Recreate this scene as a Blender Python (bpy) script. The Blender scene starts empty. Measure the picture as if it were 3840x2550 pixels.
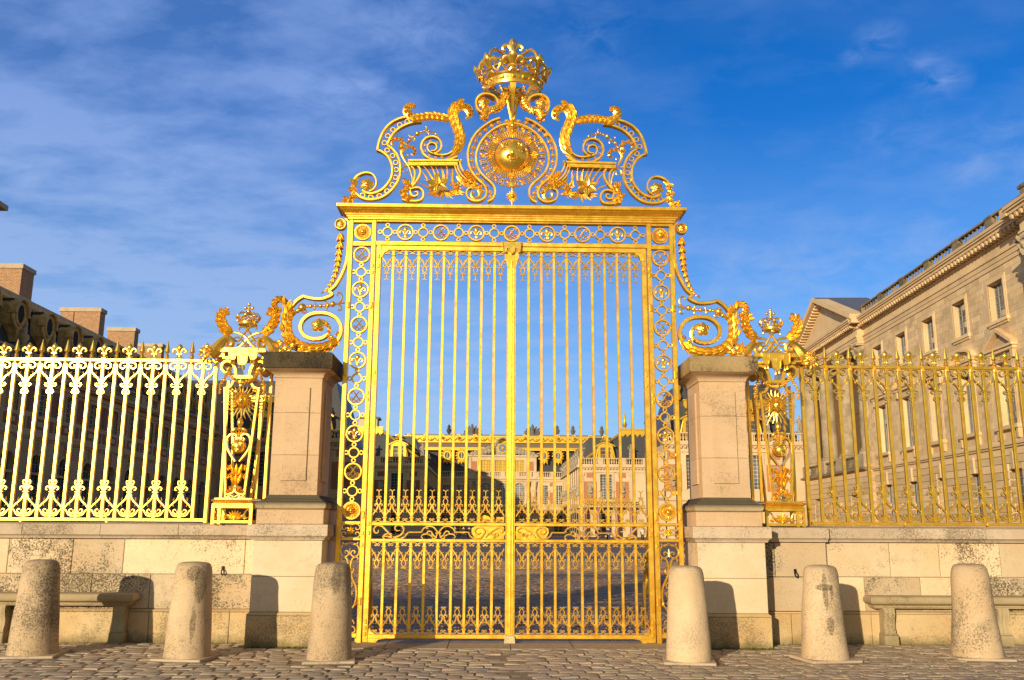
import bpy, math, random
from math import pi, sin, cos, radians
from mathutils import Vector, Matrix, noise
random.seed(7)
scn = bpy.context.scene
col = scn.collection

# ------------------------------------------------------------------ camera (metres; gate stands on Y = 0.2, ground Z = 0)
FOC, PIT, YAW, ROL = 3408.2, .2040, -.0220, .0055
EYE = Vector((-.276, -12.888, 1.55))
def ray(px, py):
    x = px-1920; y = py-1275
    c, s = cos(ROL), sin(ROL); a = c*x+s*y; b = -s*x+c*y
    v = (a/FOC, 1, -b/FOC)
    c, s = cos(PIT), sin(PIT); v = (v[0], c*v[1]-s*v[2], s*v[1]+c*v[2])
    c, s = cos(YAW), sin(YAW); return Vector((c*v[0]-s*v[1], s*v[0]+c*v[1], v[2]))
def at(px, py, Y=0.2):
    """survey point: world position on the vertical plane Y seen at a pixel of the photograph"""
    v = ray(px, py); return EYE + v*((Y-EYE.y)/v.y)
cam = bpy.data.cameras.new('camera'); cam.sensor_width = 36; cam.lens = FOC/3840*36; cam.clip_end = 6000; cam.clip_start = .1
cam_o = bpy.data.objects.new('camera', cam); col.objects.link(cam_o); scn.camera = cam_o
fw = ray(1920, 1275).normalized(); rt = (ray(2020, 1275)-ray(1920, 1275)).normalized(); up = rt.cross(fw)
cam_o.matrix_world = Matrix(((rt.x, up.x, -fw.x, EYE.x), (rt.y, up.y, -fw.y, EYE.y), (rt.z, up.z, -fw.z, EYE.z), (0, 0, 0, 1)))

# ------------------------------------------------------------------ materials
class NT:
    def __init__(s, tree): s.t = tree; s.n = tree.nodes; s.l = tree.links
    def add(s, kind, **kw):
        n = s.n.new(kind)
        for k, v in kw.items():
            if k.startswith('i_'):
                key = k[2:]; key = int(key) if key.isdigit() else key.replace('_', ' ')
                if isinstance(v, bpy.types.NodeSocket): s.l.new(v, n.inputs[key])
                else: n.inputs[key].default_value = v
            else: setattr(n, k, v)
        return n
    def link(s, a, b): s.l.new(a, b)
    def noise(s, vec, scale, detail=4, rough=.6, dist=0):
        n = s.add('ShaderNodeTexNoise'); s.link(vec, n.inputs['Vector']); n.inputs['Scale'].default_value = scale
        n.inputs['Detail'].default_value = detail; n.inputs['Roughness'].default_value = rough; n.inputs['Distortion'].default_value = dist
        return n.outputs['Fac']
    def ramp(s, fac, stops):
        r = s.add('ShaderNodeValToRGB'); s.link(fac, r.inputs[0]); e = r.color_ramp.elements
        while len(e) < len(stops): e.new(.5)
        for i, (p, c) in enumerate(stops):
            e[i].position = p; e[i].color = (c, c, c, 1) if isinstance(c, (int, float)) else (*c, 1)
        return r.outputs[0]
    def mix(s, fac, a, b, mode='MIX'):
        m = s.add('ShaderNodeMix', data_type='RGBA', blend_type=mode)
        for sock, v in ((m.inputs[0], fac), (m.inputs[6], a), (m.inputs[7], b)):
            if isinstance(v, bpy.types.NodeSocket): s.link(v, sock)
            elif isinstance(v, (int, float)): sock.default_value = v
            else: sock.default_value = (*v, 1)
        return m.outputs[2]
    def math(s, op, a, b=0., c=0.):
        m = s.add('ShaderNodeMath', operation=op)
        for i, v in enumerate((a, b, c)):
            if isinstance(v, bpy.types.NodeSocket): s.link(v, m.inputs[i])
            else: m.inputs[i].default_value = v
        return m.outputs[0]
def new_mat(name):
    m = bpy.data.materials.new(name); m.use_nodes = True; t = NT(m.node_tree)
    b = t.n['Principled BSDF']; gp = t.add('ShaderNodeNewGeometry'); return m, t, b, gp.outputs['Position']
def bump(t, b, h, strength, dist=.01):
    bn = t.add('ShaderNodeBump'); bn.inputs['Strength'].default_value = strength; bn.inputs['Distance'].default_value = dist
    t.link(h, bn.inputs['Height']); t.link(bn.outputs[0], b.inputs['Normal'])

def gold(name, c1, c2, rough, metal=.8, bstr=.5, bscale=45, coat=.6):
    m, t, b, oc = new_mat(name)
    n1 = t.noise(oc, 9, 5); n2 = t.noise(oc, bscale, 3)
    c = t.mix(t.ramp(n1, [(.35, 0), (.7, 1)]), c1, c2)
    pores = t.ramp(t.noise(oc, 30, 6, .75), [(.28, (.45, .28, .12)), (.36, (1, 1, 1))])
    c = t.mix(.8, c, pores, 'MULTIPLY')
    t.link(c, b.inputs['Base Color']); b.inputs['Metallic'].default_value = metal
    t.link(t.ramp(n1, [(.3, rough-.06), (.75, rough+.08)]), b.inputs['Roughness'])
    b.inputs['Coat Weight'].default_value = coat; b.inputs['Coat Roughness'].default_value = .3; b.inputs['Coat IOR'].default_value = 1.6
    bump(t, b, n2, bstr, .006)
    return m
M_GOLD = gold('gilded_iron', (.98, .535, .035), (1., .64, .08), .375, .86, .22, coat=.45)
M_GOLDR = gold('gilded_relief', (.97, .54, .04), (1., .64, .085), .27, .84, .25, 30, .9)
M_GOLDF = gold('far_gilding', (.90, .52, .04), (.98, .64, .08), .36, .72, .8, 3, coat=.3)

def stone(name, base, alt, dark, pore=.5, stain=.45, scale=1., tint=.12, moss=0., rough=.9, bstr=.35, topdark=None, spots=None):
    m, t, b, oc = new_mat(name)
    geo = t.add('ShaderNodeNewGeometry')
    n1 = t.noise(oc, 1.6*scale, 6, .62)
    st = t.add('ShaderNodeMapping'); st.inputs['Scale'].default_value = (1, 1, 5); t.link(oc, st.inputs[0])
    n2 = t.noise(st.outputs[0], 1.1*scale, 6, .65, .6)
    c = t.mix(t.ramp(n1, [(.35, 0), (.65, 1)]), base, alt)
    c = t.mix(t.math('MULTIPLY', t.ramp(n2, [(.45, 0), (.75, 1)]), .5), c, tuple(x*.8 for x in alt))
    isl = geo.outputs['Random Per Island']
    v = t.ramp(isl, [(0, 1-tint), (1, 1+tint*.6)])
    c = t.mix(1., c, v, 'MULTIPLY')
    # weathering: fine black specks gathered in patches
    sp = t.noise(oc, 42*scale, 5, .8); pm = t.noise(oc, 1.3*scale, 4, .6)
    w = t.add('ShaderNodeTexWhiteNoise'); w.noise_dimensions = '1D'; t.link(isl, w.inputs['W'])
    pmix = t.math('ADD', pm, t.math('MULTIPLY', t.math('SUBTRACT', w.outputs['Value'], .5), .22))
    patch = t.ramp(pmix, [(.42, 0), (.66, 1)])
    speck = t.ramp(t.math('ADD', sp, t.math('MULTIPLY', patch, .16)), [(.60, 0), (.68, 1)])
    c = t.mix(t.math('MULTIPLY', speck, stain), c, dark)
    grime = t.ramp(t.math('ADD', t.noise(oc, 3.2*scale, 6, .7), t.math('MULTIPLY', patch, .12)), [(.56, 0), (.74, 1)])
    c = t.mix(t.math('MULTIPLY', grime, stain*.45), c, tuple(x*1.5 for x in dark))
    vo = t.add('ShaderNodeTexVoronoi'); vo.inputs['Scale'].default_value = 32*scale; t.link(oc, vo.inputs['Vector'])
    hole = t.ramp(vo.outputs['Distance'], [(.07, 1), (.14, 0)])
    hole = t.math('MULTIPLY', hole, t.ramp(t.noise(oc, 3*scale, 3), [(.42, 0), (.6, 1)]))
    c = t.mix(t.math('MULTIPLY', hole, pore), c, dark)
    sx = t.add('ShaderNodeSeparateXYZ'); t.link(oc, sx.inputs[0])
    if moss > 0:
        gp = t.add('ShaderNodeSeparateXYZ'); t.link(geo.outputs['Position'], gp.inputs[0])
        low = t.ramp(t.math('ADD', gp.outputs[2], t.math('MULTIPLY', t.noise(oc, 5, 5, .7), .28)), [(.10, 1), (.27, 0)])
        c = t.mix(t.math('MULTIPLY', low, moss), c, (.10, .095, .03))
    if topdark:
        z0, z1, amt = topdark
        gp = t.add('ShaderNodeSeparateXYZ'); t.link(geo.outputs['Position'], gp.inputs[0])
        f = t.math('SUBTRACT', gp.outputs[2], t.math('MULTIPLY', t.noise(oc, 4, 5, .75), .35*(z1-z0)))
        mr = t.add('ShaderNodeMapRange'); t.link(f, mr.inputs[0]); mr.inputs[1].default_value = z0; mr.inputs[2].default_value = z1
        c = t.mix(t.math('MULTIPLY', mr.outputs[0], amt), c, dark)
    if spots:                                  # old stains and chips at given places: (x, z, half width, half height)
        gp = t.add('ShaderNodeSeparateXYZ'); t.link(geo.outputs['Position'], gp.inputs[0]); wob = t.math('MULTIPLY', t.math('SUBTRACT', t.noise(oc, 14, 5, .8), .5), .9)
        for x, z, hw, hh in spots:
            dx = t.math('DIVIDE', t.math('SUBTRACT', gp.outputs[0], x), hw); dz = t.math('DIVIDE', t.math('SUBTRACT', gp.outputs[2], z), hh)
            d = t.math('ADD', t.math('ADD', t.math('MULTIPLY', dx, dx), t.math('MULTIPLY', dz, dz)), t.math('MULTIPLY', wob, 2.2))
            f = t.ramp(d, [(.55, 1), (.95, 0)]); f = t.math('MULTIPLY', f, t.ramp(t.noise(oc, 70, 4, .8), [(.42, .15), (.56, .8)]))
            c = t.mix(f, c, dark)
    t.link(c, b.inputs['Base Color']); b.inputs['Roughness'].default_value = rough
    b.inputs['Specular IOR Level'].default_value = .25
    h = t.math('SUBTRACT', t.noise(oc, 40*scale, 5, .7), t.math('MULTIPLY', hole, 1.5))
    bump(t, b, h, bstr, .008/scale)
    return m
M_WALL = stone('limestone_blocks', (.61, .435, .255), (.70, .55, .37), (.05, .04, .022), .8, .85, 1., .32, .75, bstr=.5)
M_PLINTH = stone('pale_limestone', (.66, .50, .32), (.74, .60, .42), (.07, .055, .03), .5, .5, 1., .12, .65)
M_BASE = stone('ochre_limestone', (.56, .37, .17), (.66, .50, .28), (.07, .05, .03), .8, .55, 1., .12, .85)
M_COPING = stone('grey_limestone', (.50, .38, .265), (.60, .48, .35), (.085, .065, .04), .5, .6, 1., .12)
M_PILLAR = stone('smooth_limestone', (.54, .365, .215), (.62, .44, .275), (.11, .08, .04), .35, .4, .9, .10, bstr=.3)
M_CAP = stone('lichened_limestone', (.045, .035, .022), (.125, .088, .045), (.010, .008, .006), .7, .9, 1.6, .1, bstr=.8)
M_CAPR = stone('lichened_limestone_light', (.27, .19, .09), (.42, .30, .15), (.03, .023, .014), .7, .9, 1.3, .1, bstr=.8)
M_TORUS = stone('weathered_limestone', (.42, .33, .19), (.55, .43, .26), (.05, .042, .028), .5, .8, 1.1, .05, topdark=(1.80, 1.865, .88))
M_BENCH = stone('bench_limestone', (.36, .27, .15), (.46, .36, .21), (.045, .04, .018), .4, .6, 1.2, .05, .5)
M_MORTAR = stone('mortar', (.22, .17, .11), (.3, .24, .16), (.05, .04, .03), 0, .4)
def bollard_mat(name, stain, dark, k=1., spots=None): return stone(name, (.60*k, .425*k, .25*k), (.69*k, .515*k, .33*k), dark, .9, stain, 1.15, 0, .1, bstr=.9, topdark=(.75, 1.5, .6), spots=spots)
M_BOL = [bollard_mat('speckled_bollard_stone', .72, (.06, .05, .035), .86), bollard_mat('streaked_bollard_stone', .45, (.07, .055, .035), .95, [(-3.76, .86, .06, .24), (-3.80, .40, .035, .22), (-3.84, 1.0, .08, .1)]),
         bollard_mat('dull_bollard_stone', .6, (.08, .065, .045), .84, [(-2.10, .95, .07, .2)]), bollard_mat('pale_bollard_stone', .3, (.12, .09, .055), 1.06), bollard_mat('cross_stained_bollard_stone', .4, (.05, .042, .03), .98, [(3.80, .83, .035, .26), (3.80, .86, .12, .045), (3.88, .80, .025, .09), (3.83, .42, .05, .12)]), bollard_mat('spotted_bollard_stone', .7, (.07, .058, .04), .93)]

def cobble(name, k=1., warm=(1, 1, 1)):
    m, t, b, oc = new_mat(name)
    isl = t.add('ShaderNodeNewGeometry').outputs['Random Per Island']
    c = t.ramp(isl, [(0, (.20*k, .15*k, .105*k)), (.3, (.265*k, .20*k, .14*k)), (.55, (.235*k, .18*k, .13*k)), (.8, (.20*k, .175*k, .14*k)), (.95, (.30*k, .20*k, .135*k)), (1, (.32*k, .25*k, .16*k))])
    n = t.noise(oc, 14, 6, .7)
    c = t.mix(t.ramp(n, [(.35, 0), (.7, .7)]), c, (.34*k, .265*k, .18*k))
    sp = t.ramp(t.noise(oc, 60, 5, .8), [(.35, (.5, .5, .5)), (.5, (1, 1, 1))]); c = t.mix(.8, c, sp, 'MULTIPLY'); c = t.mix(1., c, warm, 'MULTIPLY')
    t.link(c, b.inputs['Base Color']); b.inputs['Roughness'].default_value = .62; b.inputs['Specular IOR Level'].default_value = .35
    bump(t, b, t.math('ADD', n, t.math('MULTIPLY', t.noise(oc, 70, 4, .7), .5)), .6, .012)
    return m
M_COB = cobble('cobblestone', 1.6)
M_COB2 = cobble('court_cobblestone', 1.25, (1.05, .84, .62))
def simple(name, c, rough=.8, metal=0., nscale=12, var=.2, bs=.2):
    m, t, b, oc = new_mat(name); n = t.noise(oc, nscale, 5, .65)
    t.link(t.mix(t.ramp(n, [(.3, 0), (.7, 1)]), tuple(x*(1-var) for x in c), tuple(min(1, x*(1+var)) for x in c)), b.inputs['Base Color'])
    b.inputs['Roughness'].default_value = rough; b.inputs['Metallic'].default_value = metal
    bump(t, b, n, bs, .01); return m
M_SAND = simple('sandy_joint', (.27, .195, .115), .95, 0, 30)
M_SLAB = simple('stone_slab', (.34, .27, .19), .8, 0, 9, .25, .35)
M_IRON = simple('dark_iron', (.03, .028, .026), .45, .8)
M_CREAM = simple('chipped_cream_paint', (.55, .45, .25), .7, 0, 40, .35)
M_SLATE = simple('slate_roof', (.058, .056, .058), .5, 0, 6, .35, .5)
M_LEAD = simple('lead_roof', (.16, .16, .17), .5, .2, 4, .3)
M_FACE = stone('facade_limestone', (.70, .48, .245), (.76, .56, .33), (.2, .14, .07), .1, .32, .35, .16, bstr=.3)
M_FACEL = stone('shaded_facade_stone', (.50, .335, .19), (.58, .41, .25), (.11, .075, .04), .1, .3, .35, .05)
M_FACED = stone('weathered_facade_stone', (.17, .135, .085), (.31, .24, .15), (.035, .03, .02), .1, .8, .4, .08)
M_FACEC = stone('column_stone', (.36, .28, .18), (.50, .39, .25), (.09, .075, .05), .1, .6, .5, .06)
M_FACEP = stone('palace_stone', (.62, .45, .27), (.70, .53, .34), (.2, .14, .08), .1, .25, .25, .05)
M_STAT = simple('statue_stone', (.36, .30, .22), .9, 0, 3, .5)
M_STATD = simple('grey_statue_stone', (.14, .125, .105), .9, 0, 3, .4)
M_WIN = simple('window_pane', (.035, .045, .06), .12, 0, .9, .9, .05)
M_WINR = simple('painted_reflection_pane', (.13, .13, .13), .2, 0, .8, .85, .05)  # uneven grey tones stand in for reflections in the glass
M_FRAME = simple('window_frame_paint', (.34, .33, .31), .6)
M_FRAMEW = simple('white_window_frame', (.62, .60, .56), .6)
M_SHUT = simple('gilded_shutter', (.42, .28, .05), .6, .2, .5)
M_BLUE = simple('clock_enamel', (.10, .20, .38), .4)
M_MARB = simple('red_marble', (.30, .12, .10), .4, 0, 3, .5)
M_DARK = simple('dark_interior', (.02, .018, .016), .9)
def brick(name, c1, c2, mo, sc):
    m, t, b, oc = new_mat(name)
    sx = t.add('ShaderNodeSeparateXYZ'); t.link(oc, sx.inputs[0])
    cx = t.add('ShaderNodeCombineXYZ'); t.link(t.math('ADD', sx.outputs[0], sx.outputs[1]), cx.inputs[0]); t.link(sx.outputs[2], cx.inputs[1])
    br = t.add('ShaderNodeTexBrick'); t.link(cx.outputs[0], br.inputs['Vector']); br.inputs['Scale'].default_value = 1
    br.inputs['Brick Width'].default_value = .24*sc; br.inputs['Row Height'].default_value = .08*sc; br.inputs['Mortar Size'].default_value = .012*sc
    br.inputs['Color1'].default_value = (*c1, 1); br.inputs['Color2'].default_value = (*c2, 1); br.inputs['Mortar'].default_value = (*mo, 1)
    c = t.mix(.7, br.outputs['Color'], t.ramp(t.noise(oc, 5, 6, .8), [(.3, (.5, .45, .4)), (.65, (1.1, 1.05, 1))]), 'MULTIPLY')
    t.link(c, b.inputs['Base Color']); b.inputs['Roughness'].default_value = .9; return m
M_CHIM = brick('chimney_brick', (.52, .24, .10), (.34, .16, .075), (.52, .40, .26), 1.6)
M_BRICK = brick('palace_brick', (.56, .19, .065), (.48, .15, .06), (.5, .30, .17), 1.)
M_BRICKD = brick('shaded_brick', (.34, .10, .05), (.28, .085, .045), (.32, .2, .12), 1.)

# ------------------------------------------------------------------ mesh building
class MB:
    def __init__(s): s.v = []; s.f = []; s.M = None
    def put(s, vs, fs):
        o = len(s.v)
        if s.M is not None: vs = [s.M @ Vector(p) for p in vs]
        s.v += [tuple(p) for p in vs]; s.f += [tuple(i+o for i in f) for f in fs]
    def box(s, x0, x1, y0, y1, z0, z1, ch=0):
        if ch <= 0:
            s.put([(x, y, z) for z in (z0, z1) for y in (y0, y1) for x in (x0, x1)],
                  [(0, 1, 5, 4), (2, 6, 7, 3), (0, 4, 6, 2), (1, 3, 7, 5), (4, 5, 7, 6), (0, 2, 3, 1)]); return
        c = ch
        def loop(y, k): return [(x0+k, y, z0+k), (x1-k, y, z0+k), (x1-k, y, z1-k), (x0+k, y, z1-k)]
        vs = loop(y0, c)+loop(y0+c, 0)+loop(y1, 0); fs = [(0, 1, 2, 3), (11, 10, 9, 8)]
        for r in (0, 4):
            for i in range(4): j = (i+1) % 4; fs.append((r+i, r+4+i, r+4+j, r+j))
        s.put(vs, fs)
    def prism(s, pts, y0, y1, ch=0):
        n = len(pts)
        a = sum(pts[i][0]*pts[(i+1) % n][1]-pts[(i+1) % n][0]*pts[i][1] for i in range(n))
        if a < 0: pts = pts[::-1]
        vs = [(x, y0, z) for x, z in pts]+[(x, y1, z) for x, z in pts]
        fs = [tuple(range(n)), tuple(range(2*n-1, n-1, -1))]+[((i+1) % n, i, n+i, n+(i+1) % n) for i in range(n)]
        s.put(vs, fs)
    def loops(s, rings, cap=True, closed=False):
        n = len(rings[0]); vs = [p for r in rings for p in r]; fs = []; m = len(rings)
        for k in range(m if closed else m-1):
            a = k*n; b = ((k+1) % m)*n
            for i in range(n): j = (i+1) % n; fs.append((a+i, b+i, b+j, a+j))
        if cap and not closed: fs.append(tuple(range(n))); fs.append(tuple(range(m*n-1, (m-1)*n-1, -1)))
        s.put(vs, fs)
    WSC = 1.
    def ribbon(s, pts, w, y0, y1, n=5, closed=False, smooth=True, ch=.16):
        w = w*MB.WSC if isinstance(w, (int, float)) else [q*MB.WSC for q in w]
        P = spline([tuple(p) for p in pts], n, closed) if smooth else [tuple(p) for p in pts]
        W = lerp_list(w, len(pts), len(P), closed)
        rings = []; m = len(P); d = y1-y0
        for i in range(m):
            if closed: a = P[i-1]; b = P[(i+1) % m]
            else: a = P[max(0, i-1)]; b = P[min(m-1, i+1)]
            tx, tz = b[0]-a[0], b[1]-a[1]; L = math.hypot(tx, tz) or 1; nx, nz = -tz/L, tx/L
            k = 1.
            if not smooth and 0 < i < m-1:
                t1 = Vector((P[i][0]-P[i-1][0], P[i][1]-P[i-1][1])).normalized(); t2 = Vector((P[i+1][0]-P[i][0], P[i+1][1]-P[i][1])).normalized()
                k = 1/max(.5, math.sqrt(max(.1, (1+t1.dot(t2))/2))); bs = t1+t2; bl = bs.length or 1; nx, nz = -bs.y/bl, bs.x/bl
            h = W[i]/2*k; c = min(h, abs(d)/2)*ch*2
            prof = ((-h+c, y0), (h-c, y0), (h, y0+c), (h, y1-c), (h-c, y1), (-h+c, y1), (-h, y1-c), (-h, y0+c))
            rings.append([(P[i][0]+nx*q, y, P[i][1]+nz*q) for q, y in prof])
        s.loops(rings, True, closed)
    def ring(s, cx, cz, R, w, y0, y1, seg=24):
        s.ribbon([(cx+R*cos(2*pi*i/seg), cz+R*sin(2*pi*i/seg)) for i in range(seg)], w, y0, y1, closed=True, smooth=False)
    def tube(s, pts, rads, ns=8, n=4, sy=1., flute=0, nf=5, closed=False):
        P = [Vector(p) for p in spline([tuple(p) for p in pts], n, closed)]; R = lerp_list(rads, len(pts), len(P), closed)
        m = len(P); up = None; rings = []
        for i in range(m):
            t = (P[(i+1) % m]-P[i-1]) if closed else (P[min(m-1, i+1)]-P[max(0, i-1)])
            t = t.normalized() if t.length > 1e-9 else Vector((0, 0, 1))
            if up is None:
                up = Vector((0, -1, 0)) if abs(t.y) < .9 else Vector((1, 0, 0))
            u = (up-t*up.dot(t)); u = u.normalized() if u.length > 1e-6 else t.orthogonal().normalized(); up = u
            v = t.cross(u)
            rings.append([P[i]+(u*sy*cos(2*pi*k/ns)+v*sin(2*pi*k/ns))*R[i]*(1+flute*cos(nf*2*pi*k/ns)) for k in range(ns)])
        s.loops(rings, True, closed)
    def lathe(s, prof, c, axis=(0, 0, 1), ns=12, sx=1., sy=1., scal=0, nsc=6):
        ax = Vector(axis).normalized(); q = Vector((0, 0, 1)).rotation_difference(ax); rings = []
        for r, h in prof:
            rings.append([Vector(c)+q @ Vector((r*sx*cos(2*pi*k/ns), r*sy*sin(2*pi*k/ns), h+(scal*r*cos(nsc*2*pi*k/ns) if scal else 0))) for k in range(ns)])
        s.loops(rings)
    def ball(s, c, r, sx=1., sy=1., sz=1., ns=10, nr=6):
        s.lathe([(max(.02, sin(pi*i/nr))*r, -cos(pi*i/nr)*r*sz) for i in range(nr+1)], c, ns=ns, sx=sx, sy=sy)
    def leaf(s, bx, bz, y, ang, L, W, curl=.5, H=None, fwd=0., nu=7, rnd=False):
        """domed pointed leaflet in the gate plane: base (bx,bz), direction ang, length L, bending by curl radians, its tip coming forward"""
        H = H if H is not None else W*.35; P = []; a = ang; x, z = bx, bz
        for i in range(nu+1):
            P.append((x, z, a)); x += cos(a)*L/nu; z += sin(a)*L/nu; a += curl/nu*(1+i/nu)
        rings = []
        for i, (x, z, a) in enumerate(P):
            t = i/nu; w = W*.5*max(.03, (sin(pi*min(1, .12+.88*t)**.8))**.8 if t < 1 else .03) if not rnd else W*.5*(.35, .62, .84, .98, 1., .93, .72, .25)[i]; nx, nz = -sin(a), cos(a); yo = y-fwd*t*t
            rg = []
            for v, hh in ((-1, 0), (-.62, .75), (-.3, .45), (0, 1.), (.3, .45), (.62, .75), (1, 0)): rg.append((x+nx*w*v, yo-H*hh*(w/(W*.5)), z+nz*w*v))
            rg.append((x+nx*w*.4, yo+H*.3, z+nz*w*.4)); rg.append((x-nx*w*.4, yo+H*.3, z-nz*w*.4)); rings.append(rg)
        s.loops(rings)
    def acanthus(s, pts, w, y, n=6, L=.1, W=.045, sides=(1, -1), spread=.8, t0=.1, t1=.95, curl=.9, depth=.5, body=True, lscale=None):
        W *= 1.35; spread *= .85
        P = spline([tuple(p) for p in pts], 8); ws = lerp_list(w, len(pts), len(P))
        if body:
            s.tube([(p[0], y, p[1]) for p in pts], [q*.5 for q in (w if isinstance(w, (list, tuple)) else [w]*len(pts))], ns=14, n=6, sy=depth, flute=.17, nf=5)
        m = len(P)
        if body:
            for k in range(n+2):
                t = t0+(t1-t0)*(k+.2)/(n+2); i = min(m-2, int(t*(m-1))); a = math.atan2(P[i+1][1]-P[i][1], P[i+1][0]-P[i][0])
                for q in (-.28, .28): s.leaf(P[i][0]-sin(a)*ws[i]*q*.5, P[i][1]+cos(a)*ws[i]*q*.5, y-ws[i]*.5*depth*.8, a+q*(.6 if k % 2 else .35), max(L, ws[i])*.78, ws[i]*.44, q*.5, H=ws[i]*.13, fwd=.0, rnd=True)
        for k in range(n):
            t = t0+(t1-t0)*(k+.5)/n; i = min(m-2, int(t*(m-1))); a = math.atan2(P[i+1][1]-P[i][1], P[i+1][0]-P[i][0])
            sc = lscale(t) if lscale else 1.-.35*t
            for sd in sides:
                nx, nz = -sin(a)*sd, cos(a)*sd
                for q, (da, ll) in enumerate(((spread, 1.), (spread*.55, .8))):
                    s.leaf(P[i][0]+nx*ws[i]*.25, P[i][1]+nz*ws[i]*.25, y-.012-.006*q, a+sd*da, L*sc*ll, W*sc, -sd*curl if q == 0 else -sd*curl*.4, fwd=.03, rnd=True)
    def flower(s, cx, cz, y, R, n=6, rows=1, a0=.3):
        for rw in range(rows):
            for k in range(n):
                a = a0+2*pi*(k+rw*.5)/n; r = R*(1-.35*rw)
                Mk = s.M; Mb = Matrix.Translation((cx+cos(a)*r*.56, y-rw*R*.22, cz+sin(a)*r*.56)) @ Matrix.Rotation(-a, 4, 'Y') @ Matrix.Rotation(.35, 4, 'Z'); s.M = (Mk @ Mb) if Mk is not None else Mb
                s.lathe([(.02*r, -.50*r), (.30*r, -.38*r), (.42*r, 0), (.40*r, .28*r), (.2*r, .46*r), (.02*r, .48*r)], (0, 0, 0), (1, 0, 0), 10, sx=1. if n < 6 else .85, sy=.34)
                s.M = Mk
        s.ball((cx, y-R*.25-rows*R*.1, cz), R*.22, sy=.8)
        for k in range(6): s.ball((cx+R*.2*cos(k*pi/3), y-R*.27-rows*R*.1, cz+R*.2*sin(k*pi/3)), R*.09, ns=6, nr=4)
    def fleur(s, cx, cz, y, h, D=.6):
        """fleur-de-lis of height h standing on (cx, cz)"""
        def q(x, z): return (cx+x*h, y, cz+z*h)
        s.lathe([(.03*h, .3*h), (.07*h, .42*h), (.10*h, .52*h), (.17*h, .66*h), (.19*h, .75*h), (.15*h, .86*h), (.06*h, .95*h), (.01*h, 1.0*h)], (cx, y, cz), ns=12, sy=D)
        s.box(cx-.17*h, cx+.17*h, y-.09*h, y+.07*h, cz+.29*h, cz+.36*h, .01*h)
        s.lathe([(.05*h, .3*h), (.07*h, .2*h), (.03*h, .08*h), (.012*h, 0)], (cx, y, cz), ns=8, sy=D)
        for d in (-1, 1):
            s.tube([q(d*.06, .36), q(d*.12, .52), q(d*.23, .65), q(d*.35, .63), q(d*.42, .52), q(d*.37, .43), q(d*.29, .45)], [k*h for k in (.045, .07, .085, .085, .075, .06, .035)], 8, 3, sy=D)
            s.tube([q(d*.05, .3), q(d*.09, .18), q(d*.17, .1), q(d*.22, .14)], [k*h for k in (.04, .05, .045, .03)], 6, 3, sy=D)
    def balusters(s, x0, x1, y, z0, z1, n, M=None):
        h = z1-z0
        for i in range(n):
            x = x0+(x1-x0)*(i+.5)/n; r = h*.13
            s.lathe([(r, 0), (r, h*.06), (r*.5, h*.12), (r*1.15, h*.32), (r*.55, h*.62), (r*.5, h*.8), (r, h*.92), (r, h)], (x, y, z0), ns=6)
    def build(s, name, mat, parent=None, smooth=35, mirror=False):
        me = bpy.data.meshes.new(name); o = bpy.data.objects.new(name, me)
        org = ORG.get(parent.name, Vector((0, 0, 0))) if parent else Vector((0, 0, 0))
        vs = [(-x if mirror else x, y, z) for x, y, z in s.v]; fs = [f[::-1] for f in s.f] if mirror else s.f
        me.from_pydata([(x-org.x, y-org.y, z-org.z) for x, y, z in vs], [], fs); me.materials.append(mat)
        if smooth: me.shade_smooth(); me.set_sharp_from_angle(angle=radians(smooth))
        col.objects.link(o)
        if parent: o.parent = parent; ORG[o.name] = org
        return o
ORG = {}
def spline(P, n=5, closed=False):
    P = [Vector(p) for p in P]; m = len(P)
    if m < 3: return [tuple(P[0].lerp(P[-1], i/n)) for i in range(n+1)]
    out = []
    for i in range(m if closed else m-1):
        p1, p2 = P[i], P[(i+1) % m]
        p0 = P[i-1] if (closed or i > 0) else p1*2-p2
        p3 = P[(i+2) % m] if (closed or i+2 < m) else p2*2-p1
        d = (p2-p1).length; m1 = (p2-p0)/max(1e-9, (p1-p0).length+d)*d; m2 = (p3-p1)/max(1e-9, (p3-p2).length+d)*d
        for k in range(n):
            t = k/n; a = t*t; b = a*t
            out.append(tuple(p1*(2*b-3*a+1)+m1*(b-2*a+t)+p2*(-2*b+3*a)+m2*(b-a)))
    if not closed: out.append(tuple(P[-1]))
    return out
def lerp_list(w, nsrc, ndst, closed=False):
    if isinstance(w, (int, float)): return [w]*ndst
    w = list(w)+([w[0]] if closed else [])
    res = []
    for i in range(ndst):
        t = i/(ndst if closed else ndst-1)*(len(w)-1); k = min(len(w)-2, int(t)); res.append(w[k]+(w[k+1]-w[k])*(t-k))
    return res
def thing(name, label, cat, loc=(0, 0, 0), group=None):
    o = bpy.data.objects.new(name, None); o.empty_display_size = .2; col.objects.link(o); o.location = loc; ORG[o.name] = Vector(loc)
    o['label'] = label; o['category'] = cat
    if group: o['group'] = group
    return o
def struct(o): o['kind'] = 'structure'; return o
def copy_tree(o, parent=None, loc=None):
    c = o.copy(); col.objects.link(c)
    if parent: c.parent = parent
    if loc is not None: c.location = loc
    ORG[c.name] = ORG.get(o.name, Vector((0, 0, 0)))
    for ch in [x for x in scn.objects if x.parent == o]: copy_tree(ch, c)
    return c
def clone(o, parent, dx=0, dy=0, dz=0):
    """a repeat of one part (no children) moved inside its thing"""
    c = o.copy(); col.objects.link(c); c.parent = parent; c.location = (o.location.x+dx, o.location.y+dy, o.location.z+dz); ORG[c.name] = ORG.get(o.name); return c
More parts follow.
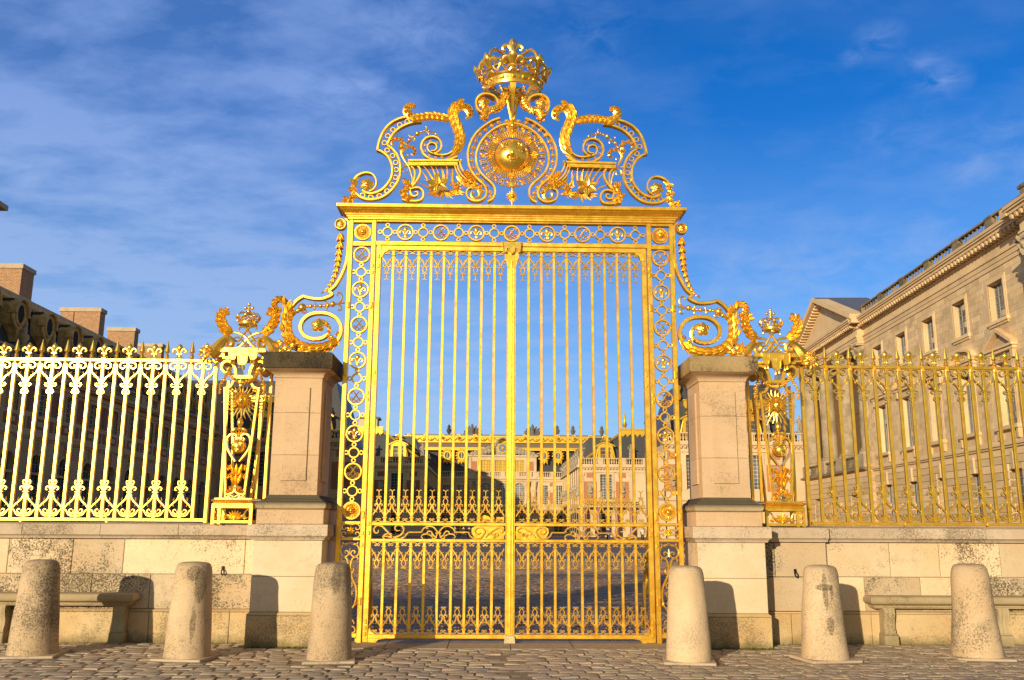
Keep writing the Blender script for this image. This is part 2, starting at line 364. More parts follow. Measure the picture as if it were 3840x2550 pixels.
def crop(ox, oy, s, Y=.2):
    def f(*pts, Y=Y):
        r = []
        for p in pts:
            w = at(ox+p[0]/s, oy+p[1]/s, Y); r.append((w.x, w.z))
        return r if len(r) > 1 else r[0]
    return f
def mir(pts): return [(-p[0],)+tuple(p[1:]) for p in pts]
def both(P, label=None): pass
# ================================================================== THE GILDED GATE
YG = .2
A = crop(1220, 100, 1.6864); B = crop(1240, 740, 3.136); D = crop(1260, 380, 3.7333, .12); K = crop(1720, 120, 4.355)
MC = crop(1700, 420, 4.3545, .12); E_ = crop(960, 1080, 5.2275); L_ = crop(1200, 1800, 2.376); N_ = crop(1240, 1940, 3.136)
XO, XI, XM, XS = 2.44, 2.375, 2.10, 2.032       # outer post, mid post
portal = thing('gate_portal', 'tall gilded portal with crown, globe and scrollwork above a deep cornice', 'gateway', (0, YG, 0))
for mr in (False, True):
    m = MB(); m.box(-XO, -XI, .15, .25, 0, 6.1, .006)
    for z in (1.72, 3.75, 4.75): m.box(-XO+.015, -XI-.015, .128, .152, z-.05, z+.05, .008)
    m.build('post', M_GOLD, portal, mirror=mr)
    m = MB(); m.box(-XM, -XS, .15, .25, 0, 6.1, .006)
    for z in (.55, 1.72, 4.75): m.box(-XM+.015, -XS-.018, .128, .152, z-.05, z+.05, .008)
    for z in (1.31, 1.47, 3.35, 3.45, 5.25, 5.35): m.box(-XM+.02, -XS-.02, .132, .152, z-.025, z+.025, .006)
    m.build('post', M_GOLD, portal, mirror=mr)
    m = MB()
    for z0, z1 in ((6.03, 6.1), (5.665, 5.735), (1.595, 1.632), (1.37, 1.408), (.07, .127)): m.box(-XI, -XM, .16, .24, z0, z1, .005)
    m.build('rail', M_GOLD, portal, mirror=mr)
m = MB(); m.box(-XS, XS, .155, .245, 6.045, 6.1, .006); m.build('rail', M_GOLD, portal)
m = MB(); m.box(-XS, XS, .155, .245, 5.68, 5.745, .006); m.build('rail', M_GOLD, portal)

# cornice: mitred profile carried round the whole head
def cornice(m, x0, x1, y0, y1, prof):
    m.loops([[(x0-o, y0-o, z), (x1+o, y0-o, z), (x1+o, y1+o, z), (x0-o, y1+o, z)] for o, z in prof])
m = MB()
cornice(m, -2.445, 2.445, .13, .27, [(0, 6.07), (.012, 6.072), (.012, 6.1), (.03, 6.105), (.03, 6.125), (.05, 6.13), (.055, 6.15), (.07, 6.165), (.095, 6.175), (.115, 6.19), (.122, 6.205), (.14, 6.212), (.15, 6.214), (.165, 6.216), (.165, 6.262), (.15, 6.27)])
m.build('cornice', M_GOLD, portal, smooth=30)

def monogram(m, cx, cz, y, R):
    pts = [(-.5, .42), (-.66, .5), (-.62, .72), (-.42, .74), (-.2, .5), (.05, .15), (.25, -.15), (.48, -.42), (.74, -.44), (.82, -.26), (.62, -.16), (.3, -.36), (0, -.62), (-.3, -.8), (-.5, -.7), (-.44, -.5)]
    for d in (-1, 1):
        m.tube([(cx+d*p[0]*R*.88, y+(.004*d), cz+p[1]*R*.88) for p in pts], [.006, .009, .009, .009, .009, .011, .011, .01, .009, .008, .009, .009, .009, .008, .008, .007], 6, 3)
    for k in range(4): m.ball((cx+(.05+.1*k)*R*.9, y-.008, cz+(.15-.16*k)*R*.9), .011, ns=6, nr=4)
def big_ring(m, cx, cz): m.ring(cx, cz, .116, .024, .175, .225, 28)
def quad_ring(m, cx, cz, vertical):
    m.ring(cx, cz, .070, .020, .178, .222, 20)
    for k in range(4):
        dx, dz = (cos(k*pi/2), sin(k*pi/2)); d = .112 if (abs(dz) > .5) == vertical else .108
        if vertical and abs(dx) > .5: d = .106
        m.ring(cx+dx*d, cz+dz*d, .026, .017, .18, .22, 14)
        # pin
pr = {}
def proto(name, fn):
    m = MB(); fn(m); return m
def frieze_item(kind, cx, cz, vertical, mr=False):
    m = MB()
    if kind == 'o':
        quad_ring(m, cx, cz, vertical); m.build('ring_link', M_GOLD, portal); return
    big_ring(m, cx, cz)
    for k in range(4):
        if (k % 2 == 1) != vertical: m.lathe([(.004, 0), (.010, .006), (.006, .014)], (cx+cos(k*pi/2)*.128, .2, cz+sin(k*pi/2)*.128), (cos(k*pi/2), 0, sin(k*pi/2)), 6)
    o = m.build('medallion_ring', M_GOLD, portal)
    m = MB()
    if kind == 'F': m.fleur(cx, cz-.098, .19, .19, .7); m.build('fleur_de_lis', M_GOLDR, o)
    elif kind == 'M': monogram(m, cx, cz, .195, .12); m.build('monogram', M_GOLDR, o)
    else:
        for k in range(16):
            a = 2*pi*k/16; m.leaf(cx+cos(a)*.03, cz+sin(a)*.03, .19, a, .075, .042, 0, H=.012, fwd=.01)
        m.ring(cx, cz, .096, .012, .17, .2, 24); m.ball((cx, .165, cz), .03)
        for k in range(8): m.ball((cx+.035*cos(k*pi/4), .165, cz+.035*sin(k*pi/4)), .014, ns=6, nr=4)
        m.build('rosette', M_GOLDR, o)
zs = [5.533, 4.998, 4.463, 3.932, 3.397, 2.864, 2.322, 1.781]
XC = (XI+XM)/2
for sgn in (-1, 1):
    cx = sgn*XC
    frieze_item('R', cx, 5.885, True)
    for k, z in enumerate(zs):
        frieze_item('MFMFMFMR'[k], cx, z, True)
        if k < 7: frieze_item('o', cx, (z+zs[k+1])/2, True)
for k in range(-7, 8):
    frieze_item('o' if k % 2 else ('M' if k % 4 == 0 else 'F'), k*.2665, 5.893, False)

# lower side panels of the portal
for mr in (False, True):
    m = MB(); x0, x1 = -XI, -XM; cx = -XC
    for d in (-1, 1):
        for e in (-1, 1):
            m.ribbon([(cx+d*.005, 1.5+e*.085), (cx+d*.03, 1.5+e*.093), (cx+d*.09, 1.5+e*.092), (cx+d*.128, 1.5+e*.06), (cx+d*.11, 1.5+e*.02), (cx+d*.07, 1.5+e*.025), (cx+d*.075, 1.5+e*.05)], [.012, .018, .018, .018, .016, .014, .012], .18, .22)
    for k in range(8): m.leaf(cx+.012*cos(k*pi/4), 1.5+.012*sin(k*pi/4), .18, k*pi/4, .055, .03, 0, H=.012)
    m.ball((cx, .165, 1.5), .016)
    m.build('scroll_panel', M_GOLDR, portal, mirror=mr)
    m = MB(); T = lambda pts: [(cx+p[0], p[1]) for p in pts]
    for d in (-1, 1):
        m.ribbon(T([(d*.11, 1.345), (d*.085, 1.31), (0, 1.335)]), .018, .18, .22)
        m.ribbon(T([(0, 1.34), (d*.09, 1.31), (d*.13, 1.24), (d*.11, 1.165), (d*.05, 1.15), (d*.015, 1.19), (d*.04, 1.23), (d*.075, 1.215), (d*.06, 1.19)]), [.02, .022, .022, .02, .018, .018, .016, .014, .012], .18, .22)
        m.ribbon(T([(d*.105, 1.10), (d*.12, 1.12), (d*.09, 1.145), (d*.04, 1.12), (d*.018, 1.04), (d*.02, .95), (d*.045, .86), (d*.10, .74), (d*.112, .62), (d*.09, .5), (d*.03, .42), (d*.02, .38), (d*.06, .36)]), [.014, .018, .022, .024, .024, .024, .026, .026, .024, .024, .022, .018, .014], .18, .22)
        m.ribbon(T([(d*.01, .83), (d*.05, .78), (d*.04, .74), (d*.01, .76)]), .013, .18, .22)
        m.ribbon(T([(d*.02, .7), (d*.055, .66), (d*.04, .62), (d*.01, .64), (d*.03, .56), (d*.055, .52)]), .012, .18, .22)
        m.ribbon(T([(d*.10, .25), (d*.07, .3), (d*.03, .28), (d*.04, .23), (d*.1, .2), (d*.11, .15), (d*.06, .13), (d*.01, .15)]), [.014, .016, .018, .018, .02, .02, .018, .016], .18, .22)
        m.leaf(cx+d*.03, .93, .185, pi/2+d*-1.0, .08, .04, d*1.2)
        m.leaf(cx+d*.09, .55, .185, -pi/2+d*.8, .07, .035, -d*1)
    m.lathe([(.02, 0), (.014, .04), (.003, .1)], (cx, .2, 1.17), (0, 0, 1), 8); m.ball((cx, .18, .4), .02)
    m.build('scroll_panel', M_GOLDR, portal, mirror=mr)
    # curved brace standing behind each side of the portal, running back into the court
    m = MB(); X = -2.03
    def yz(pts, w, d=.05):
        b = MB(); b.ribbon(pts, w, -d/2, d/2)
        m.put([(X-.05+p[1], p[0], p[2]) for p in b.v], b.f)
    yz([(.25, 3.2), (.32, 2.6), (.55, 2.0), (.9, 1.5), (1.25, 1.0), (1.45, .5), (1.5, .0)], [.06, .07, .08, .08, .08, .09, .1])
    yz([(.28, .1), (.5, .55), (.8, .95), (1.1, 1.0), (1.25, .8), (1.1, .6), (.9, .7), (.95, .82)], [.06, .07, .07, .06, .06, .05, .04, .03])
    yz([(.3, 1.5), (.6, 1.62), (.8, 1.45), (.7, 1.25), (.5, 1.3), (.55, 1.42)], [.05, .05, .05, .045, .04, .03])
    m.box(X-.1, X, .25, 1.55, .0, .08)
    m.build('brace', M_GOLD, portal, mirror=mr)

# ------------------------------------------------------------------ gate leaves
def curlpair(m, u):
    for d in (-1, 1):
        m.ribbon([(d*.082*u[0], -.012), (d*.055, -.010), (d*.02, -.016), (d*.006, -.036), (d*.016, -.052), (d*.032, -.046), (d*.028, -.034)], [.012, .012, .012, .012, .011, .01, .009], -.018, .018, n=3)
def lance(tail):
    m = MB(); curlpair(m, (1,)); k = .001225
    def S_(pts, d): return [(d*p[0]*k, -p[1]*k) for p in pts]
    for d in (-1, 1):
        m.ribbon(S_([(-66, 70), (-58, 92), (-40, 118), (-20, 142), (-9, 175)], d), [.012, .016, .018, .02, .018], -.02, .018, n=3)
        m.ribbon(S_([(-38, 122), (-52, 140), (-46, 152)], d), [.012, .008, .005], -.016, .01, n=3)
        m.ribbon(S_([(-12, 110), (-22, 120), (-36, 116)], d), [.004, .008, .009], -.016, .01, n=3)
        m.ribbon(S_([(-4, 186), (-18, 204), (-36, 206), (-42, 190), (-32, 182)], d), [.014, .014, .013, .011, .008], -.018, .014, n=3)
        m.ribbon(S_([(-3, 192), (-20, 218), (-26, 242), (-14, 266), (-3, 284)], d), [.014, .012, .012, .012, .014], -.018, .014, n=3)
        m.ribbon(S_([(-4, 278), (-16, 294), (-27, 288), (-24, 278)], d), [.012, .011, .009, .007], -.016, .012, n=3)
        if tail: m.ribbon(S_([(-1, 338), (-8, 360), (-24, 368), (-28, 358)], d), [.008, .009, .008, .005], -.01, .01, n=3)
    m.box(-.026, .026, -.024, .02, -.228, -.214, .003)
    e = -.425 if tail else -.36
    m.ribbon([(0, -.33), (0, -.36), (0, e)], [.016, .010, .008 if tail else .003], -.012, .012, smooth=False)
    return m
MB.WSC = 1.2; lance_t, lance_s = lance(True), lance(False); MB.WSC = 1.
def placed(src, x, z, y, flip=False):
    m = MB(); m.put([(p[0]+x, p[1]+y, (-p[2] if flip else p[2])+z) for p in src.v], [f[::-1] for f in src.f] if flip else src.f); return m
GX = [-1.778, -1.590, -1.402, -1.213, -1.023, -.834, -.645, -.456, -.266]
GX = [x+.012 for x in GX]; GO = [-1.859]+[(GX[i]+GX[i+1])/2 for i in range(8)]+[-.166]
ZT, ZM1, ZM2, ZB = 5.604, 1.621, 1.351, .116       # opening limits of the two barred fields
for sgn, mr in ((-1, False), (1, True)):
    leafo = thing('gate_leaf', 'left gilded gate leaf of upright bars, carrying the central meeting post' if sgn < 0 else 'right gilded gate leaf of upright bars, with a keyhole in its lock plate', 'gate', (sgn*2.0, YG, 0), 'gate leaves')
    m = MB(); m.box(-2.018, -1.945, .155, .245, -.002+.01, 5.675, .006)
    for z in (1.47, 1.6, .12, .2, .28, 3.6, 3.75, 5.35, 5.5): m.box(-1.995, -1.967, .138, .157, z-.028, z+.028, .006)
    m.prism([(-1.946, .12), (-1.93, .2), (-1.90, .15), (-1.86, .122), (-1.80, .1), (-1.72, .058), (-1.80, .045), (-1.84, .0), (-1.90, -.0+.01), (-1.946, .01)], .164, .236)
    m.prism([(-1.946, ZT-.12), (-1.93, ZT-.10), (-1.905, ZT-.04), (-1.85, ZT-.01), (-1.84, ZT+.01), (-1.946, ZT+.01)], .164, .236)
    m.build('hinge_stile', M_GOLD, leafo, mirror=mr)
    for z0, z1 in ((ZT, 5.675), (ZM1-.045, ZM1), (ZM2, ZM2+.043), (.057, ZB)):
        m = MB(); m.box(-1.945, -.048, .16, .24, z0, z1, .006)
        m.build('rail', M_GOLD, leafo, mirror=mr)
    m = MB(); m.box(-.067, -.047, .165, .235, .1, 5.66, .004); m.build('lock_stile', M_GOLD, leafo, mirror=mr)
    def bar(x, z0, z1):
        m = MB(); m.box(-.0188, .0188, -.018, .018, z0, z1, .003)
        for z, s_ in ((z1, -1), (z0, 1)):
            c = z+s_*.064; m.box(-.030, .030, -.028, .028, c-.009, c+.009, .004); m.box(-.025, .025, -.024, .024, c-.016, c+.016, .004)
        return m
    for z0, z1 in ((ZM1, ZT), (ZB, ZM2)):
        first = None
        for x in GX:
            X = x if sgn < 0 else -x
            if first is None:
                b = bar(0, z0, z1); b.v = [(p[0]+X, p[1]+YG, p[2]) for p in b.v]; first = b.build('bar', M_GOLD, leafo); fx = X
            else: clone(first, leafo, X-fx)
    for src, z, flip in ((lance_t, ZT, False), (lance_t, ZM1, True), (lance_s, ZM2, False), (lance_s, ZB, True)):
        first = None
        for x in GO:
            X = x if sgn < 0 else -x
            if first is None: first = placed(src, X, z, YG, flip).build('lance_ornament', M_GOLDR, leafo); fx = X
            else: clone(first, leafo, X-fx)
    # middle band of scrolls between the two mid rails
    m = MB(); T = lambda pts: L_(*pts)
    W = .024
    m.ribbon(T([(522, 445), (516, 470), (490, 468), (482, 436), (508, 406), (550, 410), (590, 448), (622, 480), (640, 500)]), [.012, .016, .02, .022, .024, .024, .024, .022, .02], .17, .225)
    m.ribbon(T([(712, 448), (690, 452), (668, 432), (684, 405), (720, 404), (746, 430), (738, 470), (700, 500), (640, 512), (590, 500), (566, 506), (572, 520)]), [.012, .016, .02, .024, .025, .025, .025, .025, .024, .02, .016, .012], .17, .225)
    m.ribbon(T([(640, 480), (610, 476), (575, 490), (562, 510), (580, 522)]), [.016, .02, .018, .016, .012], .165, .2)
    m.ribbon(T([(640, 512), (700, 524), (750, 510), (775, 480), (790, 466)]), .024, .17, .225)
    m.ribbon(T([(786, 465), (906, 465)]), .020, .17, .225, smooth=False)
    for d in (-1, 1):
        q = lambda pts: T([(1055+d*(p[0]-1055), p[1]) for p in pts])
        m.ribbon(q([(903, 465), (925, 432), (965, 412), (1010, 420), (1038, 450), (1052, 470)]), .022, .17, .225)
        m.ribbon(q([(1045, 480), (1030, 515), (1000, 520), (1006, 500)]), [.018, .018, .016, .012], .17, .22)
        m.ribbon(q([(1040, 512), (1010, 490), (990, 460), (965, 458), (960, 478), (978, 484)]), [.018, .02, .02, .018, .016, .012], .165, .22)
        m.ribbon(q([(1000, 500), (960, 482), (920, 486), (904, 506), (918, 520)]), [.018, .02, .018, .016, .012], .165, .22)
    m.ribbon(T([(1204, 465), (1320, 465), (1338, 500), (1370, 522), (1440, 526)]), .020, .17, .225, smooth=False)
    c = T([(1030, 466), (1080, 480)]); m.box(c[0][0], c[1][0], .16, .23, c[1][1], c[0][1], .003)
    m.build('scroll_band', M_GOLDR, leafo, mirror=mr)
    m = MB(); pl = T([(1350, 470), (1352, 430), (1385, 410), (1440, 408), (1620, 412), (1640, 420), (1640, 450), (1652, 470), (1640, 500), (1640, 526), (1560, 530), (1440, 530), (1380, 524)])
    m.prism(pl, .19, .235); m.build('lock_plate', M_GOLD, leafo, mirror=mr)
    m = MB()
    m.ribbon(T([(1432, 470), (1400, 482), (1378, 455), (1400, 428), (1440, 426), (1466, 455), (1452, 490), (1420, 520), (1380, 518)]), [.012, .016, .02, .022, .024, .024, .022, .018, .014], .165, .195)
    m.ribbon(T([(1470, 510), (1500, 480), (1540, 450), (1590, 425), (1625, 440), (1622, 466), (1598, 466)]), [.02, .022, .024, .022, .02, .018, .014], .165, .195)
    m.ribbon(T([(1500, 480), (1545, 486), (1552, 512), (1535, 518)]), [.018, .02, .016, .012], .165, .195)
    c = T([(1572, 486), (1600, 486)])[0]; m.ring(c[0], c[1], .028, .008, .175, .195, 16); m.ring(c[0], c[1], .015, .006, .17, .195, 12)
    m.build('lock_scroll', M_GOLDR, leafo, mirror=mr)
    if sgn > 0:
        m = MB(); m.ball((-c[0], .178, c[1]+.006), .009, sy=.5); m.prism([(-c[0]-.004, c[1]), (-c[0]+.004, c[1]), (-c[0]+.007, c[1]-.024), (-c[0]-.007, c[1]-.024)], .172, .18); m.build('keyhole', M_DARK, leafo)
    else:
        m = MB(); q = T([(1395, 378), (1400, 345), (1430, 322), (1465, 312), (1500, 322), (1520, 345), (1530, 340), (1560, 340), (1560, 378)]); m.prism(q, .245, .3)
        q = T([(1565, 378), (1640, 378), (1640, 330), (1575, 330)]); m.prism(q, .245, .3); m.build('lock_case', M_GOLD, leafo)
        m = MB(); m.box(-.044, .044, .168, .24, .1, 5.62, .004)
        for x, r, q in ((-.036, .008, 0), (-.018, .007, 0), (0, .010, .012), (.018, .007, 0), (.036, .008, 0)): m.tube([(x, .167-q, .12), (x, .167-q, 5.45)], r, 8, 2)
        m.prism([(-.062, 5.35), (-.08, 5.45), (-.105, 5.5), (-.105, 5.66), (.105, 5.66), (.105, 5.5), (.08, 5.45), (.062, 5.35)], .155, .2)
        m.build('meeting_post', M_GOLD, leafo)
        m = MB(); p = [(-.14, 5.74), (-.135, 5.70), (-.125, 5.60), (-.105, 5.575), (-.08, 5.59), (-.075, 5.64), (-.05, 5.65), (-.04, 5.60), (0, 5.555), (.04, 5.60), (.05, 5.65), (.075, 5.64), (.08, 5.59), (.105, 5.575), (.125, 5.60), (.135, 5.70), (.14, 5.74)]
        m.prism(p, .12, .155); m.ribbon(p, .014, .105, .13, n=3); m.build('cover_plate', M_GOLDR, leafo)
        m = MB(); m.loops([[(x0, y0, z), (x1, y0, z), (x1, y1, z), (x0, y1, z)] for x0, x1, y0, y1, z in ((-.07, .07, .12, .27, 0), (-.075, .075, .115, .275, .01), (-.068, .068, .12, .27, .085), (-.06, .06, .13, .26, .1))]); m.build('foot_block', M_CREAM, leafo)

# ------------------------------------------------------------------ the crest above the cornice
crest = portal
RW = .036
def beaded(out, inn, wid, circ, mr, name='beaded_scroll', rr=.034, rb=.016):
    m = MB()
    for pts in (out, inn):
        if pts: m.ribbon(pts, wid, .075, .165, n=6)
    for c in circ: m.ring(c[0], c[1], rr, rb, .10, .14, 16)
    m.build(name, M_GOLD, crest, mirror=mr)
for mr in (False, True):
    beaded(D((583, 700), (592, 630), (615, 545), (668, 430), (755, 328), (865, 262), (985, 228), (1050, 225)),
           D((715, 625), (745, 560), (800, 468), (880, 392), (985, 335), (1095, 302), (1200, 292)), RW,
           D((680, 588), (727, 490), (798, 405), (892, 337), (997, 290)), mr)
    m = MB()
    m.ribbon(D((583, 690), (640, 712), (720, 775), (770, 860), (790, 960), (778, 1065), (730, 1155), (650, 1240), (560, 1285), (480, 1298), (420, 1284), (372, 1255)), RW, .075, .165, n=6)
    m.ribbon(D((720, 625), (790, 675), (855, 760), (893, 860), (902, 965), (885, 1085), (825, 1195), (735, 1292), (625, 1358), (500, 1382), (390, 1368), (310, 1325), (255, 1255), (240, 1165), (270, 1085), (340, 1030), (430, 1008), (510, 1030), (560, 1100), (562, 1180), (520, 1245), (470, 1270)), [RW]*16+[.03, .026, .024, .022, .02, .016], .075, .165, n=6)
    for c in D((717, 690), (793, 767), (835, 863), (845, 963), (833, 1070), (790, 1173), (715, 1262), (608, 1327), (488, 1348), (375, 1320)): m.ring(c[0], c[1], .034, .016, .10, .14, 16)
    m.build('beaded_scroll', M_GOLD, crest, mirror=mr)
    m = MB(); c = D((432, 1172), (0, 0))[0]; m.flower(c[0], c[1], .10, .105, 6, 2); m.build('flower', M_GOLDR, crest, mirror=mr)
    m = MB(); m.acanthus(D((340, 1075), (270, 1130), (240, 1220), (250, 1310), (235, 1385), (180, 1400), (125, 1385), (128, 1355), (160, 1352)), [.02, .05, .07, .07, .05, .035, .03, .025, .015], .085, 5, .09, .05, (1, -1), .9, .05, .75)
    m.build('acanthus_leaf', M_GOLDR, crest, mirror=mr)
    # upper acanthus scroll and its spiral
    m = MB()
    m.ribbon(D((1700, 780), (1600, 818), (1480, 835), (1350, 822), (1250, 770), (1197, 680), (1205, 590), (1260, 525), (1345, 500), (1425, 525), (1472, 590), (1470, 665), (1425, 720), (1355, 738)), [.03, .034, .034, .034, .034, .034, .034, .032, .03, .03, .028, .028, .024, .02], .08, .16)
    m.ribbon(D((1640, 700), (1570, 745), (1480, 760), (1385, 745), (1310, 715), (1280, 660), (1300, 605), (1350, 590), (1400, 615), (1408, 665), (1375, 700), (1330, 700)), [.026, .026, .026, .026, .024, .024, .024, .024, .024, .022, .02, .018], .08, .16)
    for c in D((1322, 565), (1413, 587), (1250, 617), (1243, 700), (1307, 765), (1393, 790), (1483, 790)): m.ring(c[0], c[1], .014, .008, .10, .14, 12)
    m.build('spiral_scroll', M_GOLD, crest, mirror=mr)
    m = MB()
    m.acanthus(D((1570, 805), (1665, 745), (1725, 650), (1752, 540), (1735, 420), (1695, 310), (1668, 220), (1685, 140), (1745, 92), (1820, 95), (1868, 145), (1868, 215), (1815, 255)), [.03, .075, .115, .125, .12, .115, .10, .10, .11, .12, .115, .08, .03], .10, 9, .17, .075, (1,), .75, .06, .66, 1.1, .45, lscale=lambda t: 1.)
    m.acanthus(D((1700, 120), (1750, 85), (1825, 90), (1875, 150), (1880, 210)), .03, .09, 5, .055, .035, (1, -1), .8, .05, .95, 1.1, body=False, lscale=lambda t: 1.)
    m.build('acanthus_leaf', M_GOLDR, crest, mirror=mr)
    m = MB()
    m.acanthus(D((1690, 330), (1600, 262), (1490, 225), (1370, 208), (1240, 212), (1130, 228), (1040, 215), (1000, 160), (1012, 100), (1062, 78), (1110, 105)), [.03, .08, .095, .09, .08, .09, .11, .12, .12, .09, .03], .09, 7, .145, .07, (1,), .8, .08, .5, 1.2, .45, lscale=lambda t: 1.)
    m.acanthus(D((1100, 225), (1020, 200), (990, 130), (1040, 75), (1100, 85)), .03, .085, 5, .06, .035, (1, -1), .7, .05, .95, 1.1, body=False, lscale=lambda t: 1.)
    m.build('acanthus_leaf', M_GOLDR, crest, mirror=mr)
    # leafy sprig at the side of the plinth, with its beaded branch
    m = MB()
    m.acanthus(D((1012, 900), (960, 820), (925, 735), (918, 650), (930, 590), (905, 545), (845, 535), (790, 560), (785, 605), (815, 620)), [.018, .03, .042, .05, .05, .045, .04, .035, .03, .015], .11, 5, .06, .035, (1, -1), .7, .25, .8)
    m.acanthus(D((925, 735), (965, 670), (1030, 645), (1090, 665), (1112, 715), (1085, 760), (1048, 740)), [.02, .035, .04, .04, .035, .028, .015], .10, 4, .05, .03, (1, -1), .7, .2, .8)
    m.tube([(p[0], .12, p[1]) for p in D((920, 870), (950, 880), (1012, 900), (1050, 1000), (1070, 1100), (1035, 1195))], [.006, .01, .014, .014, .014, .012])
    m.tube([(p[0], .12, p[1]) for p in D((1010, 900), (950, 920), (930, 960), (955, 990), (1000, 985), (1005, 945))], [.012, .012, .012, .01, .01, .006])
    m.tube([(p[0], .12, p[1]) for p in D((925, 760), (1005, 775), (1010, 755), (985, 745))], [.012, .01, .008, .005])
    m.build('leafy_sprig', M_GOLDR, crest, mirror=mr)
    m = MB(); br = D((975, 605), (1040, 540), (1095, 490), (1140, 455), (1200, 428), (1290, 418), (1350, 435), (1405, 465), (1440, 505), (1475, 522))
    m.tube([(p[0], .12, p[1]) for p in br], [.013, .012, .013, .013, .014, .014, .013, .012, .009, .004], flute=.1)
    for q, r in (((1140, 455), .036), ((1025, 545), .029), ((985, 605), .018), ((1082, 500), .017), ((1195, 430), .018), ((1400, 462), .021), ((1235, 415), .014), ((1300, 418), .014)):
        c = D(q, q)[0]; m.ball((c[0], .115, c[1]), r)
    for pts in (((1070, 505), (1035, 490), (1025, 465), (1050, 458)), ((1080, 505), (1105, 525), (1100, 550), (1080, 545)), ((1265, 420), (1300, 450), (1300, 500), (1262, 510), (1250, 485)), ((1265, 410), (1270, 370), (1250, 345))):
        m.tube([(p[0], .12, p[1]) for p in D(*pts)], [.012, .01, .009, .005])
    m.build('beaded_branch', M_GOLDR, crest, mirror=mr)
    # moulded plinth of the scroll
    m = MB()
    for (ya, yb, y0) in ((835, 858, .05), (862, 888, .075), (895, 915, .06)):
        xr = 1745 if ya < 860 else 1700
        p = D((1022 if ya > 890 else 1012, ya), (xr+18-(ya-835)*.35, ya), (xr+16-(yb-835)*.35, yb), (1020, yb)); m.prism(p, y0, .22-y0*.2)
    m.ribbon(D((1730, 838), (1748, 930), (1785, 1000), (1850, 1062), (1900, 1110)), .028, .05, .18)
    m.ribbon(D((1690, 870), (1712, 960), (1752, 1035), (1815, 1095), (1860, 1130)), .024, .065, .18)
    m.ribbon(D((1660, 905), (1675, 960), (1715, 1050), (1770, 1110)), .02, .055, .18)
    for off, w in ((0, .026), (95, .034)):
        m.ribbon(D((1052+off, 915), (1095+off*.9, 965), (1105+off*.7, 1040), (1085+off*.4, 1130), (1040+off*.2, 1205)), w, .08, .16)
    m.ribbon(D((1050, 1240), (1100, 1222), (1165, 1222), (1215, 1265), (1225, 1330), (1195, 1385), (1130, 1405), (1000, 1400), (930, 1385)), [.02, .028, .03, .03, .03, .03, .03, .026, .02], .07, .17)
    m.ribbon(D((1040, 1205), (1040, 1270), (1062, 1325), (1110, 1335), (1145, 1310), (1135, 1275), (1105, 1280)), [.034, .034, .03, .028, .024, .02, .014], .08, .15)
    m.build('scroll_plinth', M_GOLD, crest, mirror=mr)
    m = MB(); m.acanthus(D((1160, 1400), (1060, 1385), (980, 1350), (945, 1290), (985, 1230), (1010, 1180), (985, 1130), (945, 1140)), [.02, .05, .075, .08, .07, .06, .05, .02], .095, 7, .075, .045, (1, -1), .8, .1, .95)
    m.build('acanthus_leaf', M_GOLDR, crest, mirror=mr)
    # lilies with blade leaves
    m = MB(); c = D((1430, 1180), (1690, 1200)); cx, cz = c[0]; lk = .00103
    for k, a in enumerate((95, 165, 205, 262, 325, 20)):
        m.leaf(cx, cz, .07, radians(a), .175 if k != 3 else .16, .12, .15, H=.02, fwd=.05)
    for k in range(6): m.tube([(cx, .05, cz), (cx+.03*cos(k*1.05), .01, cz+.03*sin(k*1.05))], [.004, .008], 5, 1)
    cx2, cz2 = c[1]
    for k in range(7): m.leaf(cx2, cz2, .09, k*.9+.3, .09, .05, .2, H=.015, fwd=.03)
    for k in range(9): m.ball((cx2+.028*cos(k*.7), .055, cz2+.028*sin(k*.7)), .013, ns=6, nr=4)
    o = m.build('lily', M_GOLDR, crest, mirror=mr)
    m = MB()
    for (x0, z0), (x1, z1), w in (((1400, 1200), (1210, 880), .035), ((1420, 1180), (1325, 885), .035), ((1450, 1150), (1405, 920), .03), ((1500, 1150), (1480, 935), .045), ((1540, 1150), (1555, 890), .035), ((1600, 1180), (1640, 950), .035), ((1330, 1220), (1190, 960), .03),
                                  ((1350, 1260), (1120, 1130), .028), ((1400, 1250), (1250, 1100), .028), ((1650, 1200), (1600, 1000), .03), ((1720, 1200), (1700, 1040), .03), ((1740, 1210), (1880, 1190), .03)):
        p = D((x0, z0), (x1, z1)); dx, dz = p[1][0]-p[0][0], p[1][1]-p[0][1]; a = math.atan2(dz, dx); m.leaf(p[0][0], p[0][1], .11, a-.15, math.hypot(dx, dz)*1.02, w, .35, H=.012, fwd=.04, nu=9)
    for k in range(11):
        a = radians(205+13*k); p = D((1500+20*(k-5), 1250), (0, 0))[0]; m.leaf(p[0], p[1], .10+.01*(k % 3), a, .15+.03*(k % 2), .045, .4*(1 if k > 5 else -1), H=.014, fwd=.03)
    for k in range(6):
        a = radians(210+22*k); p = D((1700, 1240), (0, 0))[0]; m.leaf(p[0], p[1], .10, a, .14, .04, .5*(1 if k > 3 else -1), H=.014, fwd=.03)
    m.build('lily_leaves', M_GOLDR, crest, mirror=mr)
    # the two long ribbons clasping the globe, their chain and lower volutes
    m = MB()
    m.ribbon(MC((760, 112), (640, 155), (540, 215), (430, 300), (335, 410), (270, 540), (240, 670), (242, 800), (275, 930), (340, 1045), (420, 1130), (500, 1205), (540, 1300), (520, 1395), (440, 1455), (340, 1460), (250, 1420), (215, 1345), (235, 1275), (300, 1240)), [RW*.9]*16+[.028, .026, .024, .018], .07, .17, n=6)
    m.build('clasping_ribbon', M_GOLD, crest, mirror=mr)
    m = MB()
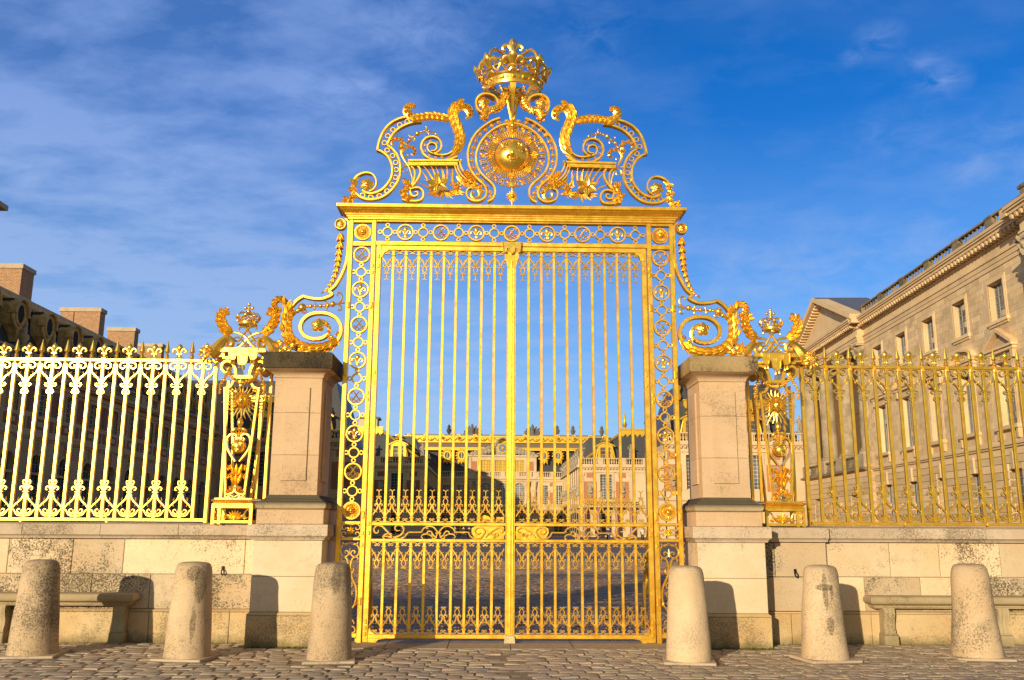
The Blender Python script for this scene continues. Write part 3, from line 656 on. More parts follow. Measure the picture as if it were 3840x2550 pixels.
    m.ribbon(MC((960, 198), (830, 218), (700, 270), (580, 355), (480, 460), (405, 590), (372, 720), (380, 860), (430, 980), (520, 1080), (610, 1160), (670, 1240), (680, 1340), (640, 1430), (560, 1475)), RW*.9, .07, .17, n=6)
    m.build('clasping_ribbon', M_GOLD, crest, mirror=mr)
    m = MB()
    for q in ((870, 155), (740, 172), (625, 225), (522, 292), (432, 370), (368, 470), (325, 580), (303, 690), (303, 800), (335, 920), (395, 1028), (468, 1130), (545, 1222), (598, 1315), (610, 1385)):
        c = MC(q, q)[0]; m.ball((c[0], .11, c[1]), .022, ns=8)
        for k in range(4): m.ball((c[0]+.026*cos(k*pi/2+.7), .115, c[1]+.026*sin(k*pi/2+.7)), .012, ns=6, nr=4)
        m.ring(c[0], c[1], .03, .007, .105, .13, 10)
    m.tube([(p[0], .12, p[1]) for p in MC((870, 155), (740, 172), (625, 225), (522, 292), (432, 370), (368, 470), (325, 580), (303, 690), (303, 800), (335, 920), (395, 1028), (468, 1130), (545, 1222), (598, 1315))], .006, 5)
    m.build('chain', M_GOLDR, crest, mirror=mr)
    m = MB(); m.acanthus(MC((60, 1060), (110, 1120), (200, 1180), (320, 1225), (410, 1260), (440, 1330), (420, 1400), (350, 1420), (300, 1375), (310, 1320), (350, 1325)), [.03, .06, .08, .085, .075, .06, .05, .045, .04, .035, .02], .085, 5, .08, .05, (1,), .7, .1, .5)
    m.acanthus(MC((390, 1250), (330, 1140), (260, 1060), (200, 1000)), [.03, .06, .07, .03], .08, 5, .07, .045, (1, -1), .6, .2, 1.)
    m.build('acanthus_leaf', M_GOLDR, crest, mirror=mr)
    # volutes beneath the crown with a flower and swags
    m = MB(); m.ribbon(K((640, 1215), (625, 1150), (575, 1095), (490, 1062), (400, 1062), (325, 1105), (287, 1190), (300, 1280), (350, 1345), (430, 1380)), [.026, .03, .034, .036, .036, .036, .036, .034, .03, .02], .08, .22)
    m.build('volute', M_GOLD, crest, mirror=mr)
    m = MB(); c = K((405, 1190), (0, 0))[0]; m.flower(c[0], c[1], .12, .105, 5, 2); m.build('flower', M_GOLDR, crest, mirror=mr)
    m = MB()
    sw = K((770, 1060), (735, 1140), (700, 1230), (640, 1290), (560, 1330), (480, 1330), (430, 1380), (415, 1450))
    P = spline(sw, 4)
    for k in range(0, len(P), 2):
        a = random.uniform(0, 6.3)
        for j in range(5): m.leaf(P[k][0], P[k][1], .10+random.uniform(-.03, .03), a+j*1.26, .075, .055, .5, H=.02, fwd=.03, rnd=True)
        m.ball((P[k][0]+random.uniform(-.01, .01), .07, P[k][1]), .033, ns=7)
    c = K((555, 1330), (0, 0))[0]; m.flower(c[0], c[1], .06, .07, 6)
    c = K((420, 1270), (430, 1440)); m.flower(c[0][0], c[0][1], .08, .05, 5)
    m.lathe([(.012, 0), (.035, .03), (.03, .06), (.045, .09)], (c[1][0], .1, c[1][1]+.05), (0, 0, -1), 8)
    m.build('garland', M_GOLDR, crest, mirror=mr)
# collar of the orders round the globe
cg = MC((965, 722), (0, 0))[0]; GC = Vector((0, .1, cg[1])); 
m = MB()
for k in range(26):
    a = 2*pi*(k+.5)/26-pi/2; r = .452
    for q in (-.045, .045): m.ball((GC.x+cos(a+.12)*(r+q), .1, GC.z+sin(a+.12)*(r+q)), .014, ns=6, nr=4)
    x, z = GC.x+cos(a)*r, GC.z+sin(a)*r
    if k % 2:
        for j in range(4): m.leaf(x, z, .1, a+pi/4+j*pi/2, .055, .035, 0, H=.012)
        for j in range(4): m.ball((x+.045*cos(a+j*pi/2), .1, z+.045*sin(a+j*pi/2)), .012, ns=6, nr=4)
    else:
        for j in (-1, 1):
            m.ribbon([(x-sin(a)*j*.03+cos(a)*(-.045), z+cos(a)*j*.03+sin(a)*(-.045)), (x-sin(a)*j*.03+cos(a)*.045, z+cos(a)*j*.03+sin(a)*.045)], .012, .08, .12, smooth=False)
            m.ribbon([(x+cos(a)*j*.03-sin(a)*(-.04), z+sin(a)*j*.03+cos(a)*(-.04)), (x+cos(a)*j*.03-sin(a)*.04, z+sin(a)*j*.03+cos(a)*.04)], .012, .08, .12, smooth=False)
        m.ball((x, .09, z), .02, ns=8)
m.ring(GC.x, GC.z, .405, .012, .1, .125, 48)
m.ring(GC.x, GC.z, .50, .008, .1, .12, 48)
m.build('order_collar', M_GOLDR, crest)
m = MB()
for k in range(8):
    a = 2*pi*k/8+pi/2; x, z = GC.x+cos(a)*.335, GC.z+sin(a)*.335
    for j in range(7):
        b = a+pi+(j-3)*.33; m.leaf(x+cos(a)*.04, z+sin(a)*.04, .06, b, .105, .035, 0, H=.018)
    m.ball((x+cos(a)*.045, .06, z+sin(a)*.045), .03, ns=8)
    for j in range(1, 8):
        b = a+2*pi/8*j/8
        for rr in (.30, .335, .37):
            m.ball((GC.x+cos(b)*rr, .075-(.01 if rr == .335 else 0), GC.z+sin(b)*rr), .021, ns=6, nr=4, sx=.9)
        m.tube([(GC.x+cos(b-.03)*.285, .06, GC.z+sin(b-.03)*.285), (GC.x+cos(b+.03)*.385, .06, GC.z+sin(b+.03)*.385)], .012, 6, 1)
m.build('laurel_wreath', M_GOLDR, crest)
m = MB(); R = .277
m.lathe([(.02, R*.62), (R*.3, R*.59), (R*.55, R*.5), (R*.75, R*.38), (R*.9, R*.2), (R*.97, R*.05), (R*1.03, 0), (R*1.06, -.02), (R*1.03, -.05), (R*.3, -.06)][::-1], (0, .1, GC.z), (0, -1, 0), 40)
globe = m.build('globe', M_GOLDR, crest, smooth=60)
for fx, fz, rot in ((0, -.085, 0), (-.155, .085, .45), (.155, .085, -.45)):
    m = MB(); q = math.sqrt(fx*fx+fz*fz)/R; y = .1-R*.62*math.sqrt(max(0, 1-q*q))-.005
    m.M = Matrix.Translation((fx, y, GC.z+fz)) @ Matrix.Rotation(-rot, 4, 'Y') @ Matrix.Rotation(-.35*(1 if fz > 0 else -1.2), 4, 'X') @ Matrix.Rotation(.5*(1 if fx > 0 else -1 if fx < 0 else 0), 4, 'Z')
    m.fleur(0, -.10, 0, .20, .5); m.build('fleur_de_lis', M_GOLDR, globe)
m = MB(); c = MC((960, 1195), (957, 1385))
m.lathe([(.01, .03), (.035, .028), (.05, .01), (.05, -.02), (.01, -.02)][::-1], (0, .1, c[0][1]), (0, -1, 0), 18, sx=1, sy=1.2)
for k in range(8):
    a = k*pi/4+pi/8
    for q in (-.16, .16): m.leaf(0, c[1][1], .1, a+q, .098, .03, 0, H=.014)
m.ball((0, .08, c[1][1]), .03); m.tube([(0, .1, c[0][1]-.05), (0, .1, c[1][1])], .012); m.tube([(0, .1, c[1][1]), (0, .1, 6.25)], .012)
m.build('cross_pendant', M_GOLDR, crest)

# ------------------------------------------------------------------ crowns
def crown(parent, cx, cy, z0, R, nm='crown', fy=.9, detail=True):
    U = lambda r, a, z: (cx+r*R*sin(a), cy-r*R*cos(a)*fy, z0+z*R*1.13)
    m = MB(); seg = 48
    prof = [(.93, .02), (.96, -.03), (1.02, 0), (1.03, .05), (.99, .08), (1.0, .25), (1.04, .29), (1.06, .33), (1.03, .37), (.98, .36), (.93, .3), (.92, .05)]
    m.loops([[U(r, 2*pi*k/seg, z) for k in range(seg)] for r, z in prof], cap=False, closed=True)
    cr = m.build(nm, M_GOLDR, parent)
    if detail:
        m = MB()
        for k in range(16):
            a = 2*pi*k/16; p = U(1.02, a, .165)
            if k % 2 == 0: m.ball(p, .085*R, sx=1., sy=.7, sz=.6)
            else:
                q = MB(); q.box(-.08*R, .08*R, -.035*R, .02*R, -.055*R, .055*R, .02*R); q.M = None
                Mx = Matrix.Translation(p) @ Matrix.Rotation(a, 4, 'Z'); m.put([Mx @ Vector(v) for v in q.v], q.f)
            m.ball(U(1.02, a+pi/16, .165), .035*R, ns=6, nr=4)
        m.build('jewel', M_GOLDR, cr)
    for k in range(8):
        a = 2*pi*k/8; m = MB()
        m.M = Matrix.Translation(U(1.04, a, .25)) @ Matrix.Rotation(a, 4, 'Z') @ Matrix.Rotation(.42, 4, 'X')
        m.fleur(0, 0, 0, .84*R, .65); m.build('fleur_de_lis', M_GOLDR, cr)
    m = MB()
    for k in range(8):
        a = 2*pi*(k+.5)/8
        m.tube([U(1.12, a-.28, .55), U(1.07, a-.2, .42), U(1.08, a-.1, .44), U(1.12, a, .6), U(1.08, a+.1, .44), U(1.07, a+.2, .42), U(1.12, a+.28, .55)], [k_*R for k_ in (.03, .045, .045, .03, .045, .045, .03)], 7, 3)
        m.ball(U(1.13, a, .66), .06*R, ns=8)
    m.build('tracery', M_GOLDR, cr)
    for k in range(8):
        a = 2*pi*k/8; m = MB()
        m.tube([U(1.05, a, .35), U(1.18, a, .72), U(1.12, a, 1.02), U(.9, a, 1.2), U(.6, a, 1.2), U(.25, a, 1.1), U(.02, a, 1.08)], [.055*R, .06*R, .06*R, .06*R, .055*R, .05*R, .05*R], 8, 4)
        if detail:
            for t in range(5):
                r_, z_ = ((1.2, .88), (1.08, 1.12), (.9, 1.25), (.68, 1.27), (.45, 1.22))[t]; m.ball(U(r_, a, z_), .035*R, ns=6, nr=4)
        m.build('arch', M_GOLDR, cr)
    return cr
zc = K((885, 1000), (0, 0), Y=.2)[0][1]
cr = crown(portal, 0, .2, zc, .44)
m = MB(); m.ball((0, .2, zc+.56), .07); m.fleur(0, zc+.57, .2, .375, .8);
m.M = Matrix.Translation((0, .2, 0)) @ Matrix.Rotation(pi/2, 4, 'Z') @ Matrix.Translation((0, -.2, 0)); m.fleur(0, zc+.57, .2, .375, .8)
m.build('finial', M_GOLDR, cr)
m = MB()
for ang in (0, pi):
    b = MB(); b.loops([[(-w, y, z), (w, y, z), (w, y+t, z+t*.3), (-w, y+t, z+t*.3)] for w, y, z, t in ((.045, -.41, zc+.05, .05), (.045, -.42, zc-.02, .05), (.034, -.39, zc-.12, .05), (.022, -.30, zc-.26, .05), (.018, -.16, zc-.42, .05), (.016, -.06, zc-.56, .05), (.02, -.04, zc-.66, .04))])
    Mx = Matrix.Translation((0, .2, 0)) @ Matrix.Rotation(ang, 4, 'Z'); m.put([Mx @ Vector((v[0], v[1]*.92, v[2])) for v in b.v], b.f)
for d in (-1, 1):
    m.tube([(d*.02, .1, zc-.5), (d*.06, .1, zc-.28), (d*.1, .1, zc-.12), (d*.16, .1, zc-.06), (d*.17, .1, zc-.12)], [.02, .025, .03, .025, .015])
m.build('crown_bracket', M_GOLD, portal)
m = MB(); m.tube([(0, .14, zc-.45), (0, .12, GC.z+.6), (0, .1, GC.z+.5), (0, .1, GC.z+.36)], [.03, .035, .04, .05], flute=.1); m.ball((0, .06, GC.z+.47), .05); 
for d in (-1, 1):
    for q in range(3): m.leaf(0, GC.z+.55-.04*q, .1, pi/2+d*(1.2+.4*q), .1, .05, d*.6, H=.02)
m.build('crown_stem', M_GOLDR, portal)
# ================================================================== SIDE SCROLLS ON THE PILLARS
for sgn, mr in ((-1, False), (1, True)):
    t = thing('side_scroll', 'gilded acanthus scroll buttress standing on the %s stone pillar beside the portal' % ('left' if sgn < 0 else 'right'), 'scroll ornament', (sgn*2.95, .2, 3.97), 'scroll buttresses of the portal')
    m = MB()
    p = B((125, 330), (175, 262), (213, 300), (212, 480), (205, 640), (183, 780), (140, 900), (60, 1040), (-10, 1110))+E_((1500, 130), (1400, 190), (1280, 222), (1150, 218), (1020, 196), (940, 168))
    m.ribbon(p[1:], [.03, .036]+[.044]*12, .15, .25, n=5)
    m.ribbon(E_((940, 168), (860, 215), (780, 280), (715, 360), (680, 440)), .046, .15, .25)
    m.build('scroll_bar', M_GOLD, t, mirror=mr)
    m = MB(); c = B((122, 328), (0, 0))[0]; m.lathe([(.01, .02), (.075, .02), (.088, 0), (.088, -.04), (.01, -.04)][::-1], (c[0], .18, c[1]), (0, -1, 0), 20)
    m.flower(c[0], c[1], .15, .06, 6, 1); m.ring(c[0], c[1], .078, .016, .13, .17, 20)
    m.build('rosette', M_GOLDR, t, mirror=mr)
    # hanging chain of bell flowers
    m = MB(); P = spline(B((118, 420), (118, 500), (108, 600), (97, 700), (80, 815), (50, 920), (8, 1010), (-45, 1090))+E_((1400, -30), (1330, 50), (1275, 120)), 8)
    L = 0; acc = 0; k = 0; nxt = 0
    for i in range(1, len(P)):
        d = math.hypot(P[i][0]-P[i-1][0], P[i][1]-P[i-1][1]); acc += d
        if acc >= nxt and k < 11:
            s_ = (1-.055*k) if k < 7 else .62-.1*(k-7)
            ax = (P[i][0]-P[i-1][0], 0, P[i][1]-P[i-1][1]); r = .054*s_
            m.lathe([(r*.25, 0), (r*.8, r*.35), (r*1.05, r*1.0), (r*.95, r*1.6), (r*1.08, r*2.1), (r*.6, r*1.8), (r*.5, r*2.2)], (P[i][0], .2, P[i][1]), ax, 12)
            a = math.atan2(ax[2], ax[0])
            for q in (-.45, 0, .45): m.leaf(P[i][0], P[i][1], .2-r*.8, a+q*.6, r*2.5, r*.8, q, H=r*.4)
            m.ball((P[i][0], .2, P[i][1]), r*.4, ns=6, nr=4); nxt = acc+r*2.05; k += 1
    e = P[-1]; f = P[-7]; m.tube([(f[0], .2, f[1]), (e[0], .2, e[1])], [.018, .006], 6)
    m.build('bellflower_chain', M_GOLDR, t, mirror=mr)
    m = MB()
    m.ribbon(E_((1560, 1090), (1640, 970), (1675, 850), (1662, 730), (1600, 620), (1500, 545), (1380, 505), (1250, 495), (1120, 510), (1000, 565), (915, 650), (878, 750), (890, 850), (960, 940), (1060, 990), (1180, 1003), (1300, 985), (1400, 925), (1440, 890)), [.05, .052]+[.054]*15+[.045, .03], .15, .25)
    m.build('spiral_scroll', M_GOLD, t, mirror=mr)
    m = MB()
    m.acanthus(E_((1668, 860), (1640, 980), (1560, 1095), (1440, 1180), (1290, 1232), (1120, 1245), (960, 1225), (820, 1165), (700, 1070), (625, 950), (600, 800), (610, 650), (620, 520), (620, 400), (580, 300), (510, 235), (430, 240), (370, 300), (380, 380), (440, 440), (510, 450)),
               [.03, .055, .075, .08, .085, .09, .10, .11, .115, .115, .11, .11, .105, .10, .095, .09, .09, .085, .075, .06, .03], .18, 12, .19, .085, (-1,), .75, .04, .62, 1.0, .55, lscale=lambda q: .9+.2*sin(q*9))
    m.acanthus(E_((560, 260), (470, 225), (390, 270), (370, 350), (410, 420), (470, 450)), .03, .17, 7, .06, .04, (1, -1), .8, .0, 1., 1.1, body=False, lscale=lambda q: 1.)
    for q in ((590, 330, 1.9), (640, 400, 1.35), (560, 640, 1.8), (540, 860, 2.0), (680, 470, 1.5)):
        c = E_((q[0], q[1]), (0, 0))[0]; m.leaf(c[0], c[1], .12, q[2], .12, .06, -.5, H=.03, fwd=.03)
    m.build('acanthus_scroll', M_GOLDR, t, mirror=mr)
    m = MB(); c = E_((1228, 745), (0, 0))[0]; m.flower(c[0], c[1], .14, .105, 5, 2); m.build('flower', M_GOLDR, t, mirror=mr)
    m = MB(); m.acanthus(E_((1300, 640), (1390, 700), (1440, 790), (1445, 880), (1425, 960), (1470, 1000), (1500, 985)), [.03, .045, .05, .045, .035, .035, .02], .16, 4, .05, .03, (-1,), .8)
    c = E_((1490, 970), (1625, 800))[0:2]; m.ball((c[0][0], .17, c[0][1]), .028)
    m.acanthus(E_((1650, 790), (1640, 870), (1600, 925), (1545, 915)), [.02, .035, .03, .01], .18, 2, .04, .03, (-1,)); m.build('flower_stem', M_GOLDR, t, mirror=mr)
    m = MB()
    m.tube([(p[0], .2, p[1]) for p in E_((700, 560), (745, 500), (800, 455), (860, 425), (905, 395), (1000, 362), (1070, 356), (1270, 352), (1410, 345), (1510, 325), (1600, 312), (1740, 292))], [.016, .032, .028, .026, .024, .016, .016, .014, .015, .016, .013, .014], 10, flute=.08)
    for (x, y, r) in ((905, 385, .062), (1070, 356, .030), (1270, 352, .030), (1412, 345, .03), (1505, 318, .042), (820, 450, .034), (1015, 362, .02), (1160, 356, .02), (1350, 350, .018), (1330, 350, .02)):
        c = E_((x, y), (0, 0))[0]; m.ball((c[0], .195, c[1]), r)
    for pts in (((1150, 355), (1165, 320), (1170, 295), (1145, 288)), ((1150, 360), (1155, 400), (1140, 425), (1125, 410)), ((1370, 345), (1385, 300), (1375, 262), (1345, 265)), ((1350, 355), (1385, 390), (1390, 425), (1360, 440)),
                ((1600, 312), (1665, 255), (1690, 180), (1665, 115), (1615, 90), (1585, 125), (1600, 155)), ((1600, 315), (1650, 345), (1675, 395), (1650, 430), (1612, 425), (1605, 395)), ((960, 420), (985, 460), (940, 490), (895, 470))):
        m.tube([(p[0], .2, p[1]) for p in E_(*pts)], [.012, .014, .014, .012, .008] if len(pts) > 4 else [.01, .012, .01, .008], 7)
    m.build('baluster_branch', M_GOLDR, t, mirror=mr)
    m = MB()
    for k in range(26):
        c = E_((random.uniform(420, 760), random.uniform(1080, 1250)), (0, 0))[0]
        if k % 3 == 0: m.flower(c[0], c[1], .10+random.uniform(-.03, .03), .045, 5)
        else: m.leaf(c[0], c[1], .10, random.uniform(.3, 2.9), .08, .04, .6, H=.016, fwd=.04)
    m.build('flower_bunch', M_GOLDR, t, mirror=mr)

# ================================================================== GILDED PILASTERS AT THE FENCE ENDS
G_ = crop(800, 1100, 5.225, .15); H_ = crop(780, 1340, 4.125, .12); I_ = crop(760, 1640, 4.357, .12)
PX = -3.86
for sgn, mr in ((-1, False), (1, True)):
    side = 'left' if sgn < 0 else 'right'
    t = thing('gilded_pilaster', 'gilded openwork pilaster with sun face and small crown, %s of the gate' % side, 'pilaster', (sgn*3.86, .3, 1.58), 'gilded openwork pilasters')
    m = MB(); m.box(-4.345, -4.295, .32, .38, 1.585, 3.95, .005); m.build('bar', M_GOLD, t, mirror=mr)
    m = MB(); m.box(-3.53, -3.486, .33, .37, 1.585, 3.95, .005); m.build('bar', M_GOLD, t, mirror=mr)
    m = MB(); m.box(-4.345, -3.47, .32, .38, 3.915, 3.955, .005); m.build('rail', M_GOLD, t, mirror=mr)
    # pedestal: open box with shell panel
    m = MB(); x0, x1 = PX-.285, PX+.285
    for z0, z1 in ((1.585+.01, 1.635), (1.80, 1.845)): m.box(x0, x1, .0, .04, z0, z1, .004); m.box(x0, x1, .52, .56, z0, z1, .004); m.box(x0, x0+.04, .04, .52, z0, z1); m.box(x1-.04, x1, .04, .52, z0, z1)
    for x in (x0+.003, x1-.043):
        for y in (.003, .517): m.box(x, x+.04, y, y+.04, 1.582, 1.8)
    m.box(x0+.09, x0+.13, .005, .035, 1.582, 1.8)
    m.build('pedestal', M_GOLD, t, mirror=mr)
    m = MB(); cz = 1.70; cx = PX+.04
    for k in range(9):
        a = pi/2+(k-4)*.36; m.leaf(cx, cz-.045, .02, a, .125, .042, 0, H=.016)
    m.ball((cx, .01, cz-.05), .025)
    for d in (-1, 1):
        m.tube([(cx, .02, 1.645), (cx+d*.06, .02, 1.655), (cx+d*.12, .02, 1.69), (cx+d*.15, .02, 1.76), (cx+d*.185, .02, 1.785), (cx+d*.2, .02, 1.765), (cx+d*.185, .02, 1.75)], [.012, .014, .014, .012, .012, .01, .008], 7)
        for q in range(3): m.leaf(cx+d*(.09+.025*q), 1.665, .02, pi/2-d*(.9-.5*q), .07, .035, d*.6)
        m.leaf(cx+d*.12, 1.66, .02, pi/2-d*1.5, .07, .035, d*.4)
    for q in range(4): m.leaf(x0+.065, 1.645+.04*q, .02, pi/2+(-1)**q*.5, .05, .03, 0)
    m.build('shell_panel', M_GOLDR, t, mirror=mr)
    m = MB(); cornice(m, PX-.25, PX+.25, .03, .53, [(0, 1.846), (.03, 1.848), (.03, 1.862), (.012, 1.866), (.02, 1.88), (.022, 1.884), (.036, 1.89), (.045, 1.902), (.036, 1.918), (.01, 1.922), (.01, 1.938)])
    for k in range(19): m.ball((PX-.27+.54*(k+.5)/19, -.012, 1.903), .017, ns=6, nr=4, sx=.8)
    m.build('pedestal_moulding', M_GOLDR, t, mirror=mr)
    # tapering cage
    m = MB()
    for y0, dx in ((.08, 0), (.46, 0)):
        for d in (-1, 1):
            m.ribbon([(PX+d*.243, 3.5), (PX+d*.128+0, 1.94)], .036, y0, y0+.036, smooth=False)
            m.ribbon([(PX+d*.243, 3.49), (PX+d*.19, 3.50), (PX+d*.15, 3.535), (PX+d*.125, 3.6)], .036, y0, y0+.036, n=4)
    for d in (-1, 1): m.box(PX+d*.245-.018, PX+d*.245+.018, .26, .296, 1.94, 3.62)
    m.build('cage', M_GOLD, t, mirror=mr)
    # capital: console volutes and small entablature
    m = MB(); m.box(PX-.145, PX+.145, .05, .5, 3.625, 3.638); m.box(PX-.155, PX+.155, .04, .51, 3.640, 3.655); m.box(PX-.145, PX+.145, .05, .5, 3.657, 3.672)
    for d in (-1, 1):
        m.ribbon([(PX+d*.095, 3.675), (PX+d*.115, 3.78), (PX+d*.17, 3.865), (PX+d*.245, 3.885), (PX+d*.30, 3.84), (PX+d*.30, 3.765), (PX+d*.25, 3.72), (PX+d*.20, 3.735)], [.05, .05, .05, .045, .042, .04, .034, .02], .08, .45)
    m.build('capital', M_GOLD, t, mirror=mr)
    m = MB()
    for d in (-1, 1):
        m.box(PX+d*.255-.065, PX+d*.255+.065, .03, .5, 4.012, 4.03); m.box(PX+d*.255-.055, PX+d*.255+.055, .05, .48, 4.03, 4.055); m.box(PX+d*.25-.05, PX+d*.25+.05, .06, .47, 4.057, 4.07)
        m.prism([(PX+d*.30, 3.96), (PX+d*.45, 3.96), (PX+d*.41, 3.975), (PX+d*.35, 4.01), (PX+d*.33, 4.011), (PX+d*.30, 4.011)], .16, .36)
    m.box(PX-.31, PX+.31, .1, .45, 3.918, 3.958, .004)
    m.build('rail', M_GOLD, t, mirror=mr)
    m = MB(); pts = [(PX-.195, 4.065), (PX-.195, 3.98), (PX-.185, 3.92), (PX-.14, 3.895), (PX-.105, 3.905), (PX-.095, 3.95), (PX-.075, 3.965), (PX-.058, 3.94), (PX-.052, 3.86), (PX-.02, 3.825), (PX+.035, 3.825), (PX+.065, 3.86), (PX+.072, 3.94), (PX+.09, 3.965), (PX+.11, 3.95), (PX+.12, 3.905), (PX+.155, 3.895), (PX+.195, 3.92), (PX+.205, 3.98), (PX+.205, 4.065)]
    m.prism(pts, .02, .06); m.ribbon(pts[:-1], .012, .005, .03, n=3); m.tube([(PX-.195, .05, 4.065), (PX+.205, .05, 4.065)], .018, 8, 1)
    for q in (-.1, 0, .1): m.fleur(PX+q, 3.985-.05*(q == 0), .015, .06, .3)
    m.build('lambrequin', M_GOLD, t, mirror=mr)
    m = MB()
    for x, z in ((PX-.155, 3.86), (PX-.115, 3.84), (PX-.03, 3.80), (PX+.02, 3.785), (PX+.13, 3.87), (PX+.17, 3.86)):
        m.lathe([(.006, .06), (.014, .045), (.008, .035), (.02, .02), (.024, -.03), (.01, -.032)][::-1], (x, .03, z), ns=8)
    m.build('tassel', M_GOLDR, t, mirror=mr)
    # rope monogram with leafy ends and small crown
    m = MB()
    for d in (-1, 1):
        q = lambda *pts: [(PX+d*(a-PX), .2+.012*d, b) for a, b in G_(*pts, Y=.2)]
        m.tube(q((520, 712), (498, 690), (515, 660), (565, 650), (620, 665), (670, 710), (720, 790), (765, 870), (800, 925), (860, 945), (905, 915), (890, 870), (830, 870), (770, 910), (690, 985), (600, 1060)), [.008, .012, .014, .015, .015, .015, .016, .016, .015, .014, .013, .013, .013, .014, .015, .015], 8)
        m.tube(q((470, 1065), (540, 1025), (600, 965), (660, 890), (740, 830), (840, 785), (930, 775)), [.016, .022, .024, .022, .018, .02, .022], 8, sy=.7)
        m.tube(q((530, 1040), (490, 1040), (475, 1010), (500, 990), (530, 1000)), [.012, .013, .012, .011, .008], 7)
    m.build('rope_monogram', M_GOLDR, t, mirror=mr)
    for d in (-1, 1):
        m = MB(); q = [(PX+d*(PX-a), b) for a, b in G_((440, 775), (350, 760), (270, 720), (210, 640), (170, 560), (160, 470), (190, 400), (250, 372), (305, 390), Y=.2)]
        m.acanthus(q, [.03, .05, .06, .065, .06, .055, .05, .035, .012], .19, 7, .12, .06, (1, -1), .85, .05, .9, .9, .4, lscale=lambda t_: 1.-.3*t_)
        m.build('acanthus_plume', M_GOLDR, t, mirror=mr)
    c0 = crown(t, sgn*PX*-1 if False else (PX if not mr else -PX), .2, 4.44, .133, 'crown', 1., False)
    m = MB(); X = PX if not mr else -PX; zz = 4.44+.133*1.3
    m.ball((X, .2, zz+.03), .034); m.tube([(X, .2, zz), (X, .2, zz+.13)], .014, 6)
    for p in ((-.05, .085), (.05, .085), (0, .14)): m.ball((X+p[0], .2, zz+p[1]), .024)
    m.ball((X, .2, zz+.085), .02); m.tube([(X-.05, .2, zz+.085), (X+.05, .2, zz+.085)], .014, 6); m.build('cross', M_GOLDR, c0)
    # horns of plenty either side of the head
    for d in (-1, 1):
        m = MB(); q = [(PX+d*(PX-a), b) for a, b in G_((330, 985), (300, 960), (265, 990), (290, 1045), (350, 1035), (385, 960), (350, 895), (270, 880), (190, 930), (120, 1010), (50, 1100), (-60, 1190))]
        m.tube([(a, .15, b) for a, b in q], [.008, .016, .022, .026, .028, .031, .037, .045, .056, .070, .083, .09], 12, 4, flute=.07, nf=6)
        m.build('horn', M_GOLDR, t, mirror=mr)
        m = MB(); cx, cz = q[-1]; cx += -d*.03*-1
        for k in range(34):
            a = random.uniform(0, 6.28); r = random.uniform(0, .1); x = cx+r*cos(a)-d*-.0; z = cz+r*sin(a)*.95+.01; y = .15-.09*math.sqrt(max(0, 1-(r/.12)**2))
            if k % 3 == 0: m.flower(x, z, y, .038, 5)
            elif k % 3 == 1: m.ball((x, y, z), .022, ns=7)
            else: m.leaf(x, z, y, a, .06, .03, .3, H=.012, fwd=.02)
        for k in range(12):
            a = k*pi/6; m.leaf(cx+cos(a)*.08, cz+sin(a)*.08, .14, a, .07, .04, .4, H=.014)
        m.build('fruit_and_flowers', M_GOLDR, t, mirror=mr)
    # garlands
    m = MB()
    for gp in (((325, 180), (350, 270), (410, 340), (500, 385), (600, 385), (690, 340), (760, 270), (795, 190)), ((325, 210), (270, 300), (215, 390), (190, 480), (188, 570)), ((800, 210), (825, 300), (860, 390), (875, 480), (868, 570))):
        P = spline(H_(*gp, Y=.06), 6); acc = 0; nx_ = 0
        for i in range(1, len(P)):
            acc += math.hypot(P[i][0]-P[i-1][0], P[i][1]-P[i-1][1])
            if acc >= nx_:
                nx_ = acc+.026; f = 1-.35*acc/.4 if len(gp) == 5 else 1.
                m.ball((P[i][0]+random.uniform(-.008, .008), .05+random.uniform(-.015, .015), P[i][1]), .023*f, ns=7, nr=5)
                a = random.uniform(0, 6.3); m.leaf(P[i][0], P[i][1], .05, a, .042*f, .024, .2, H=.01); m.leaf(P[i][0], P[i][1], .05, a+2.2, .042*f, .024, .2, H=.01)
    for q in ((330, 190), (795, 190), (510, 380)): c = H_(q, q, Y=.06)[0]; m.flower(c[0], c[1], .04, .045, 5)
    m.build('garland', M_GOLDR, t, mirror=mr)
    # sun with a face
    m = MB(); c = H_((525, 690), (525, 690))[0]; sx, sz = c
    for k in range(24):
        a = 2*pi*k/24+pi/2; L1 = (.30 if k % 2 == 0 else .24)*(1.06 if k % 12 == 0 else 1)
        if k % 2: m.tube([(sx+cos(a)*r+(-sin(a))*w, .14, sz+sin(a)*r*1.05+cos(a)*w) for r, w in ((.06, 0), (.12, .012), (.17, -.010), (L1, 0))], [.014, .016, .013, .002], 6, 3, sy=.6)
        else: m.tube([(sx+cos(a)*.06, .14, sz+sin(a)*.06), (sx+cos(a)*.15, .14, sz+sin(a)*.155), (sx+cos(a)*L1, .14, sz+sin(a)*L1*1.05)], [.014, .014, .003], 6, 2, sy=.6)
    m.tube([(sx, .14, sz-.2), (sx, .14, sz-.34)], .012, 6); m.tube([(sx, .14, 3.66), (sx, .14, sz+.2)], .01, 6)
    for q, a in (((355, 500), 2.3), ((730, 500), .8)):
        c = H_(q, q)[0]; m.tube([(sx+cos(a)*.08, .13, sz+sin(a)*.08), (c[0], .13, c[1])], .010, 6, 1)
        for k in range(5): m.ball((c[0]+.026*cos(k*1.26), .12, c[1]+.026*sin(k*1.26)), .018, ns=6, nr=5)
    sun = m.build('sun_rays', M_GOLDR, t, mirror=mr)
    m = MB(); nu, nv = 28, 30; rings = []
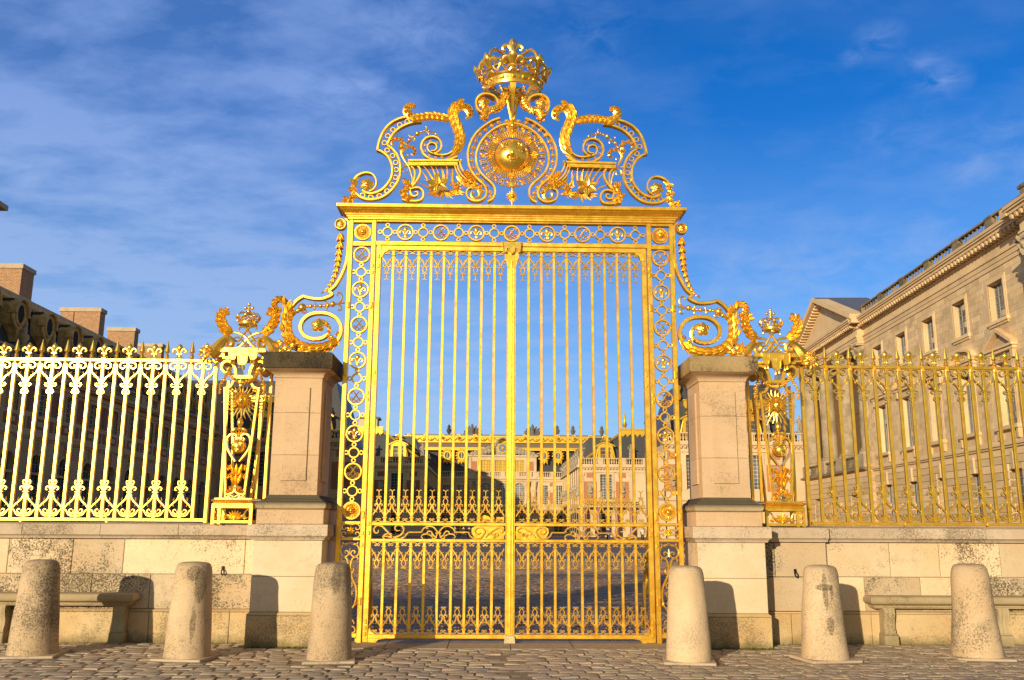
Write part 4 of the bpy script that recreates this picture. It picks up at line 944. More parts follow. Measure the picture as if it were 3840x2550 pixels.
    for i in range(nv+1):                         # carved mask: an oval with brow, sockets, nose, lips and chin
        ph = -pi/2+pi*i/nv; rg = []
        for j in range(nu):
            th = 2*pi*j/nu; x = cos(ph)*sin(th); y = -cos(ph)*cos(th); z = sin(ph); w = .066*(1-.20*max(0, -z)**1.2)
            px_, pz = x*w, z*.094; d = .062
            f = 0
            if y < 0:
                g = lambda a, b, sa, sb: math.exp(-((x-a)/sa)**2-((z-b)/sb)**2)
                f = .26*g(0, -.02, .12, .2)+.20*g(0, -.14, .17, .09)+.10*g(.3, .34, .3, .07)+.10*g(-.3, .34, .3, .07)-.18*g(.33, .18, .17, .08)-.18*g(-.33, .18, .17, .08)+.09*g(.33, .17, .1, .05)+.09*g(-.33, .17, .1, .05)+.13*g(0, -.36, .2, .04)+.12*g(0, -.46, .16, .04)-.09*g(0, -.41, .24, .018)+.12*g(0, -.72, .24, .13)+.05*g(.42, -.2, .2, .2)+.05*g(-.42, -.2, .2, .2)
            rg.append((sx+px_, .115+y*(d+f*.07)-f*.02, sz+pz))
        rings.append(rg)
    m.loops(rings); face = m.build('face', M_GOLDR, sun, smooth=80, mirror=mr)
    m = MB()
    for k in range(30):
        a = pi*(-.18+1.36*k/29); r1 = .074+.014*(k % 2); x = sx+cos(a)*r1; z = sz+.006+sin(a)*r1*1.35
        m.tube([(x-.012, .10, z), (x, .075, z+.012), (x+.012, .085, z), (x+.002, .095, z-.012)], [.009, .011, .011, .008], 6, 2)
    for d in (-1, 1):
        for k in range(5):
            z = sz-.01-.018*k; m.tube([(sx+d*.066, .11, z+.02), (sx+d*(.095+.008*(k % 2)), .105, z+.01), (sx+d*(.115), .11, z-.012), (sx+d*.105, .11, z-.022)], [.012, .013, .010, .006], 6, 3)
    m.build('hair', M_GOLDR, face, mirror=mr)
    # ornament column: bud, capital, lyre scrolls, globe, acanthus vase, plinth scrolls
    m = MB(); X = PX
    m.lathe([(.012, .10), (.03, .08), (.045, .04), (.04, 0), (.02, -.03), (.014, -.06), (.02, -.08)][::-1], (X, .13, 3.0-.03), ns=12, scal=.1, nsc=6)
    for d in (-1, 1):
        m.tube([(X+d*.01, .12, 2.90), (X+d*.05, .10, 2.905), (X+d*.09, .10, 2.88), (X+d*.085, .11, 2.845), (X+d*.065, .11, 2.85)], [.02, .028, .026, .02, .012], 8)
    for k in range(5): m.leaf(X+(k-2)*.022, 2.80, .11, pi/2-(k-2)*.25, .09, .035, 0, H=.018, fwd=.02)
    for d in (-1, 1):
        m.ribbon([(X, 2.79), (X+d*.03, 2.745), (X+d*.06, 2.735), (X+d*.08, 2.765), (X+d*.06, 2.785)], [.02, .022, .02, .018, .012], .09, .15, n=4)
        m.ribbon([(X+d*.045, 2.74), (X+d*.03, 2.79), (X+d*.055, 2.83), (X+d*.11, 2.835), (X+d*.155, 2.79), (X+d*.168, 2.72), (X+d*.155, 2.64), (X+d*.11, 2.56), (X+d*.06, 2.49), (X+d*.03, 2.45)], [.02, .024, .028, .03, .03, .03, .03, .028, .026, .022], .09, .16, n=4)
    m.build('lyre_scroll', M_GOLDR, t, mirror=mr)
    m = MB(); m.ball((X, .125, 2.665), .105, ns=24, nr=14); gl = m.build('globe', M_GOLDR, t, mirror=mr, smooth=60)
    m = MB()
    for fx, fz in ((-.045, .03), (.045, .03), (0, -.05)): m.fleur(X+fx, 2.665+fz-.03, .125-math.sqrt(.0110-fx*fx-fz*fz)-.004, .06, .4)
    m.build('fleur_de_lis', M_GOLDR, gl, mirror=mr)
    m = MB()
    for z0, sc in ((2.26, 1.), (2.14, .85)):
        for d in (-1, 1):
            m.acanthus([(X+d*.01, z0), (X+d*.04, z0+.07), (X+d*.09, z0+.115), (X+d*.135, z0+.10), (X+d*.13, z0+.065)], [.03*sc, .05*sc, .05*sc, .035*sc, .015], .12, 4, .05, .032, (1, -1), .8)
        for k in range(3): m.leaf(X+(k-1)*.03, z0, .10, pi/2-(k-1)*.3, .16*sc, .05, 0, H=.03, fwd=.02)
    m.lathe([(.02, .12), (.05, .08), (.045, .02), (.025, -.01)][::-1], (X, .13, 2.14), ns=12, scal=.1)
    m.ball((X, .13, 2.105), .034)
    for d in (-1, 1):
        m.acanthus([(X+d*.01, 2.10), (X+d*.05, 2.07), (X+d*.08, 2.03), (X+d*.115, 2.01)], [.03, .05, .05, .02], .11, 3, .05, .035, (1, -1), .8)
        m.ribbon([(X, 2.08), (X+d*.02, 2.02), (X+d*.08, 1.995), (X+d*.125, 1.99)], .024, .06, .2, n=4)
        m.ribbon([(X+d*.125, 1.992), (X+d*.12, 1.965), (X+d*.10, 1.95), (X+d*.05, 1.945)], .022, .06, .2, n=4)
        m.ribbon([(X+d*.01, 1.955), (X+d*.04, 1.975), (X+d*.07, 1.985), (X+d*.08, 1.965), (X+d*.06, 1.96)], .014, .05, .12, n=4)
    m.build('acanthus_vase', M_GOLDR, t, mirror=mr)

# ================================================================== FENCES
def spear():
    m = MB(); m.loops([[(sx*w, -w*.6, z), (0, -w*.75, z), (-sx*w, -w*.6, z), (-w*1.0, 0, z), (-sx*w, w*.6, z), (0, w*.75, z), (sx*w, w*.6, z), (w*1.0, 0, z)] for sx, w, z in ((.5, .012, .045), (.5, .03, .062), (.5, .042, .078), (.5, .030, .13), (.5, .016, .19), (.5, .003, .245))])
    m.lathe([(.03, -.11), (.031, -.04), (.026, -.035), (.033, -.01), (.02, 0), (.03, .012), (.022, .03), (.014, .045)], (0, 0, 0), ns=10)
    for k in range(6): m.ball((.024*cos(k*pi/3), .024*sin(k*pi/3), -.018), .009, ns=5, nr=4)
    for k in range(10): m.tube([(.031*cos(k*pi/5), .031*sin(k*pi/5), -.045), (.034*cos(k*pi/5), .034*sin(k*pi/5), -.115)], .006, 4, 1)
    return m
def fleurfin():
    m = MB(); m.fleur(0, 0, 0, .232, .75); m.box(-.03, .03, -.022, .022, -.004, .006)
    for d in (-1, 0, 1): m.ball((d*.02, 0, .008), .012, ns=6, nr=4)
    return m
def fence_top():
    m = MB()
    for d in (-1, 1):
        m.ribbon([(d*.160, -.035), (d*.155, -.115), (d*.158, -.14)], .010, -.014, .014, n=3)
        m.ribbon([(d*.018, -.010), (d*.06, -.012), (d*.105, -.03), (d*.115, -.075), (d*.085, -.102), (d*.05, -.095), (d*.042, -.07), (d*.06, -.058)], [.014, .016, .018, .018, .018, .016, .013, .01], -.02, .02, n=3)
        m.ball((d*.056, -.012, -.068), .013, ns=7)
        m.ribbon([(d*.158, -.13), (d*.135, -.175), (d*.095, -.21), (d*.055, -.25), (d*.022, -.315)], [.012, .016, .02, .022, .02], -.022, .02, n=3)
        m.leaf(d*.12, -.195, -.01, -pi/2+d*.1, .055, .022, -d*.9, H=.01); m.leaf(d*.09, -.205, -.01, pi/2-d*.3, .06, .022, d*1., H=.01)
        m.ribbon([(d*.012, -.34), (d*.03, -.365), (d*.062, -.368), (d*.082, -.345), (d*.068, -.325), (d*.05, -.338)], [.014, .016, .016, .014, .012, .008], -.02, .016, n=3)
        m.ribbon([(d*.012, -.345), (d*.018, -.39), (d*.04, -.43), (d*.05, -.455), (d*.035, -.475), (d*.018, -.46)], [.014, .016, .014, .014, .012, .008], -.02, .016, n=3)
    m.box(-.04, .04, -.026, .024, -.068, -.056, .003); m.box(-.034, .034, -.024, .022, -.08, -.07, .003); m.box(-.035, .035, -.027, .024, -.335, -.318, .003)
    return m
def fence_bot():
    m = MB()
    for d in (-1, 1):
        m.ribbon([(d*.012, .49), (d*.022, .51), (d*.045, .52), (d*.052, .495), (d*.038, .46), (d*.014, .405)], [.008, .012, .013, .014, .015, .014], -.02, .016, n=3)
        m.ribbon([(d*.012, .38), (d*.028, .405), (d*.058, .435), (d*.085, .42), (d*.082, .39), (d*.06, .392)], [.014, .017, .017, .015, .012, .008], -.02, .016, n=3)
        m.ribbon([(d*.022, .335), (d*.04, .275), (d*.08, .225), (d*.125, .185), (d*.158, .14)], [.02, .022, .02, .018, .014], -.022, .02, n=3)
        m.leaf(d*.085, .225, -.01, pi/2-d*.6, .07, .022, d*1.1, H=.01); m.leaf(d*.10, .20, -.01, -pi/2+d*.1, .05, .02, -d*1., H=.01)
        m.ribbon([(d*.018, .07), (d*.05, .058), (d*.085, .075), (d*.092, .105), (d*.07, .122), (d*.05, .108)], [.016, .018, .018, .016, .013, .009], -.02, .018, n=3)
        m.ribbon([(d*.165, .12), (d*.14, .105), (d*.12, .075), (d*.10, .045), (d*.06, .028), (d*.02, .03)], [.014, .016, .017, .018, .018, .016], -.02, .02, n=3)
    m.box(-.04, .04, -.027, .024, .352, .37, .003); m.box(-.045, .045, -.026, .024, .082, .096, .003); m.box(-.034, .034, -.024, .022, .098, .108, .003); m.box(-.034, .034, -.024, .022, .07, .08, .003)
    return m
MB.WSC = 1.2; m_sp, m_fl, m_ft, m_fb = spear(), fleurfin(), fence_top(), fence_bot(); MB.WSC = 1.
FD = .18205; FY = .35; ZR0, ZR1 = 1.612, 3.95
for sgn in (-1, 1):
    side = 'left' if sgn < 0 else 'right'
    t = thing('gilded_fence', 'gilded iron fence with spear and fleur-de-lis finials on the %s wall' % side, 'fence', (sgn*6.5, FY, 1.6), 'gilded fences beside the gate')
    xa, xb = sorted((sgn*4.32, sgn*9.1))
    m = MB(); m.box(xa, xb, FY-.028, FY+.028, 3.905, 3.95, .005); m.build('top_rail', M_GOLD, t)
    m = MB(); m.box(xa, xb, FY-.03, FY+.03, 1.615, 1.66, .005); 
    for k in range(3): x = sgn*(5.7+k*1.2); m.box(x-.012, x+.012, FY-.035, FY+.03, 1.6, 1.662)
    m.build('bottom_rail', M_GOLD, t)
    x0 = sgn*4.69; n = 24; firsts = {}
    for k in range(-1, n):
        x = x0+sgn*k*FD; spk = k % 2 == 0
        items = [('bar', None), ('spear_finial', (m_sp, 3.985)) if spk else ('fleur_finial', (m_fl, 3.95)), ('scroll_ornament_low', (m_fb, 1.66)) if spk else ('scroll_ornament', (m_ft, 3.905))]
        for nm, q in items:
            if nm == 'fleur_finial' and k < 0: continue
            if nm in firsts: clone(firsts[nm][0], t, x-firsts[nm][1]); continue
            if q is None: m = MB(); m.box(x-.0215, x+.0215, FY-.021, FY+.021, 1.66, 3.905, .003)
            else: m = placed(q[0], x, q[1], FY)
            firsts[nm] = (m.build(nm.replace('_low', ''), M_GOLD if nm == 'bar' else M_GOLDR, t), x)

# ================================================================== STONEWORK
def course(m, xs, y0, y1, z0, z1, g=.004, ch=.006, jit=.003):
    for a, b in zip(xs[:-1], xs[1:]):
        m.box(a+g, b-g, y0+random.uniform(0, jit), y1, z0+g, z1-g, ch)
for sgn in (-1, 1):
    side = 'left' if sgn < 0 else 'right'
    # boundary wall
    if sgn < 0:
        j1 = [-9.5, -8.2, -6.963, -6.083, -5.374, -3.70, -3.47]; j2 = [-9.5, -8.5, -7.1, -5.78, -4.978, -3.47]
        j0 = [-9.5, -8.4, -7.2, -6.2, -4.95, -3.85, -3.47]; jc = [-9.5, -7.85, -6.75, -5.681, -4.608, -3.46]
    else:
        j1 = [4.463, 5.384, 6.093, 6.97, 8.1, 9.5]; j2 = [4.463, 4.996, 5.793, 6.6, 7.5, 9.5]; j0 = [4.463, 5.05, 6.2, 7.4, 9.5]; jc = [4.469, 5.671, 6.732, 7.8, 9.5]
    t = thing('boundary_wall', 'low limestone block wall with coping under the %s gilded fence' % side, 'wall', (sgn*6.5, .3, 0), 'low walls beside the gate')
    xa, xb = (-9.5, -3.47) if sgn < 0 else (3.46, 9.5)
    m = MB(); m.box(xa, xb, .235, .62, 0, 1.41); m.build('wall_core', M_MORTAR, t)
    m = MB(); course(m, j1, .22, .5, .90, 1.375); course(m, j2, .22, .5, .435, .90)
    if sgn > 0: course(m, [3.46, 3.72, 4.456], .14, .5, .90, 1.375); course(m, [3.46, 4.166, 4.458], .14, .5, .435, .90)
    m.build('stone_course', M_WALL, t)
    m = MB(); course(m, j0, .195, .5, -.02, .40)
    for a, b in zip(j0[:-1], j0[1:]): m.loops([[(a+.003, y, z) for y, z in ((.195, .402), (.19, .415), (.215, .432), (.3, .432), (.3, .402))], [(b-.003, y, z) for y, z in ((.195, .402), (.19, .415), (.215, .432), (.3, .432), (.3, .402))]])
    if sgn > 0: course(m, [3.46, 3.9, 4.462], .115, .5, -.02, .41); m.box(3.463, 4.468, .105, .4, .412, .432)
    m.build('plinth_course', M_BASE, t)
    m = MB()
    for a, b in zip(jc[:-1], jc[1:]):
        m.loops([[(x, y, z) for y, z in ((.21, 1.378), (.16, 1.382), (.155, 1.40), (.135, 1.42), (.10, 1.432), (.10, 1.565), (.11, 1.575), (.30, 1.60), (.7, 1.60), (.7, 1.378))] for x in (a+.003, b-.003)])
    if sgn > 0:
        for a, b in ((3.46, 3.66), (3.66, 4.463)): m.loops([[(x, y, z) for y, z in ((.13, 1.378), (.08, 1.382), (.075, 1.40), (.055, 1.42), (.02, 1.432), (.02, 1.567), (.03, 1.577), (.30, 1.603), (.69, 1.603), (.69, 1.378))] for x in (a+.003, b)])
    m.build('coping', M_COPING, t)
    # pillar
    t = thing('stone_pillar', 'square limestone pillar with %s cap, %s of the gate' % ('a blackened' if sgn < 0 else 'a lichened', side), 'pillar', (sgn*2.98, .2, 0), 'stone gate pillars')
    x0, x1 = -3.468, -2.542
    S_ = lambda a, b: (a, b) if sgn < 0 else (-b, -a)
    def bx(m, a, b, y0, y1, z0, z1, ch=.006): a, b = S_(a, b); m.box(a, b, y0, y1, z0, z1, ch)
    m = MB(); bx(m, x0-.0, x1, -.275, .80, .90, 1.37); bx(m, x0, x1, -.275, .80, .442, .896); m.build('pedestal', M_PLINTH, t)
    m = MB(); bx(m, x0-.03, x1+.03, -.31, .83, -.02, .395); a, b = S_(x0, x1); m.loops([[(a-o, -.28-o, z), (b+o, -.28-o, z), (b+o, .8+o, z), (a-o, .8+o, z)] for o, z in ((.0, .396), (.028, .40), (.028, .415), (.0, .438))]); m.build('base', M_BASE, t)
    m = MB(); m.loops([[(a-o, -.28-o, z), (b+o, -.28-o, z), (b+o, .8+o, z), (a-o, .8+o, z)] for o, z in ((.0, 1.372), (.03, 1.376), (.035, 1.40), (.055, 1.42), (.075, 1.432), (.075, 1.572), (.07, 1.58), (0, 1.585))]); m.build('coping', M_COPING, t)
    m = MB(); bx(m, -3.45, -2.54, -.27, .78, 1.586, 1.782, .008); m.build('block', M_PILLAR, t)
    m = MB(); a2, b2 = S_(-3.37, -2.60)
    pr_ = [(.0, 1.783)]+[(.045+.045*sin(pi*k/8), 1.785+.0525-.0525*cos(pi*k/8)) for k in range(9)]+[(.03, 1.893), (.03, 1.91), (.0, 1.925), (-.02, 1.945), (-.035, 1.975)]
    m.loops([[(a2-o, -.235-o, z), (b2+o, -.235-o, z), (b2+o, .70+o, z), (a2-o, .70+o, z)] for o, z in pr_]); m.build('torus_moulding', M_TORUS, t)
    m = MB(); zz = [1.976, 2.523, 3.107, 3.60]
    for q in range(3): bx(m, -3.315, -2.66, -.20, .64, zz[q]+.001, zz[q+1]-.002, .003)
    m.build('shaft', M_PILLAR, t)
    m = MB()
    zp = [2.17, 2.522, 3.108, 3.465]
    for q in range(3):
        bx(m, -3.164, -2.818, -.222, -.19, zp[q]+.0015, zp[q+1]-.0015, .006)
        for f in (0,):
            aa, bb = S_(-2.665, -2.638) ; m.box(aa, bb, .02, .42, zp[q]+.0015, zp[q+1]-.0015)
    m.build('raised_panel', M_PILLAR, t)
    m = MB(); a3, b3 = S_(-3.315, -2.66)
    m.loops([[(a3-o, -.20-o, z), (b3+o, -.20-o, z), (b3+o, .64+o, z), (a3-o, .64+o, z)] for o, z in ((0, 3.60), (.015, 3.602), (.015, 3.625), (.03, 3.65), (.065, 3.68), (.11, 3.70), (.135, 3.712))]); m.build('neck_moulding', M_PILLAR, t)
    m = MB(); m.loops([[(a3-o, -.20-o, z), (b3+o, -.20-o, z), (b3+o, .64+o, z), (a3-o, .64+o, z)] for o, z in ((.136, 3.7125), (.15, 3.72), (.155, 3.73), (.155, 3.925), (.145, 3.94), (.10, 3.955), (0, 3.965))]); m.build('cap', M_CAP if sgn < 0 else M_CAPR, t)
    # iron hook
    t = thing('iron_hook', 'small dark iron ring hook fixed to the wall %s' % ('left of the gate' if sgn < 0 else 'right of the gate'), 'hook', (sgn*3.99, .2, .95), 'iron hooks on the walls')
    yw = .22 if sgn < 0 else .14
    m = MB(); m.lathe([(.012, 0), (.016, .02), (.012, .05)], (sgn*3.99, yw+.01, .985), (0, -1, 0), 8); m.box(sgn*3.99-.014, sgn*3.99+.014, yw-.03, yw+.005, .96, 1.01, .004); m.build('bracket', M_IRON, t)
    m = MB(); m.tube([(sgn*3.99, yw-.03, .975), (sgn*3.985-.012, yw-.045, .94), (sgn*3.99, yw-.05, .905), (sgn*3.99+.02, yw-.045, .90), (sgn*3.99+.028, yw-.04, .93), (sgn*3.99+.01, yw-.035, .965)], .009, 7); m.build('hook_ring', M_IRON, t)
    # bench
    t = thing('stone_bench', 'long stone bench on scrolled legs against the %s wall' % side, 'bench', (sgn*6.1, .1, 0), 'stone benches against the walls')
    xs0, xs1 = (-7.35, -5.13) if sgn < 0 else (5.0, 7.6)
    # seat: bullnose slab
    m = MB(); prof = [(.21, .56), (.03, .56)]+[(.03-.045*sin(pi*k/8)*1.0, .612-.052*cos(pi*k/8)) for k in range(9)]+[(.21, .664)]
    e = .045; ends = ((xs0, 1), (xs0, 0), (xs1, 0), (xs1, 1)); rings = []
    for x, kk in ((xs0-.0, .0), (xs0-.03, .6), (xs0-.04, 1.), ):
        pass
    def slab(m, x0, x1, y0, y1, z0, z1):
        h = (z1-z0)/2; m.loops([[(x0-o, y0-o, z), (x1+o, y0-o, z), (x1+o, y1, z), (x0-o, y1, z)] for o, z in [(0, z0)]+[(h*.9*sin(pi*k/8), z0+h-h*cos(pi*k/8)) for k in range(1, 8)]+[(0, z1)]])
    slab(m, xs0, xs1, -.02, .212, .545, .655); m.build('seat', M_BENCH, t)
    m = MB(); m.loops([[(xs0+.04-o, .04-o, z), (xs1-.04+o, .04-o, z), (xs1-.04+o, .21, z), (xs0+.04-o, .21, z)] for o, z in ((0, .49), (.0, .505), (.02, .51), (.02, .53), (.045, .54), (.045, .544))]); m.build('seat_moulding', M_BENCH, t)
    for lx in ((-6.90, -5.30) if sgn < 0 else (5.235, 6.83)):
        m = MB(); w = .078; prof = []
        for k in range(15):
            s_ = k/14; z = .49-.33*s_; y = .035-.045*sin(s_*pi*1.1)*(1-s_)+.075*sin(min(1, s_*1.1)*pi)*s_*1.0; prof.append((y, z))
        rings = []
        for y, z in prof:
            rg = []
            for q in range(9):
                u = -1+q/4; fl = .010*abs(sin(u*pi*1.5)); rg.append((lx+u*w, y+(.012-fl), z))
            rg += [(lx+w, .205, z), (lx-w, .205, z)]; rings.append(rg[::-1])
        m.loops(rings); m.box(lx-.10, lx+.10, .0, .20, -.01, .135, .008); m.box(lx-.09, lx+.09, .02, .20, .137, .16, .006); m.build('leg', M_BENCH, t)

# bollards
def bollard_mesh(seed, h, r0, r1):
    m = MB(); ns = 40; rings = []
    prof = [(r0, -.02)]+[(r0+(r1-r0)*(z/.95)**.9, z*h) for z in [.0]+[k/14*.9 for k in range(1, 15)]]+[(r1*.985, .935*h), (r1*.93, .965*h), (r1*.82, .985*h), (r1*.6, .997*h), (r1*.3, h), (.01, h*1.001)]
    for r, z in prof:
        rg = []
        for k in range(ns):
            a = 2*pi*k/ns; p = Vector((cos(a), sin(a), z*2)); d = noise.noise(p*1.3+Vector((seed*7, 0, 0)))*.012+noise.noise(p*5+Vector((seed*3, 0, 0)))*.004
            rr = r+d*min(1, r/.1); rg.append((rr*cos(a), rr*sin(a), z+noise.noise(p*2+Vector((0, seed, 0)))*.006))
        rings.append(rg)
    m.loops(rings); return m
BL = [(-5.86, -1.10, .30, .205, 1.135, 0, 'mottled stone bollard in front of the end of the left bench'), (-3.905, -1.335, .277, .212, 1.125, 1, 'stone bollard left of the gate with a dark streak down its right side'),
      (-2.18, -1.49, .270, .215, 1.13, 1, 'plain stone bollard standing before the left pillar and gate edge'), (2.11, -1.52, .270, .208, 1.11, 1, 'smooth pale stone bollard before the right edge of the gate'),
      (3.83, -1.316, .287, .205, 1.12, 1, 'stone bollard with dark cross-shaped stain before the right wall'), (5.83, -1.09, .31, .212, 1.135, 0, 'speckled stone bollard in front of the right bench')]
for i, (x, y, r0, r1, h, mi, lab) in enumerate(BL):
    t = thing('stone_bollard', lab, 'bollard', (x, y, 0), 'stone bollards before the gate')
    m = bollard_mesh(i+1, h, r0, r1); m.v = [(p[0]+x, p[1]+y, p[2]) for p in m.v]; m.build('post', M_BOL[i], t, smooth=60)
    m = MB(); m.M = Matrix.Translation((x, y, 0)) @ Matrix.Rotation(.15*(-1)**i, 4, 'Z'); m.box(-r0-.03, r0+.03, -r0-.03, r0+.03, -.01, .022, .01); m.build('footing', M_COPING, t)

# ================================================================== GROUND
m = MB(); m.put([(-3000, -60, -.012), (3000, -60, -.012), (3000, 4000, -.012), (-3000, 4000, -.012)], [(0, 1, 2, 3)]); g = m.build('ground', M_SAND, smooth=None); struct(g)
def cobbles(m, x0, x1, y0, y1, w, d, skip=None, lift=.0, rot=0., h=.011, jz=.004):
    y = y0; r = 0
    while y < y1:
        x = x0-random.random()*w; dd = d*random.uniform(.88, 1.12)
        while x < x1:
            ww = w*random.uniform(.75, 1.3)
            cx, cy = x+ww/2, y+dd/2
            if not (skip and skip(cx, cy)):
                g = .007+random.uniform(0, .005); z = lift+random.uniform(-jz, jz); tx, ty = random.uniform(-.012, .012), random.uniform(-.02, .02); pts = []
                a, b, c, e = x+g, x+ww-g, y+g, y+dd-g; s = .011
                def q(px, py, zz): return (px+random.uniform(-.004, .004), py+random.uniform(-.004, .004), zz+tx*(px-cx)/ww*2*.6+ty*(py-cy)/dd*.5)
                o = [q(a, c, z-.03), q(b, c, z-.03), q(b, e, z-.03), q(a, e, z-.03)]
                k = [q(a+.003, c+.003, z+h*.45), q(b-.003, c+.003, z+h*.45), q(b-.003, e-.003, z+h*.45), q(a+.003, e-.003, z+h*.45)]
                tp = [q(a+s*1.4, c+s, z+h), q(b-s*1.4, c+s, z+h), q(b-s*1.4, e-s, z+h), q(a+s*1.4, e-s, z+h)]
                m.put(o+k+tp+[(cx, cy, z+h+.004)], [(0, 1, 5, 4), (1, 2, 6, 5), (2, 3, 7, 6), (3, 0, 4, 7), (4, 5, 9, 8), (5, 6, 10, 9), (6, 7, 11, 10), (7, 4, 8, 11), (8, 9, 12), (9, 10, 12), (10, 11, 12), (11, 8, 12)])
            x += ww
        y += dd; r += 1
def in_stone(x, y):
    if abs(x) > 3.44 and y > .20: return True
    if 2.50 < abs(x) < 3.52 and y > -.33: return True
    if abs(x) < 2.55 and y > -.45: return True
    return any(abs(x-b[0]) < b[2]+.05 and abs(y-b[1]) < b[2]+.05 for b in BL)
m = MB(); gut = lambda x, y: in_stone(x, y) or abs(x) < .19
cobbles(m, -8.6, 8.6, -4.4, .3, .235, .18, gut, -.011)
cobbles(m, -.18, .18, -4.4, -.45, .38, .17, lambda x, y: abs(x) > .2, -.018)
f = m.build('forecourt_paving', M_COB, smooth=50); struct(f)
m = MB()
for k in range(6):
    a = -2.5+k*.835; m.box(a+.006, a+.829, -.44, .42, -.03, .004+random.uniform(0, .004), .008)
for k in range(9):
    a = -2.5+k*.56; m.box(a+.006, a+.554, .432, .86, -.03, .003+random.uniform(0, .005), .008)
m.build('threshold', M_SLAB, smooth=30)['kind'] = 'structure'
m = MB(); cobbles(m, -4.6, 5.4, .87, 12, .20, .14, None, -.012, jz=.012); cobbles(m, -7.6, 8.6, 12, 32, .21, .15, None, -.012, jz=.014)
f = m.build('court_paving', M_COB2, smooth=50); struct(f)
def court_mat():
    m, t, b, oc = new_mat('far_court_paving')
    br = t.add('ShaderNodeTexBrick'); t.link(oc, br.inputs['Vector']); br.inputs['Scale'].default_value = 1; br.inputs['Brick Width'].default_value = .22; br.inputs['Row Height'].default_value = .15; br.inputs['Mortar Size'].default_value = .012
    br.inputs['Color1'].default_value = (.30, .20, .115, 1); br.inputs['Color2'].default_value = (.19, .13, .075, 1); br.inputs['Mortar'].default_value = (.05, .04, .03, 1)
    c = t.mix(.6, br.outputs['Color'], t.ramp(t.noise(oc, .5, 6, .7), [(.3, (.7, .7, .7)), (.7, (1.15, 1.1, 1))]), 'MULTIPLY')
    t.link(c, b.inputs['Base Color']); b.inputs['Roughness'].default_value = .7; bump(t, b, t.noise(oc, 6, 4, .7), .8, .03); return m
m = MB(); m.box(-36, 44, .87, 210, -.02, -.006); m.build('court', court_mat(), smooth=None)['kind'] = 'structure'
# tufts of moss and grass along the wall foot
m = MB()
for k in range(900):
    if k % 3 == 0: x = random.uniform(2.6, 3.6)*(1 if k % 2 else 1); y = -.32-random.random()**2*.1
    elif k % 3 == 1: x = random.uniform(-3.45, -2.55); y = -.32-random.random()**2*.07
    else: x = random.choice((-1, 1))*random.uniform(3.6, 8.5); y = .185-random.random()**2*.06 if x < 0 or x > 4.5 else .10-random.random()**2*.05
    h = random.uniform(.008, .024); a = random.uniform(0, 3.14); w = .004
    m.put([(x-w*cos(a), y-w*sin(a), -.01), (x+w*cos(a), y+w*sin(a), -.01), (x+random.uniform(-.015, .015), y+random.uniform(-.015, .01), h)], [(0, 1, 2)])
M_GRASS = simple('moss_green', (.10, .12, .02), .9, 0, 5, .4)
gr = m.build('moss', M_GRASS, smooth=None); gr['kind'] = 'stuff'; gr['label'] = 'thin green moss and grass along the foot of the walls'; gr['category'] = 'moss'
# ================================================================== LONG WINGS EITHER SIDE OF THE COURT
class Facade:
    """plane frame: local u runs along the facade, v = height, depth d goes outward from the wall toward the court"""
    def __init__(s, origin, udir, ndir): s.o = Vector(origin); s.u = Vector(udir).normalized(); s.n = Vector(ndir).normalized()
    def M(s): return Matrix(((s.u.x, -s.n.x, 0, s.o.x), (s.u.y, -s.n.y, 0, s.o.y), (0, 0, 1, s.o.z), (0, 0, 0, 1)))
    def mb(s): m = MB(); m.M = s.M(); return m          # local coords: x = along, y = inward (negative = toward viewer), z = up
def windowed_wall(m, u0, u1, z0, z1, holes, th=.6, y=0.):
    """wall slab with rectangular holes (list of x0,x1,z0,z1) that reach through it"""
    xs = sorted({u0, u1, *[h[0] for h in holes], *[h[1] for h in holes]}); zs = sorted({z0, z1, *[h[2] for h in holes], *[h[3] for h in holes]})
    xs = [x for x in xs if u0 <= x <= u1]; zs = [z for z in zs if z0 <= z <= z1]
    for za, zb in zip(zs[:-1], zs[1:]):
        run = None
        for xa, xb in zip(xs[:-1], xs[1:]):
            cx, cz = (xa+xb)/2, (za+zb)/2; hole = any(h[0] < cx < h[1] and h[2] < cz < h[3] for h in holes)
            if not hole: run = (run[0], xb) if run else (xa, xb)
            if hole and run: m.box(run[0], run[1], y, y+th, za, zb); run = None
        if run: m.box(run[0], run[1], y, y+th, za, zb)
def arch_fill(m, x0, x1, z1, y0, y1, r=None, n=10):
    """spandrels closing a rectangular hole's head into a round arch whose crown is z1"""
    w = (x1-x0)/2; cx = (x0+x1)/2
    for d in (-1, 1):
        for k in range(n):
            a0, a1 = pi/2*k/n, pi/2*(k+1)/n
            p = [(cx+d*w*sin(a0), z1-w+w*cos(a0)), (cx+d*w*sin(a1), z1-w+w*cos(a1)), (cx+d*w*sin(a1), z1), (cx+d*w*sin(a0), z1)]
            if abs(p[2][1]-p[1][1]) < 1e-4: continue
            if k == 0: p = p[:3] if abs(p[3][1]-p[0][1]) < 1e-4 else p
            m.prism([(x, z) for x, z in p], y0, y1)
def window(fc, parent, x0, x1, z0, z1, nx, nz, y=.35, pane=None, fm=None, bar=.05, arch=False):
    m = fc.mb(); m.box(x0, x1, y, y+.03, z0, z1); f = m.build('window', pane or M_WIN, parent, smooth=None)
    m = fc.mb()
    for k in range(nx+1): x = x0+(x1-x0)*k/nx; b = bar*(1.6 if k in (0, nx) or k*2 == nx else .7); m.box(x-b/2, x+b/2, y-.05, y+.01, z0, z1)
    for k in range(nz+1): z = z0+(z1-z0)*k/nz; b = bar*(1.6 if k in (0, nz) else .7); m.box(x0, x1, y-.045, y+.01, z-b/2, z+b/2)
    m.build('window_frame', fm or M_FRAME, f, smooth=None)
